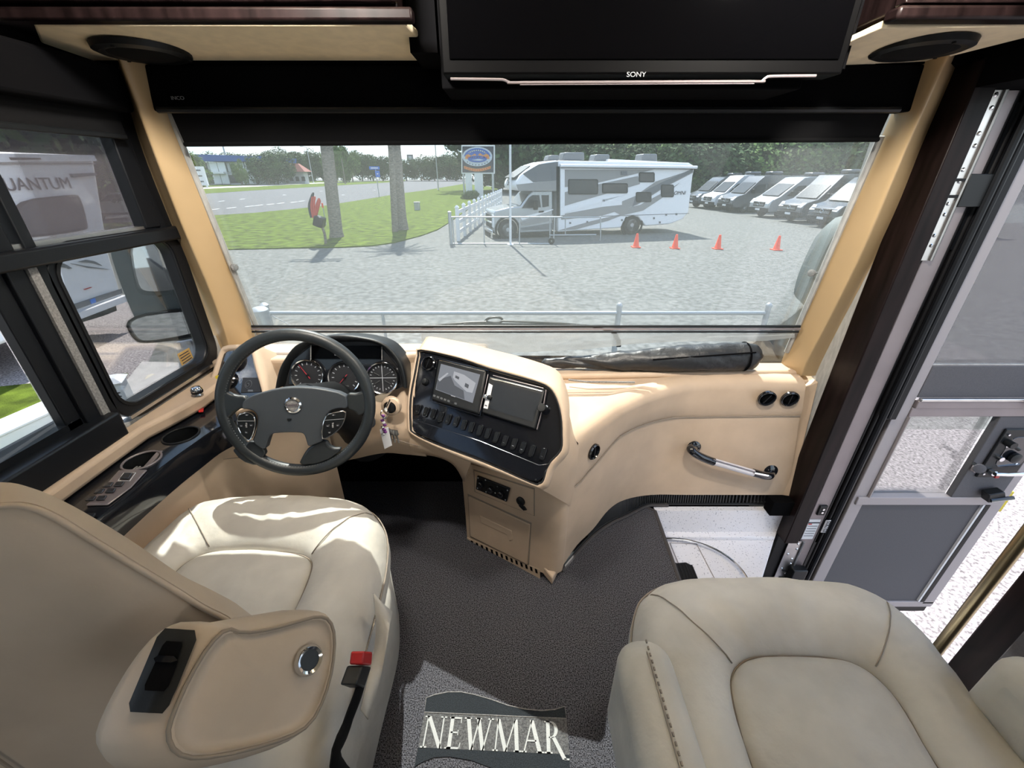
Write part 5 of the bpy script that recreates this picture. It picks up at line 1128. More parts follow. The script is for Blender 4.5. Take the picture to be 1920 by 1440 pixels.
mb_ = MB().grid([[mc+(p-mc)*.05+Vector((0, .0, 0)) for p in p3], [mc+(p-mc)*.97 for p in p3], p3, [p+Vector((0, .03, 0)) for p in p3], [mc+(p-mc)*.9+Vector((0, .12, 0)) for p in p3], [mc+(p-mc)*.5+Vector((0, .17, 0)) for p in p3], [mc+(p-mc)*.02+Vector((0, .18, 0)) for p in p3]], close_u=True).build('shell', 'mirror_shell', lm, smooth=True)
MB().tube([Vector((mc.x+.10, MY+.06, .55)), Vector((-1.30, 1.72, .50)), Vector((-1.19, 1.62, .52))], .03, 10).build('mirror_arm', 'mirror_shell', lm, smooth=True)
mn_ = Vector((.10, -1, -.06)).normalized()
MP = (R(300, 560, y=MY-.004), Vector((0, -1, 0)))
def mslab(name, m, L, lift, t, tilt=None, parent=None, bevel=0):
    q = [RP(x, y, *MP) for x, y in L]; q = chaikin(q, 2); c0 = sum(q, Vector())/len(q)
    n = tilt or Vector((0, -1, 0))
    q = [p+Vector((0, -1, 0))*lift-Vector((0, 1, 0))*0 for p in q]
    if tilt: q = [Vector((p.x, p.y+((p-c0).x*n.x+(p-c0).z*n.z)/(-n.y)*1.0, p.z)) for p in q]
    return MB().prism(q, Vector((0, t, 0))).build(name, m, parent or lm, bevel=bevel)
mslab('upper_frame', 'mirror_shell', [(262, 425), (330, 412), (352, 440), (368, 545), (300, 548), (282, 532)], .042, .02, Vector((.36, -.9, .03)).normalized(), bevel=.002)
mslab('upper_glass', 'mirror_silver', [(268, 432), (328, 420), (346, 445), (360, 538), (303, 540), (288, 526)], .045, .003, Vector((.36, -.9, .03)).normalized())
mslab('lower_frame', 'rubber_seal', [(264, 582), (345, 575), (404, 579), (408, 604), (394, 626), (300, 634), (280, 622)], .042, .02, Vector((.30, -.9, .0)).normalized())
mslab('lower_glass', 'mirror_silver', [(271, 586), (343, 580), (392, 585), (396, 602), (384, 620), (302, 629), (286, 619)], .045, .003, Vector((.30, -.9, .0)).normalized())
mk_ = MB().hexa([R(x, y, y=1.62) for x, y in ((330, 641), (366, 634), (372, 690), (338, 700))], [R(x, y, y=1.66) for x, y in ((330, 641), (366, 634), (372, 690), (338, 700))]).build('mirror_bracket', 'white_plastic', lm, bevel=.006)
for x, y in ((334, 646), (356, 643)): MB().lathe(R(x, y, y=1.618), (0, -1, 0), [(.010, 0), (.010, .006)], 10).build('bracket_bolt', 'brushed_steel', mk_)
mat('tan_sticker', (.50, .31, .10), .6)
sk = MB().prism([R(x, y, x=WL-.026) for x, y in ((332, 664), (354, 652), (362, 671), (341, 686))], (.001, 0, 0)).build('permit_sticker', 'tan_sticker', dw)
for k in range(4):
    q = [R(x, y, x=WL-.0245) for x, y in ((336+k*2.2, 667+k*4.6), (353+k*2, 657+k*4.2), (353.6+k*2, 658.4+k*4.2), (336.6+k*2.2, 668.6+k*4.6))]
    MB().prism(q, (.0005, 0, 0)).build('sticker_line', 'ink', sk)
rm = thing('passenger_mirror', 'dark wing mirror just showing outside the right end of the windscreen', 'mirror', R(1560, 500, y=1.90))
RO = [(1511, 572), (1513, 555), (1524, 520), (1543, 478), (1566, 435), (1620, 390), (1670, 420), (1660, 540), (1620, 590), (1530, 590)]
p3 = chaikin([R(x, y, y=1.90) for x, y in RO], 1); mc = sum(p3, Vector())/len(p3)
MB().grid([[mc+(p-mc)*.05 for p in p3], [mc+(p-mc)*.97 for p in p3], p3, [p+Vector((0, .03, 0)) for p in p3], [mc+(p-mc)*.9+Vector((0, .12, 0)) for p in p3], [mc+(p-mc)*.03+Vector((0, .18, 0)) for p in p3]], close_u=True).build('shell', 'mirror_shell', rm, smooth=True)
MB().tube([mc+Vector((-.06, .06, -.2)), Vector((1.34, 1.76, .6)), Vector((1.27, 1.66, .55))], .03, 10).build('mirror_arm', 'mirror_shell', rm, smooth=True)
MB().prism([mc+(p-mc)*.45+Vector((.07, -.004, 0)) for p in p3], (0, .003, 0)).build('glass', 'mirror_silver', rm)
# coach flank seen in the mirror
fk = MB().box(-1.235, -1.20, -3, 1.66, -1.0, .69); fk = fk.build('wall_left_skin', 'window_black', wl)
mat('flank_orange', (.55, .25, .10), .4)
MB().box(-1.238, -1.234, -3, 1.66, .12, .24).build('flank_stripe', 'flank_orange', wl); MB().box(-1.238, -1.234, -3, 1.66, -.02, .11).build('flank_stripe', 'maroon', wl)
MB().box(-1.235, -1.20, -3, 1.42, 1.64, 1.98).build('flank_upper', 'window_black', wl)
# ================================================================ outside
rnd = random.Random(7)
mat('asphalt', (.138, .140, .134), .95, spec=.2, var=.28, vscale=7, detail=12, bump=.5, bscale=40, bdist=.01)
mat('asphalt_near', (.26, .235, .237), .95, spec=.2, var=.55, vscale=38, detail=4, bump=.7, bscale=60, bdist=.01)
mat('road', (.115, .115, .122), .95, spec=.2, var=.15, vscale=2, detail=6)
mat('grass', (.076, .108, .012), .95, spec=.1, var=.5, vscale=2.2, detail=10, bump=.6, bscale=60, bdist=.03)
mat('concrete', (.42, .40, .385), .9, var=.1, vscale=4, detail=6)
mat('white_paint', (.68, .69, .70), .5)
mat('rv_white', (.80, .80, .82), .4)
mat('rv_taupe', (.27, .265, .26), .4)
mat('rv_grey', (.14, .145, .155), .4)
mat('rv_glass', (.022, .025, .030), .12, coat=.3)
mat('tyre', (.015, .015, .016), .85)
mat('galv', (.40, .42, .43), .45, metal=.5)
mat('bark', (.20, .175, .145), .95, var=.35, vscale=9, bump=.8, bscale=20, bdist=.02, stretch=(1, 1, 3))
mat('leaf_dark', (.040, .075, .026), .85, spec=.2, var=.5, vscale=.9)
mat('leaf_mid', (.070, .120, .030), .85, spec=.2, var=.5, vscale=.9)
mat('leaf_pale', (.11, .17, .05), .85, spec=.2, var=.4, vscale=.9)
mat('cone_orange', (.85, .07, .02), .5)
mat('blue_roof', (.015, .075, .30), .6)
mat('terracotta', (.22, .065, .05), .8)
mat('facade', (.42, .43, .44), .8)
mat('dark_glass', (.03, .035, .04), .2)
mat('sign_dark', (.035, .035, .055), .5)
mat('sign_blue', (.02, .10, .42), .5)
mat('sign_orange', (.62, .25, .05), .5)
mat('sign_pale', (.50, .55, .62), .5)
mat('sign_red', (.55, .08, .04), .5)
mat('street_blue', (.03, .16, .60), .5)
mat('car_white', (.62, .64, .66), .25, coat=.5)
mat('silver_paint', (.40, .42, .44), .25, metal=.5, coat=.5)
mat('grey_paint', (.10, .105, .115), .25, metal=.3, coat=.5)
mat('slate_paint', (.055, .065, .080), .22, metal=.3, coat=.5)
mat('green_print', (.05, .25, .10), .5)
mat('lamp_lens', (.75, .77, .80), .1, coat=.6)
def G(px, py, dz=0): return R(px, py, z=GZ+dz)
def ground_piece(name, m, L, dz, world=(), t=.05):
    P = [Vector((*p, GZ+dz)) if not isinstance(p[0], str) else None for p in world] if world else [G(x, y)+Vector((0, 0, dz)) for x, y in L]
    return struct(MB().prism(P, (0, 0, -t)).build(name, m))
struct(MB().prism([(-160, -25, GZ), (160, -25, GZ), (160, 260, GZ), (-160, 260, GZ)], (0, 0, -.2)).build('ground', 'asphalt'))
ground_piece('ground_apron', 'asphalt_near', None, .004, [(-7.5, 2.2), (-5.6, 5.6), (-7.6, 9.0), (-16, 14), (-16, -8), (-7.5, -8)])
ground_piece('ground_entry', 'asphalt_near', None, .004, [(1.2, -6), (8, -6), (8, 4.2), (1.2, 4.2)])
lawn = [(560, 466), (640, 465), (700, 462), (740, 456), (790, 443), (820, 432), (838, 421), (862, 404), (890, 385), (922, 372), (936, 362), (934, 352), (870, 345), (800, 357), (740, 365), (700, 372), (600, 388), (480, 400), (400, 405), (330, 411), (255, 418)]
LW_ = [G(x, y) for x, y in lawn]+[Vector((-34, 24, GZ)), Vector((-26, 16.6, GZ)), G(430, 469)]
gl = struct(MB().prism([p+Vector((0, 0, .05)) for p in LW_], (0, 0, -.2)).build('lawn', 'grass'))
rd_near = [(255, 417), (330, 410), (480, 399.5), (600, 387.5), (700, 371.5), (800, 356.5), (870, 344.5), (905, 338)]
rd_far = [(900, 335), (830, 336), (760, 340), (700, 344), (600, 350), (480, 357), (390, 363), (300, 369)]
A = [G(x, y) for x, y in rd_near]; B = [G(x, y) for x, y in rd_far]
ground_piece('road', 'road', None, .012, [(p.x, p.y) for p in A]+[(p.x, p.y) for p in B]+[(-110, 60), (-60, 34)])
mk_ = MB()
def on_road(x, y, w=1.0):
    p, q = G(x, y), G(x+14*w, y-1.6*w); d = (q-p).normalized(); s = Vector((-d.y, d.x, 0))*.10; e = d*1.3
    return [v+Vector((0, 0, .018)) for v in (p-s, p+e-s, p+e+s, p+s)]
for x, y in ((392, 394), (425, 391), (460, 388), (478, 386), (500, 384), (520, 382), (545, 380), (410, 378), (450, 374), (530, 366), (600, 359), (560, 378), (640, 366), (700, 357)): mk_.add(on_road(x, y), [(0, 1, 2, 3)])
struct(mk_.build('road_markings', 'white_paint'))
fg = [G(x, y) for x, y in ((300, 369), (390, 363), (480, 357), (600, 350), (700, 344), (760, 340), (760, 337.5), (700, 340), (600, 344), (480, 350), (390, 354), (300, 358))]
ground_piece('verge', 'grass', None, .03, [(p.x, p.y) for p in fg])
fp = [G(x, y) for x, y in ((300, 358), (390, 354), (480, 350), (600, 344), (700, 340), (700, 339.3), (600, 342.5), (480, 347.5), (390, 351), (300, 355))]
ground_piece('sidewalk', 'concrete', None, .03, [(p.x, p.y) for p in fp])
ground_piece('far_verge', 'grass', None, .02, [(-150, 70), (-68, 88), (-50, 118), (-50, 200), (-150, 200)])
# left of the coach: grass, pale footpath, white kerb
ground_piece('lawn_near', 'grass', None, .02, [(-7.7, 5.2), (-5.9, 5.75), (-5.2, 4.4), (-4.9, 3.6), (-5.2, 1.5), (-9, 0), (-12, 4)])
ground_piece('lawn_strip', 'grass', None, .02, [(-4.3, 4.1), (-3.7, 3.9), (-2.6, 1.5), (-3.0, -1), (-4.2, -1), (-4.3, 1.5)])
ground_piece('sidewalk_near', 'concrete', None, .015, [(-6.05, 6.2), (-5.2, 6.15), (-4.2, 4.6), (-3.3, 3.4), (-2.4, 1.5), (-2.4, -1), (-5.6, -1), (-5.6, 2.0), (-5.2, 4.4)])
kb_ = [G(0, 862), G(132, 796)]; d = (kb_[1]-kb_[0]).normalized(); s = Vector((-d.y, d.x, 0))*.16
wk = thing('low_barrier', 'long low white barrier on the grass below the driver window', 'barrier', kb_[0])
MB().prism([kb_[0]-d*2-s, kb_[1]-s, kb_[1]+s, kb_[0]-d*2+s], (0, 0, .30)).build('wall', 'white_paint', wk, bevel=.02)
MB().prism([kb_[0]-d*2-s*1.15+Vector((0, 0, .30)), kb_[1]-s*1.15+Vector((0, 0, .30)), kb_[1]+s*1.15+Vector((0, 0, .30)), kb_[0]-d*2+s*1.15+Vector((0, 0, .30))], (0, 0, .03)).build('coping', 'white_paint', wk, bevel=.008)
pb = R(206, 714, z=-.5); pd = Vector((.88, .47, 0)); pdn = Vector((.47, -.88, 0))
bp_ = thing('fence_post', 'white plastic post with a green and white sticker below the driver window', 'post', (pb.x, pb.y, GZ))
MB().prism([Vector((pb.x, pb.y, GZ))+pd*a+pdn*b for a, b in ((-.1, -.1), (.1, -.1), (.1, .1), (-.1, .1))], (0, 0, -.5-GZ)).build('shaft', 'white_paint', bp_, bevel=.008)
MB().hexa([Vector((pb.x, pb.y, -.5))+pd*a+pdn*b for a, b in ((-.12, -.12), (.12, -.12), (.12, .12), (-.12, .12))], [Vector((pb.x, pb.y, -.46))+pd*a+pdn*b for a, b in ((-.06, -.06), (.06, -.06), (.06, .06), (-.06, .06))]).build('cap', 'white_paint', bp_)
sk_ = MB().prism([Vector((pb.x, pb.y, z))+pd*a+pdn*.103 for a, z in ((-.08, -.80), (.09, -.80), (.09, -.58), (-.08, -.58))], pdn*.001).build('sticker', 'paper', bp_)
MB().prism([Vector((pb.x, pb.y, z))+pd*a+pdn*.1045 for a, z in ((-.08, -.80), (.09, -.80), (.09, -.70), (-.08, -.70))], pdn*.001).build('sticker_band', 'green_print', sk_)
for z in (-.61, -.65): MB().prism([Vector((pb.x, pb.y, z))+pd*a+pdn*.1045+Vector((0, 0, h)) for a, h in ((-.06, 0), (.07, 0), (.07, .015), (-.06, .015))], pdn*.001).build('sticker_line', 'ink', sk_)
# ---------------------------------------------------------------- wheels
def wheel(parent, c, ax, r, w, hub='silver_paint', name='wheel'):
    c = Vector(c); ax = Vector(ax).normalized()
    o = MB().lathe(c-ax*w/2, ax, [(r*.6, 0), (r*.93, 0), (r, w*.12), (r, w*.88), (r*.93, w), (r*.62, w)], 22).build(name, 'tyre', parent, smooth=True)
    MB().lathe(c+ax*w*.5, ax, [(r*.62, 0), (r*.58, -.02), (r*.25, -.03), (r*.2, .01), (0, .012)], 18).build('rim', hub, o, smooth=True)
    return o
# ---------------------------------------------------------------- the white and grey motorhome
w0, w1 = G(950, 447), G(1187, 439); w0.z = w1.z = GZ
rx = (w1-w0).normalized(); rn = Vector((rx.y, -rx.x, 0)); RVP = (w0+rn*.12, rn)
mh = thing('motorhome', 'large white and grey striped motorhome parked side-on behind the gate', 'motorhome', (w0.x, w0.y, GZ))
def rv(L): return [RP(x, y, *RVP) for x, y in L]
def body(name, m, L, width, parent=mh, inset_=0, bevel=.05): return MB().prism([p-rn*inset_ for p in rv(L)], -rn*width).build(name, m, parent, bevel=bevel)
body('coach_body', 'rv_white', [(1046, 301), (1292, 305), (1303, 312), (1299, 330), (1291, 398), (1280, 411), (1257, 420), (1210, 424), (1197, 407), (1186, 404), (1174, 408), (1164, 427), (1046, 435)], 2.45)
body('cab_over', 'rv_white', [(971, 358), (967, 351), (967, 343), (976, 329), (990, 318), (1008, 308), (1026, 302.5), (1047, 300), (1047, 359)], 2.45, bevel=.10)
trk = body('truck_cab', 'silver_paint', [(930, 441), (926, 432), (926, 404), (929, 396), (957, 389), (977, 387), (992, 366), (1000, 358), (1037, 358), (1037, 437), (976, 439), (972, 420), (962, 410), (950, 409), (939, 416), (934, 432)], 2.1, inset_=.08, bevel=.05)
def decal(name, m, L, lift=.012, t=.01, parent=mh, bevel=0): return MB().prism([p+rn*lift for p in rv(L)], -rn*t).build(name, m, parent, bevel=bevel)
decal('stripe', 'rv_taupe', [(1052, 318), (1226, 318), (1120, 343), (1052, 352)])
decal('stripe', 'rv_taupe', [(1052, 362), (1100, 350), (1196, 330), (1200, 345), (1120, 368), (1052, 388)])
decal('stripe', 'rv_white', [(1052, 393), (1150, 370), (1180, 362), (1120, 382), (1052, 402)], .016)
decal('stripe', 'rv_taupe', [(1052, 402), (1150, 384), (1190, 368), (1230, 340), (1299, 318), (1299, 324), (1245, 352), (1195, 384), (1130, 404), (1052, 412)], .013)
decal('stripe', 'rv_grey', [(1192, 366), (1240, 342), (1299, 316), (1299, 322), (1246, 350), (1205, 376), (1185, 388)], .017)
decal('stripe', 'rv_taupe', [(1150, 396), (1200, 384), (1260, 352), (1275, 342), (1240, 372), (1205, 395), (1165, 404)], .017)
decal('stripe', 'rv_taupe', [(1047, 432), (1110, 414), (1180, 398), (1140, 414), (1080, 430)], .013)
decal('stripe', 'rv_taupe', [(968, 346), (1046, 338), (1046, 357), (972, 358)], .013)
decal('stripe', 'rv_grey', [(980, 326), (1010, 308), (1046, 303), (1046, 338), (1000, 342)], .0125)
decal('skirt_line', 'rv_grey', [(1047, 407.4), (1292, 399.6), (1292, 400.6), (1047, 408.6)], .014)
decal('slide_gap', 'rubber_seal', [(1043, 312), (1049.5, 312), (1049.5, 405), (1043, 405)], .016)
decal('slide_edge', 'rv_white', [(1050, 317), (1058, 317), (1058, 403), (1050, 404)], .06, .06)
for a, b, c_, d_ in ((1065, 336, 1121, 364.5), (1128.6, 343.6, 1176.7, 362.4), (1197.6, 323, 1227, 341.6), (1192, 360, 1221, 379), (1239, 346, 1263, 369.7)):
    wf = decal('window', 'rubber_seal', [(a+2, b), (c_-2, b), (c_, b+2), (c_, d_-2), (c_-2, d_), (a+2, d_), (a, d_-2), (a, b+2)], .03, .03)
    decal('pane', 'rv_glass', [(a+1.6, b+1.6), (c_-1.6, b+1.6), (c_-1.6, d_-1.6), (a+1.6, d_-1.6)], .036, .01, parent=wf)
decal('porch_lamp', 'rv_grey', [(1164, 321), (1175, 321), (1175, 328), (1164, 328)], .05, .05)
decal('access_door', 'rv_white', [(1128, 372), (1166, 367), (1166, 384), (1128, 388)], .016, .01)
for x, y in ((1069, 418), (1101, 416), (1166, 412.5), (1226, 409), (1249, 402.5), (1268, 401.5), (1237, 417), (1132, 376)): decal('hatch_latch', 'rv_grey', [(x-1.6, y-1.8), (x+1.6, y-1.8), (x+1.6, y+1.8), (x-1.6, y+1.8)], .02, .02)
awn = MB().tube([rv([(1049, 311)])[0]+rn*.10, rv([(1304, 314)])[0]+rn*.10], .075, 10).build('awning_tube', 'rv_white', mh, smooth=True)
MB().tube([rv([(1049, 314)])[0]+rn*.12, rv([(1306, 317)])[0]+rn*.12], .02, 6).build('awning_edge', 'rubber_seal', mh)
for a, b, c_, d_, dp in ((1037, 289.5, 1060, 300, .5), (1066, 284, 1109, 300, .9), (1127, 288, 1158, 302, .7), (1218, 287, 1250, 304, .8)):
    q = [p-rn*.8 for p in rv([(a+4, b), (c_, b), (c_, d_), (a, d_)])]; MB().prism(q, -rn*.75).build('roof_unit', 'rv_grey', mh, bevel=.06)
q = [p-rn*.3 for p in rv([(1150, 298), (1296, 305), (1296, 309), (1150, 303)])]; MB().prism(q, -rn*1.6).build('solar_panel', 'rv_white', mh, bevel=.02)
wheel(mh, RP(953, 431, *RVP)-rn*.16, rn, .46, .28); wheel(mh, RP(1185.5, 422, *RVP)-rn*.16, rn, .46, .28)
for x, y in ((952, 431), (1185.5, 422)): MB().torus(RP(x, y, *RVP)-rn*.05, rn, .56, .05, 26, 8).build('wheel_arch', 'rubber_seal', mh, smooth=True)
decal('side_window', 'rv_glass', [(979, 391), (992, 371), (999, 366), (1012, 366), (1015, 389)], -.06, .03)
decal('rear_side_window', 'rv_glass', [(1016, 366), (1030, 366), (1030, 387), (1018, 389)], -.06, .03)
decal('door_swoosh', 'rv_white', [(976, 408), (1038, 392), (1038, 394), (980, 413)], -.06, .02); decal('door_swoosh', 'rv_grey', [(976, 428), (1000, 424), (1037, 418), (1037, 430), (980, 432)], -.06, .02)
decal('door_swoosh', 'rv_taupe', [(976, 416), (1038, 402), (1038, 413), (980, 424)], -.06, .02)
decal('door_handle', 'rubber_seal', [(1011, 396), (1020, 395), (1020, 398), (1011, 399)], -.04, .03)
decal('running_board', 'rubber_seal', [(976, 436), (1037, 433), (1037, 440), (976, 442)], .0, .2)
# front of the truck
f0_ = rv([(926, 404)])[0]-rn*.08
def ft(name, m, a0, a1, z0, z1, lift=.02, bevel=.0):
    q = [f0_-rn*a for a in (a0, a1)]; P = [Vector((p.x, p.y, z))-rx*lift for p, z in ((q[0], z0), (q[1], z0), (q[1], z1), (q[0], z1))]
    return MB().prism(P, rx*.06).build(name, m, mh, bevel=bevel)
zt, zb_ = f0_.z, GZ
ft('grille', 'rubber_seal', .32, 1.78, zt-.62, zt-.02, .04, .03); ft('headlight', 'lamp_lens', .0, .32, zt-.55, zt+.02, .03, .02); ft('headlight', 'lamp_lens', 1.78, 2.08, zt-.55, zt+.02, .03, .02)
ft('bumper', 'chrome', -.02, 2.12, zt-1.05, zt-.66, .10, .03); ft('bumper_intake', 'rubber_seal', .4, 1.7, zt-1.0, zt-.8, .13, .02)
ft('grille_bar', 'chrome', .32, 1.78, zt-.38, zt-.30, .07, .01)
wsq = rv([(978, 387), (993, 366)]); MB().prism([wsq[0]-rn*.16-rx*.03, wsq[1]-rn*.22-rx*.03, wsq[1]-rn*1.95-rx*.03, wsq[0]-rn*2.0-rx*.03], (0, 0, .04)).build('windscreen', 'rv_glass', mh)
mr = rv([(1003, 386)])[0]; MB().box(mr.x-.10, mr.x+.12, mr.y-.45, mr.y-.25, mr.z-.15, mr.z+.25).build('door_mirror', 'rubber_seal', mh, bevel=.04)
nose = rv([(967, 347), (968, 335), (979, 326), (1000, 312)])
MB().prism([nose[1]-rn*.25-rx*.04, nose[3]-rn*.45-rx*.02, nose[3]-rn*2.0-rx*.02, nose[1]-rn*2.2-rx*.04], (0, 0, .05)).build('cap_window', 'rv_glass', mh)
text('lettering', 'OMNI', 'ink', mh, rv([(1274, 362)])[0]+rn*.016, rx, (0, 0, 1), .24, .004, font_x=1.05, shear=.2)
text('lettering', 'OMNI', 'ink', mh, nose[0]-rn*1.2-rx*.03+Vector((0, 0, .06)), -rn*-1, (0, 0, 1), .34, .004, shear=.2)
# ---------------------------------------------------------------- vans
def van_meshes(root, paint, hi=2.62, nose_=1.0):
    prof = [(0, .42), (-.04, .75), (.02, 1.02), (.30, 1.20), (.92*nose_, 1.36), (1.75, 2.15), (2.25, hi-.06), (2.8, hi), (5.7, hi-.02), (5.85, hi-.2), (5.9, .50), (5.0, .42), (4.95, .40), (1.5, .40)]
    m = MB(); W2 = 1.0
    for sg in (0,):
        rows = []
        for yk, sc in ((-1.0, .0), (-.96, .06), (-.90, .10), (.90, .10), (.96, .06), (1.0, .0)):
            rows.append([Vector((x+(.05 if abs(yk) > .95 and x < .3 else 0), yk*(W2-(.09 if z > 1.9 else 0)), z)) for x, z in prof])
        m.grid(rows, close_u=True); k = len(m.v)-len(rows)*len(prof)
        m.f.append(tuple(range(len(prof)-1, -1, -1))); m.f.append(tuple(range(5*len(prof), 6*len(prof))))
    b = m.build('body', paint, root, bevel=.04)
    MB().prism([(.96*nose_-.03, -.80, 1.40), (.96*nose_-.03, .80, 1.40), (1.74, .76, 2.13), (1.74, -.76, 2.13)], (-.03, 0, .03)).build('windscreen', 'dark_glass', root, bevel=.01)
    MB().box(-.07, .04, -.55, .55, .72, 1.02).build('grille', 'rubber_seal', root, bevel=.03)
    for y in (-.6, .0): MB().box(-.085, -.06, -.5, .5, .80+.1*(y+.6), .83+.1*(y+.6)).build('grille_bar', 'silver_paint', root)
    for s in (-1, 1):
        MB().prism([(.02, s*.58, .92), (-.02, s*.92, .90), (.26, s*.985, 1.18), (.22, s*.70, 1.16)], (-.05, 0, .02)).build('headlight', 'lamp_lens', root)
        MB().box(1.35, 1.55, s*1.0-.0, s*1.22, 1.40, 1.72).build('mirror', 'rubber_seal', root, bevel=.04)
        MB().prism([(1.15, s*1.004, 1.42), (1.85, s*.975, 2.02), (2.45, s*.97, 2.05), (2.45, s*1.004, 1.42)], (0, s*.012, 0)).build('side_window', 'dark_glass', root)
        MB().prism([(2.65, s*1.0, 1.5), (2.65, s*.97, 2.05), (4.0, s*.97, 2.05), (4.0, s*1.0, 1.5)], (0, s*.012, 0)).build('side_window', 'dark_glass', root)
        for x in (1.05, 4.75): wheel(root, (x, s*.88, .36), (0, s, 0), .36, .24)
        MB().tube([(2.6, s*.78, hi+.02), (2.6, s*.78, hi+.10), (5.2, s*.78, hi+.10), (5.2, s*.78, hi+.02)], .03, 6).build('roof_rail', 'rubber_seal', root)
    MB().box(-.06, .22, -.98, .98, .36, .66).build('bumper', 'rubber_seal', root, bevel=.05)
    MB().box(-.07, -.055, -.22, .22, .48, .60).build('number_plate', 'white_paint', root)
    MB().box(3.2, 4.2, -.40, .40, hi-.02, hi+.26).build('roof_unit', 'grey_paint', root, bevel=.08)
    MB().tube([(-.088, .10*math.cos(a), .90+.10*math.sin(a)) for a in [2*PI*i/16 for i in range(16)]], .012, 5, closed=True).build('badge', 'chrome', root)
vd = [(1507, 424, 'slate_paint', 'dark slate van with wide silver grille bars, nearest full van beside the right post', 2.62, 1.0), (1452, 414, 'grey_paint', 'dark grey high-roof van second from the right post in the row', 2.74, 1.0),
      (1400, 405, 'silver_paint', 'silver van with short sloping bonnet in the middle of the row', 2.58, .72), (1342, 396, 'grey_paint', 'grey van with dark grille, third from the motorhome', 2.66, .95),
      (1311, 391.5, 'car_white', 'white van with black grille, second from the motorhome', 2.66, .95), (1284, 388, 'slate_paint', 'dark van half hidden by the rear of the motorhome', 2.55, 1.0),
      (1570, 436, 'silver_paint', 'silver van cut off by the right windscreen post', 2.6, 1.0)]
hp_, hq = G(1507, 425), G(1563, 433); hd = (hq-hp_).normalized(); va_ = math.atan2(hd.y, hd.x)+PI/2
for k, (px, py, pt, lbl, hi, ns) in enumerate(vd):
    g0 = G(px, py); t = thing('camper_van', lbl, 'van', (0, 0, 0), 'vans parked in a row')
    van_meshes(t, pt, hi, ns)
    back_ = Vector((math.cos(va_), math.sin(va_), 0)); side_ = Vector((-back_.y, back_.x, 0))
    loc = g0-side_*.9*1; loc = g0+hd*1.0; t.location = (loc.x, loc.y, GZ); t.rotation_euler = (0, 0, va_)
# ---------------------------------------------------------------- traffic cones
cs = [(1192, 464, 'first orange cone from the motorhome wheels, standing in its shadow'), (1265, 466, 'second orange cone from the motorhome, at the edge of its shadow'), (1345, 467, 'middle one of the five orange cones across the lot'), (1455, 469, 'fourth orange cone from the motorhome, in open sunlight'), (1547, 470, 'last orange cone, cut by the right windscreen post')]
for px, py, lbl in cs:
    g0 = G(px, py); t = thing('traffic_cone', lbl, 'cone', g0, 'orange traffic cones across the lot')
    MB().box(g0.x-.17, g0.x+.17, g0.y-.17, g0.y+.17, GZ+.001, GZ+.04).build('base', 'cone_orange', t, bevel=.01)
    MB().lathe((g0.x, g0.y, GZ+.035), (0, 0, 1), [(.14, 0), (.125, .02), (.045, .50), (.035, .52)], 16).build('cone', 'cone_orange', t, smooth=True)
# ---------------------------------------------------------------- gate, flag pole, white fence
gy = G(957, 458).y
gt_ = thing('metal_gate', 'grey pipe gate on a small wheel in front of the motorhome', 'gate', (G(850, 455).x, gy, GZ))
def gp_(px, z): p = R(px, 450, y=gy); return Vector((p.x, gy, z))
Z0, Z1 = R(900, 457, y=gy).z, R(900, 407, y=gy).z
MB().tube([gp_(846, GZ), gp_(846, Z1+.18)], .075, 12).build('hinge_post', 'galv', gt_, smooth=True); MB().lathe(gp_(846, Z1+.18), (0, 0, 1), [(.085, 0), (.085, .03), (0, .07)], 12).build('post_cap', 'galv', gt_, smooth=True)
for n_, a, b, z in (('top_rail', 849, 1052, Z1), ('bottom_rail', 849, 1034, Z0)): MB().tube([gp_(a, z), gp_(b, z)], .03, 8).build(n_, 'galv', gt_, smooth=True)
for x in (851, 908, 974, 1038): MB().tube([gp_(x, Z0), gp_(x, Z1)], .026, 8).build('upright', 'galv', gt_, smooth=True)
wheel(gt_, gp_(1034, GZ+.14), (0, -1, 0), .14, .07, 'galv', 'gate_wheel')
g2y = gy+1.0
g2 = thing('metal_gate', 'second leaf of the pipe gate, low rails before the motorhome side', 'gate', (R(1034, 445, y=g2y).x, g2y, GZ))
def gp2(px, py): return R(px, py, y=g2y)
MB().tube([gp2(1052, 408), gp2(1127, 407)], .028, 8).build('top_rail', 'galv', g2, smooth=True); MB().tube([gp2(1030, 441), gp2(1118, 440)], .03, 8).build('bottom_rail', 'galv', g2, smooth=True)
for x in (1031, 1060, 1126): MB().tube([gp2(x, 441), gp2(x, 407)], .026, 8).build('upright', 'galv', g2, smooth=True)
MB().tube([Vector((gp2(1126, 441).x, g2y, GZ)), gp2(1126, 441)], .026, 8).build('foot', 'galv', g2)
MB().tube([Vector((gp2(1031, 441).x, g2y, GZ)), gp2(1031, 441)], .026, 8).build('foot', 'galv', g2)
fpx = G(957, 459)
fpo = thing('flag_pole', 'thin white pole rising in front of the motorhome nose', 'pole', fpx)
MB().cyl(fpx, fpx+Vector((0, 0, 8.3)), .055, .035, 10).build('shaft', 'white_paint', fpo, smooth=True); MB().lathe(fpx, (0, 0, 1), [(.14, 0), (.14, .02), (.06, .05)], 12).build('base', 'white_paint', fpo, smooth=True)
MB().lathe_sc(fpx+Vector((0, 0, 8.35)), .08, 10, 6, (1, 1, 1)).build('finial', 'white_paint', fpo, smooth='all')
wf0, wf1 = Vector((R(860, 452, z=GZ).x, R(860, 452, z=GZ).y, GZ)), Vector((-1.0, 43, GZ))
wf_ = thing('white_fence', 'white post and rail fence running back beside the lawn to the motorhome', 'fence', wf0)
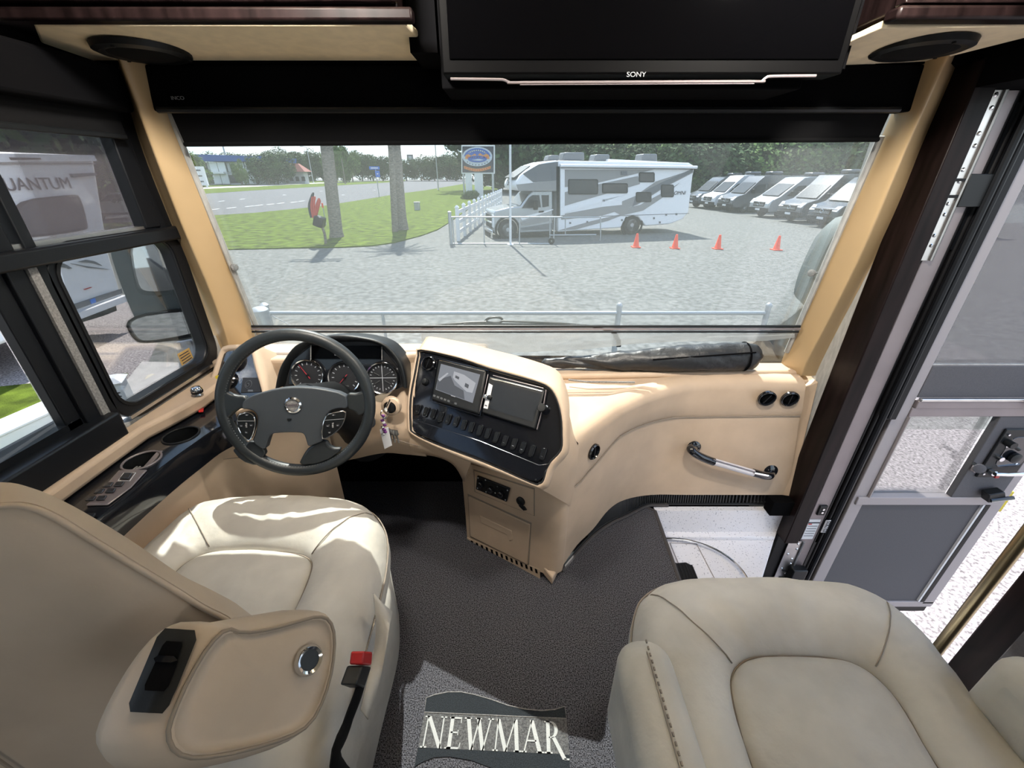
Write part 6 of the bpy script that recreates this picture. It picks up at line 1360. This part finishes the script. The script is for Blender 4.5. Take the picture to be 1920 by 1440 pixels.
for k in range(14):
    p = wf0.lerp(wf1, k/13); h = 1.42
    q = MB().box(p.x-.075, p.x+.075, p.y-.075, p.y+.075, GZ, GZ+h).build('post', 'white_paint', wf_)
    MB().hexa([(p.x-.1, p.y-.1, GZ+h), (p.x+.1, p.y-.1, GZ+h), (p.x+.1, p.y+.1, GZ+h), (p.x-.1, p.y+.1, GZ+h)], [(p.x-.03, p.y-.03, GZ+h+.09), (p.x+.03, p.y-.03, GZ+h+.09), (p.x+.03, p.y+.03, GZ+h+.09), (p.x-.03, p.y+.03, GZ+h+.09)]).build('post_cap', 'white_paint', q)
    if k < 13:
        p2 = wf0.lerp(wf1, (k+1)/13); sd_ = Vector((.03, 0, 0))
        for z in (.30, .72, 1.14): MB().hexa([v+Vector((0, 0, GZ+z-w0_)) for v, w0_ in ((p-sd_, GZ), (p+sd_, GZ), (p2+sd_, GZ), (p2-sd_, GZ))], [v+Vector((0, 0, z+.15)) for v in (p-sd_, p+sd_, p2+sd_, p2-sd_)]).build('rail', 'white_paint', wf_)
# front boundary rail just before the coach
fy = R(1160, 585, z=-.42).y
ff = thing('pipe_fence', 'long grey pipe rail with capped posts just in front of the coach', 'fence', (0, fy, GZ))
def ffp(px, py): return R(px, py, y=fy)
zr = ffp(960, 587).z
for a, b in ((500, 717), (717, 1160), (1160, 1438)): MB().tube([Vector((ffp(a, 587).x, fy, zr)), Vector((ffp(b, 587).x, fy, zr))], .028, 10).build('rail', 'galv', ff, smooth=True)
for px, r, up in ((499, .055, .10), (717, .022, 0), (1160, .040, .10), (1438, .040, .10)):
    x = ffp(px, 587).x; q = MB().cyl((x, fy, GZ), (x, fy, zr+up), r, n=12).build('post', 'galv', ff, smooth=True)
    if up: MB().lathe((x, fy, zr+up), (0, 0, 1), [(r*1.15, 0), (r*1.15, .02), (r*.5, .05), (0, .055)], 12).build('post_cap', 'galv', q, smooth=True)
MB().tube([ffp(506, 590), ffp(560, 618), ffp(640, 670)], .006, 5).build('stay_wire', 'galv', ff)
bo = R(485, 577, y=fy-.35)
bl_ = thing('bollard', 'thick grey steel bollard at the left end of the pipe rail', 'bollard', (bo.x, bo.y, GZ))
MB().lathe((bo.x, bo.y, GZ), (0, 0, 1), [(.11, 0), (.11, bo.z-GZ-.03), (.08, bo.z-GZ), (0, bo.z-GZ+.01)], 18).build('tube', 'galv', bl_, smooth=True)
MB().lathe((bo.x, bo.y, GZ), (0, 0, 1), [(.18, 0), (.18, .02), (.11, .04)], 18).build('footing', 'concrete', bl_, smooth=True)
# ---------------------------------------------------------------- palms and poles on the lawn
def fronds(root, c, n, ln, mname, seed):
    r_ = random.Random(seed)
    for k in range(n):
        a = 2*PI*k/n+r_.uniform(-.2, .2); el0 = r_.uniform(-.1, .9); m = MB(); P = []
        d = Vector((math.cos(a), math.sin(a), 0)); s = Vector((-d.y, d.x, 0))
        for j in range(9): t = j/8; P.append(c+d*ln*t*math.cos(el0*(1-t))+Vector((0, 0, ln*(math.sin(el0)*t-.75*t*t))))
        for j in range(8):
            for sg in (-1, 1):
                for q in (0, .5):
                    b = P[j].lerp(P[j+1], q); w = ln*.28*(1-(j+q)/9)
                    tip_ = b+s*sg*w+d*w*.5-Vector((0, 0, w*.5)); m.add([b, b+(P[j+1]-P[j])*.28, tip_], [(0, 1, 2)])
        m.tube(P, .02, 4)
        m.build('frond', mname, root, recalc=False)
def palm(base, top, r, label, seed, H=10.2, ln=1.7):
    d = (top-base).normalized(); t = thing('palm_tree', label, 'palm', base)
    e = base+d*(H/d.z)
    P = [base.lerp(e, k/16) for k in range(17)]
    MB().tube(P, [r*1.35]+[r*(1.06-.012*k+.04*(k % 2)) for k in range(1, 17)], 14).build('trunk', 'bark', t, smooth=True)
    fronds(t, e, 13, ln, 'leaf_mid', seed)
b1 = G(632, 446); up1 = thing('utility_pole', 'leaning grey utility pole behind the crooked mailbox', 'pole', b1)
d1 = (R(612, 272, y=b1.y+.3)-b1).normalized(); MB().tube([b1+d1*k for k in (0, .3, 3, 6, 9.3)], [.36, .29, .27, .25, .20], 14).build('shaft', 'bark', up1, smooth=True)
for h_ in (8.6, 9.1): MB().tube([b1+d1*h_-Vector((.9, .1, 0)), b1+d1*h_+Vector((.9, .1, 0))], .06, 6).build('crossarm', 'bark', up1)
for x_ in (-.8, -.3, .3, .8): MB().lathe(b1+d1*9.1+Vector((x_, 0, .05)), (0, 0, 1), [(.05, 0), (.07, .05), (.05, .10), (.06, .15), (0, .18)], 8).build('insulator', 'galv', up1, smooth=True)
b2 = G(752, 432); palm(b2, R(739, 272, y=b2.y+.3), .32, 'thick palm trunk standing with a wooden pole on the lawn', 5)
b3 = G(741, 436); pl_ = thing('wooden_pole', 'brown wooden pole standing close before the thick palm trunk', 'pole', b3)
tp = R(733, 272, y=b3.y+.1); dd = (tp-b3).normalized()
MB().tube([b3, b3+dd*9.6], [.16, .12], 12).build('shaft', 'bark', pl_, smooth=True); MB().tube([b3+dd*9.2-Vector((.9, 0, 0)), b3+dd*9.2+Vector((.9, 0, 0))], .06, 6).build('crossarm', 'bark', pl_)
# mailbox with red plume
mbx = G(611, 459); tm = thing('mailbox', 'crooked mailbox with dark box and tall red plume on the lawn edge', 'mailbox', mbx)
mpl = mbx.y
P = [R(x, y, y=mpl) for x, y in ((611, 459), (609, 440), (604, 425), (600, 414))]; P[0].z = GZ
mat('red_paint', (.50, .05, .03), .5)
MB().tube(spline(P, 4), .06, 8).build('post', 'bark', tm, smooth=True)
q = R(599, 416, y=mpl); MB().box(q.x-.20, q.x+.20, q.y-.22, q.y+.22, q.z-.20, q.z+.22, Matrix.Rotation(.35, 3, 'Y'), q).build('box', 'window_black', tm, bevel=.06)
for k, (x0, y0, x1, y1, x2, y2, mm_) in enumerate(((584, 408, 580, 385, 588, 361, 'ink'), (587, 408, 584, 388, 586, 366, 'red_paint'), (589, 406, 588, 385, 590, 368, 'red_paint'), (590, 406, 593, 388, 599, 372, 'red_paint'), (591, 408, 595, 395, 600, 374, 'red_paint'))):
    MB().tube(spline([R(x0, y0, y=mpl), R(x1, y1, y=mpl), R(x2, y2, y=mpl)], 5), [.055]*10+[.03], 7).build('plume', mm_, tm, smooth=True)
MB().tube([R(596, 412, y=mpl), R(588, 407, y=mpl)], .05, 6).build('plume_base', 'red_paint', tm)
og = G(612, 424); tg2 = thing('marker_stake', 'small orange topped stake beside the leaning palm trunk', 'stake', og)
MB().cyl(og, og+Vector((0, 0, 1.0)), .03, n=8).build('stake', 'galv', tg2); MB().cyl(og+Vector((0, 0, 1.0)), og+Vector((0, 0, 1.25)), .05, n=8).build('tip', 'cone_orange', tg2)
ub = G(783, 395); tu = thing('utility_box', 'small grey-green utility box on the lawn right of the palms', 'utility box', ub)
MB().box(ub.x-.22, ub.x+.22, ub.y-.2, ub.y+.2, GZ, GZ+.62).build('cabinet', 'galv', tu, bevel=.04); MB().box(ub.x-.25, ub.x+.25, ub.y-.23, ub.y+.23, GZ+.62, GZ+.68).build('lid', 'galv', tu, bevel=.02)
sp_ = G(711, 369); ts = thing('street_sign', 'blue street name signs on a thin post by the road', 'street sign', sp_)
ztop = R(711, 312, y=sp_.y).z
MB().cyl(sp_, (sp_.x, sp_.y, ztop), .05, n=8).build('post', 'galv', ts)
for a, b, c_, d_ in ((692, 312, 712, 318), (703, 320, 713, 332)):
    p, q = R(a, b, y=sp_.y-.07), R(c_, d_, y=sp_.y-.07); o = MB().box(p.x, q.x, p.y-.02, p.y, q.z, p.z).build('name_plate', 'street_blue', ts)
    MB().box(p.x+.2, q.x-.2, p.y-.03, p.y-.019, (p.z+q.z)/2-.06, (p.z+q.z)/2+.06).build('plate_print', 'white_paint', o)
def thin_pole(px, py, h, r, label, arm=None, m='galv', name='lamp_post', sign=None):
    b = G(px, py); t = thing(name, label, 'pole', b)
    MB().cyl(b, b+Vector((0, 0, h)), r, r*.7, 8).build('shaft', m, t, smooth=True); MB().lathe(b, (0, 0, 1), [(r*2.4, 0), (r*2.4, r), (r, r*2)], 8).build('base', m, t)
    if arm:
        e = b+Vector((arm, 0, h+.3)); MB().tube([b+Vector((0, 0, h-.1)), b+Vector((arm*.5, 0, h+.2)), e], r*.6, 6).build('arm', m, t, smooth=True)
        MB().box(e.x-.5, e.x+.5, e.y-.2, e.y+.2, e.z-.12, e.z+.06).build('lamp_head', m, t, bevel=.05)
    if sign:
        MB().box(b.x-sign, b.x+sign, b.y-.2, b.y, b.z+h-sign, b.z+h+sign).build('panel', 'rv_grey', t); MB().box(b.x-sign*.5, b.x+sign*.5, b.y-.22, b.y-.19, b.z+h-sign*.5, b.z+h+sign*.5).build('panel_face', 'facade', t)
thin_pole(822, 356, 11.5, .10, 'slim dark lamp post on the lawn left of the big sign', .0)
thin_pole(773, 337, 10.0, .25, 'far square sign on a pole beyond the road, right of the palms', name='pole_sign', sign=1.6)
thin_pole(800, 334, 13, .22, 'far roadside lamp post with an arm reaching right', 4.0)
thin_pole(588, 343, 10.5, .14, 'leaning far lamp post in front of the trees behind the road', -1.6)
thin_pole(437, 344, 11.8, .30, 'pale utility pole in front of the blue roofed building', m='facade', name='utility_pole')
thin_pole(648, 345, 6.8, .16, 'thin bare trunk like pole at the far roadside', m='bark', name='utility_pole')
thin_pole(858, 338, 8.5, .16, 'far thin pole just left of the big sign', name='utility_pole', sign=.8)
# ---------------------------------------------------------------- big oval sign
sg = G(900, 372); SGY = sg.y
tsn = thing('roadside_sign', 'big dark roadside sign with an orange, blue and white oval and a curved banner', 'sign', (sg.x, SGY, GZ))
def sgp(x, y, d=0): return R(x, y, y=SGY-d)
MB().prism([sgp(x, y) for x, y in ((865, 272), (928, 272), (928, 326), (865, 326))], (0, .35, 0)).build('cabinet', 'white_paint', tsn, bevel=.03)
MB().prism([sgp(x, y, .01) for x, y in ((867, 274.5), (925.5, 274.5), (925.5, 323.5), (867, 323.5))], (0, -.01, 0)).build('panel', 'sign_dark', tsn)
def oval(cx, cy, a, b, n=36, s0=0, s1=2*PI): return [(cx+a*math.cos(s0+(s1-s0)*i/n), cy+b*math.sin(s0+(s1-s0)*i/n)) for i in range(n if abs(s1-s0) > 6.2 else n+1)]
def sslab(name, m, L, d): MB().prism([sgp(x, y, d) for x, y in L], (0, -.01, 0)).build(name, m, tsn)
sslab('oval_rim', 'sign_pale', oval(895, 293.5, 28, 18.2), .03)
sslab('oval_top', 'sign_blue', oval(895, 293.5, 24.5, 15.5, 30, PI, 2*PI), .045)
sslab('oval_sky', 'sign_orange', [(872, 298), (873, 291), (878, 289), (884, 292), (890, 288), (895, 292), (900, 287), (906, 291), (912, 288), (917, 291), (918, 298)], .06)
sslab('oval_water', 'sign_blue', oval(895, 298, 18, 6.5), .075)
sslab('oval_glint', 'sign_pale', [(884, 300), (898, 298), (908, 300), (898, 301.5)], .09)
sslab('oval_letter_row', 'sign_pale', oval(895, 293.5, 20, 13, 14, PI*1.18, PI*1.82)+oval(895, 293.5, 18, 10.5, 14, PI*1.82, PI*1.18), .06)
for k in range(9):
    a = PI*(1.22+.56*k/8); cx, cy = 895+19*math.cos(a), 293.5+11.8*math.sin(a); sslab('sign_letter', 'sign_dark', [(cx-.7, cy-1.2), (cx+.7, cy-1.2), (cx+.7, cy+1.2), (cx-.7, cy+1.2)], .075)
for k in range(9):
    x = 876+4.4*k; sslab('sign_letter', 'sign_red', [(x, 293), (x+2.6, 293), (x+2.6, 297), (x, 297)], .075)
for k in range(8):
    a = PI*(.78-.56*k/7); cx, cy = 895+24*math.cos(a), 293.5+15.8*math.sin(a); sslab('sign_letter', 'sign_dark', [(cx-.8, cy-1), (cx+.8, cy-1), (cx+.8, cy+1), (cx-.8, cy+1)], .045)
bn_ = [(870+50*t, 313.5+5.5*math.sin(PI*t)) for t in [k/12 for k in range(13)]]
sslab('banner', 'sign_orange', [(x, y-2.6) for x, y in bn_]+[(x, y+2.6) for x, y in bn_[::-1]], .03)
for k in range(11): x, y = 873+44*k/10, 313.5+5.5*math.sin(PI*(3+44*k/10)/50); sslab('banner_letter', 'sign_red', [(x-1.2, y-1.4), (x+1.2, y-1.4), (x+1.2, y+1.4), (x-1.2, y+1.4)], .045)
for a, b in ((867, 870), (872, 884), (889, 905), (922, 926)):
    p, q = sgp(a, 326), sgp(b, 326); MB().box(p.x, q.x, SGY+.02, SGY+.33, GZ, p.z).build('support', 'galv' if b-a < 8 else 'white_paint', tsn)
# ---------------------------------------------------------------- buildings across the road
BY = 128.0
bb = thing('blue_roof_building', 'long two storey building with a blue roof band across the road', 'building', (R(440, 345, y=BY).x, BY, GZ))
def bp2(x, y, d=0): return R(x, y, y=BY-d)
def bquad(name, m, x0, x1, y0, y1, d=0, dep=.4, par=None):
    p, q = bp2(x0, y1), bp2(x1, y0); return MB().box(p.x, q.x, BY-d, BY-d+dep, max(GZ, p.z), q.z).build(name, m, par or bb)
bquad('block', 'facade', 372, 489, 304, 347, 0, 18)
p, q = bp2(362, 305), bp2(491, 290)
MB().prism([bp2(360, 289, 1.2), bp2(491, 293, 1.2), bp2(491, 303, 1.2), bp2(360, 302, 1.2)], (0, 20, 0)).build('roof', 'blue_roof', bb)
for k in range(9):
    x = 377+k*12.2; w = bquad('window', 'dark_glass', x, x+7.5, 306, 322, .1, .2); bquad('frame_bar', 'facade', x+3.4, x+4.1, 306, 322, .15, .1, w)
    w = bquad('window', 'dark_glass', x, x+8, 328, 343, .1, .2)
bquad('canopy', 'white_paint', 400, 425, 322, 326, 1.5, 1.6); bquad('wing', 'terracotta', 481, 494, 305, 325, .6, 4); bquad('wing_wall', 'white_paint', 483, 492, 315, 328, .8, .3)
for x in (405, 420, 455, 470): bquad('column', 'white_paint', x, x+2, 304, 345, .5, .4)
rb_ = thing('red_roof_building', 'small white building with a red tiled roof among far trees', 'building', (R(552, 345, y=140).x, 140, GZ))
p, q = R(537, 334, y=140), R(568, 322, y=140)
MB().box(p.x, q.x, 140, 143, GZ, q.z).build('walls', 'facade', rb_)
MB().hexa([(p.x-1, 139, q.z), (q.x+1, 139, q.z), (q.x+1, 144, q.z), (p.x-1, 144, q.z)], [(p.x+1.5, 141, q.z+2.2), (q.x-1.5, 141, q.z+2.2), (q.x-1.5, 142, q.z+2.2), (p.x+1.5, 142, q.z+2.2)]).build('roof', 'terracotta', rb_)
for k in range(3): x = p.x+1+k*1.8; MB().box(x, x+1, 139.9, 140.05, GZ+.8, GZ+2).build('window', 'dark_glass', rb_)
ms = thing('monument_sign', 'white notice board sign at the far roadside beside the left post', 'sign', G(368, 352))
g0 = G(368, 352); p, q = R(357, 345, y=g0.y), R(379, 312, y=g0.y)
MB().box(p.x, q.x, g0.y, g0.y+.5, p.z-.3, q.z).build('board', 'white_paint', ms)
for k in range(3): MB().box(p.x+.5, q.x-.6, g0.y-.04, g0.y, q.z-.9-k*1.1, q.z-.6-k*1.1).build('print_line', 'rv_grey', ms)
for x in (p.x+.3, q.x-.5): MB().box(x, x+.25, g0.y+.1, g0.y+.4, GZ, p.z).build('leg', 'white_paint', ms)
# ---------------------------------------------------------------- trees
def crown_mesh(name, n, rx_, rz_, seed, leaf, m, lobes=9):
    r_ = random.Random(seed); L = []
    for k in range(lobes):
        a = r_.uniform(0, 2*PI); h = r_.uniform(-.7, .85); q = math.sqrt(max(0, 1-h*h))*r_.uniform(.35, .75)
        L.append((Vector((q*math.cos(a)*rx_, q*math.sin(a)*rx_, h*rz_*.72)), r_.uniform(.34, .52)))
    V = []; F = []
    for i in range(n):
        c, s = L[r_.randrange(lobes)]
        while True:
            d = Vector((r_.uniform(-1, 1), r_.uniform(-1, 1), r_.uniform(-1, 1)))
            if .2 < d.length < 1: break
        d = d.normalized()*r_.uniform(.72, 1.03)
        p = c+Vector((d.x*rx_*s, d.y*rx_*s, d.z*rz_*s))
        nn = (d+Vector((r_.uniform(-.8, .8), r_.uniform(-.8, .8), r_.uniform(-.4, .9)))).normalized(); u = nn.orthogonal().normalized(); v = nn.cross(u); w = leaf*r_.uniform(.6, 1.3)
        k = len(V); V += [p+u*w, p+v*w*.6, p-u*w, p-v*w*.6]; F.append((k, k+1, k+2, k+3))
    me = bpy.data.meshes.new(name); me.from_pydata(V, [], F); me.materials.append(MATS[m]); return me
CR = [crown_mesh('crown_%d' % k, 6500, 3.6, 3.6, 20+k, .17, m, 13) for k, m in enumerate(('leaf_dark', 'leaf_mid', 'leaf_dark', 'leaf_pale'))]
TRK = {}
def tree(x, y, h, k, label, group=None, wide=1.0, trunk=.28, lift=.62):
    t = thing('tree', label, 'tree', (x, y, GZ), group)
    tr = MB().tube([(x, y, GZ-.1), (x+.1, y, GZ+h*.4), (x, y+.1, GZ+h*.8)], [trunk, trunk*.7, trunk*.3], 8).build('trunk', 'bark', t, smooth=True)
    c = bpy.data.objects.new('crown', CR[k % 4]); COL.objects.link(c); c.parent = t; c.location = (0, 0, h*lift); s = h*(1-lift)/3.2
    c.scale = (s*wide, s*wide, s); c.rotation_euler = (0, 0, x*1.7+y); return t
gl_ = 'trees of the dense line behind the motorhome and vans'
for k in range(30):
    t_ = k/29; x = -1.5+96*t_+rnd.uniform(-1, 1); y = 82+rnd.uniform(-4, 6)-20*t_
    tree(x, y, rnd.uniform(14.5, 18)-3*t_, (0, 2, 1, 0, 2)[k % 5], 'dark green tree of the dense line, %s going right from the oval sign' % ORD[k], gl_, wide=1.15, lift=.50)
for k in range(17):
    x = 9+78*k/16+rnd.uniform(-1, 1); tree(x, 63+rnd.uniform(-2, 2)-10*k/16, rnd.uniform(6.5, 9), (2, 0, 1)[k % 3], 'lower bushy tree below the dense line, %s going right from the motorhome' % ORD[k], 'bushy trees before the dense line', wide=1.3, lift=.42)
gf = 'trees beyond the road'; cnt = {}
for k, (px, py, h, c_, w) in enumerate(sorted(((352, 351, 9, 1, 1.1), (366, 350, 7, 1, .8), (455, 348, 6.2, 3, .55), (505, 347, 9, 0, 1.0), (522, 346, 9, 0, 1.0), (545, 338, 13, 2, 1.1), (570, 338, 13, 0, 1.1), (590, 338, 12.5, 2, 1), (606, 338, 12.5, 0, 1), (470, 337, 12.5, 0, 1.2), (430, 336, 13, 0, 1.2), (632, 342, 13.5, 3, .7), (645, 342, 12, 1, .7), (662, 341, 12, 3, .7), (680, 340, 11.5, 0, .9), (700, 338, 12, 0, 1), (718, 337, 11.5, 0, 1), (762, 334, 10, 0, 1.2), (790, 333.5, 10, 2, 1.3), (815, 333, 11, 0, 1.3), (838, 333, 11, 2, 1.3), (855, 333, 12, 0, 1.3)))):
    b = G(px, py)
    if b.y > 200: f = 200/b.y; b = Vector((b.x*f, 200, GZ)); h = h*.92
    lbl = {0: 'dark green tree standing beyond the road', 1: 'rounded mid green tree beyond the road', 2: 'dark spreading tree beyond the road', 3: 'pale green slender tree beyond the road'}[c_]
    cnt[c_] = cnt.get(c_, 0)+1; tree(b.x, b.y, h, c_, '%s, %s from the blue roofed building side' % (lbl, ORD[cnt[c_]-1]), gf, wide=w, lift=.5)
for k, (px, py, w_, h) in enumerate(((378, 348, 6, 1.8), (470, 344, 10, 2.0), (520, 343, 12, 2.2), (560, 342, 12, 2.0))):
    b = G(px, py); t = thing('hedge', ('dark clipped hedge beside the white notice board', 'low hedge before the blue roofed building', 'low hedge left of the red roofed building', 'low hedge below the red roofed building')[k], 'hedge', b)
    c = bpy.data.objects.new('foliage', CR[0]); COL.objects.link(c); c.parent = t; c.location = (0, 0, h*.45); c.scale = (w_/6.5, .35, h/6)
for k in range(3):
    g0 = G(878+k*9, 374-k*1.5); t = thing('shrub', ('reddish shrub at the foot of the oval sign, leftmost', 'middle shrub at the foot of the oval sign', 'shrub at the foot of the oval sign nearest the fence')[k], 'shrub', g0)
    c = bpy.data.objects.new('foliage', CR[1]); COL.objects.link(c); c.parent = t; c.location = (0, 0, .45); c.scale = (.26, .22, .17)
for k, (x, y, h, c_) in enumerate(((-26, 21, 12, 0), (-31, 26, 13, 2), (-37, 33, 13, 1), (-24, 13, 12, 2), (-30, 16, 13, 0), (-44, 40, 14, 0), (-36, 24, 14, 0), (-40, 30, 14, 2), (-52, 50, 13, 1), (-22, 8, 12, 1), (-28, 9, 13, 2))):
    tree(x, y, h, c_, 'dark tree behind the white motorhome with the big rear window, %s in the row' % ORD[k], 'trees behind the white trailer', wide=1.2, lift=.5)
# ---------------------------------------------------------------- white trailer coach at the left
q0_, q1_ = R(232, 562, z=-.85), R(125, 602, z=-.85)
qx = (q0_-q1_).normalized(); qn = Vector((qx.y, -qx.x, 0)); qn = qn if qn.dot(CAM-q0_) > 0 else -qn; QP = (q0_, qn)
tl_ = thing('white_motorhome', 'white motorhome seen from behind through the driver window, big rear window', 'motorhome', (q0_.x, q0_.y, GZ))
def qv(L): return [RP(x, y, *QP) for x, y in L]
QL = qv([(232, 562), (206, 476), (178, 303), (174, 295), (165, 291), (0, 289)]); left_b = q0_-qx*3.1; zt_ = QL[-1].z
poly = [QL[0], QL[1], QL[2], QL[3], QL[4], Vector((left_b.x, left_b.y, zt_+.02)), Vector((left_b.x, left_b.y, -.85))]
MB().prism(poly, -qn*7).build('body', 'rv_white', tl_, bevel=.06)
def qd(name, m, L, lift=.015, t=.02, par=None, it=0):
    q = qv(L); q = chaikin(q, it) if it else q
    return MB().prism([p+qn*lift for p in q], -qn*t).build(name, m, par or tl_)
w = qd('rear_window', 'rubber_seal', [(10, 378), (135, 364), (148, 368), (163, 425), (158, 432), (55, 447), (40, 440)], .03, .03, it=2)
qd('pane', 'rv_glass', [(17, 381), (134, 368), (144, 372), (158, 423), (153, 428), (57, 442), (46, 437)], .036, .01, w, it=1)
qd('roof_cap', 'rv_white', [(-40, 287), (170, 291), (176, 302), (-40, 304)], .06, .06); qd('cap_line', 'rv_taupe', [(-40, 306), (177, 306), (177.4, 308), (-40, 309)], .02, .02)
qd('brake_lamp', 'rubber_seal', [(8, 295), (66, 296), (68, 299), (12, 300)], .08, .03); qd('clearance_bar', 'rv_grey', [(129, 326), (175, 324), (177, 329), (133, 333)], .05, .05)
for L in ([(100, 500), (116, 494), (124, 502)], [(112, 495), (118, 494), (134, 503), (128, 504)], [(132, 494), (165, 502), (203, 505), (160, 499)], [(145, 491), (160, 487), (176, 490), (190, 498), (172, 493), (158, 492)]): qd('graphic', 'rv_grey', L, .02, .02)
qd('tail_strip', 'rv_grey', [(115, 578), (225, 541), (227, 550), (118, 588)], .03, .03); qd('plate', 'street_blue', [(165, 562), (174, 559), (176, 567), (167, 570)], .04, .02); qd('reflector', 'red_plastic', [(157, 542), (170, 538), (170, 539.5), (157, 543.5)], .02, .02)
qd('rear_bumper', 'rv_white', [(120, 592), (229, 553), (233, 563), (126, 603)], .12, .12)
qd('hitch_bar', 'rubber_seal', [(135, 603), (228, 572), (230, 582), (205, 592), (140, 612)], -.1, .2)
qd('hitch_frame', 'rubber_seal', [(150, 606), (215, 582), (218, 592), (160, 612)], -.4, .2)
for z_ in (1.2, 5.4):
    for s_ in (.35, 2.7): c = q0_-qx*s_-qn*z_; wheel(tl_, (c.x, c.y, GZ+.4), qx, .4, .3)
text('lettering', 'QUANTUM', 'ink', tl_, qv([(60, 346)])[0]+qn*.02, qx, (0, 0, 1), .25, .004, font_x=1.12)
# white car beyond it
cb_ = G(238, 412); cdv = Vector((.92, .38, 0)); cnv = Vector((.38, -.92, 0))
wc_ = thing('white_car', 'white car half hidden behind the white motorhome and window post', 'car', cb_)
def cc2(a, z, b=0): return Vector((cb_.x, cb_.y, GZ))+cdv*a+Vector((0, 0, z))+cnv*b
prof = [(-2.3, .35), (-2.35, .8), (-1.9, 1.05), (-1.2, 1.15), (-.5, 1.62), (1.2, 1.66), (1.9, 1.2), (2.25, 1.1), (2.3, .35)]
MB().prism([cc2(a, z) for a, z in prof], -cnv*1.8).build('body', 'car_white', wc_, bevel=.08)
MB().prism([cc2(a, z, .01) for a, z in ((-1.05, 1.15), (-.45, 1.54), (1.1, 1.58), (1.7, 1.2))], -cnv*.03).build('side_window', 'dark_glass', wc_)
MB().prism([cc2(a, z, .01) for a, z in ((-2.2, .3), (-2.2, .45), (2.2, .45), (2.2, .3))], -cnv*.03).build('sill', 'rubber_seal', wc_)
for a in (-1.45, 1.45): wheel(wc_, cc2(a, .33, -.1), cnv, .33, .22)
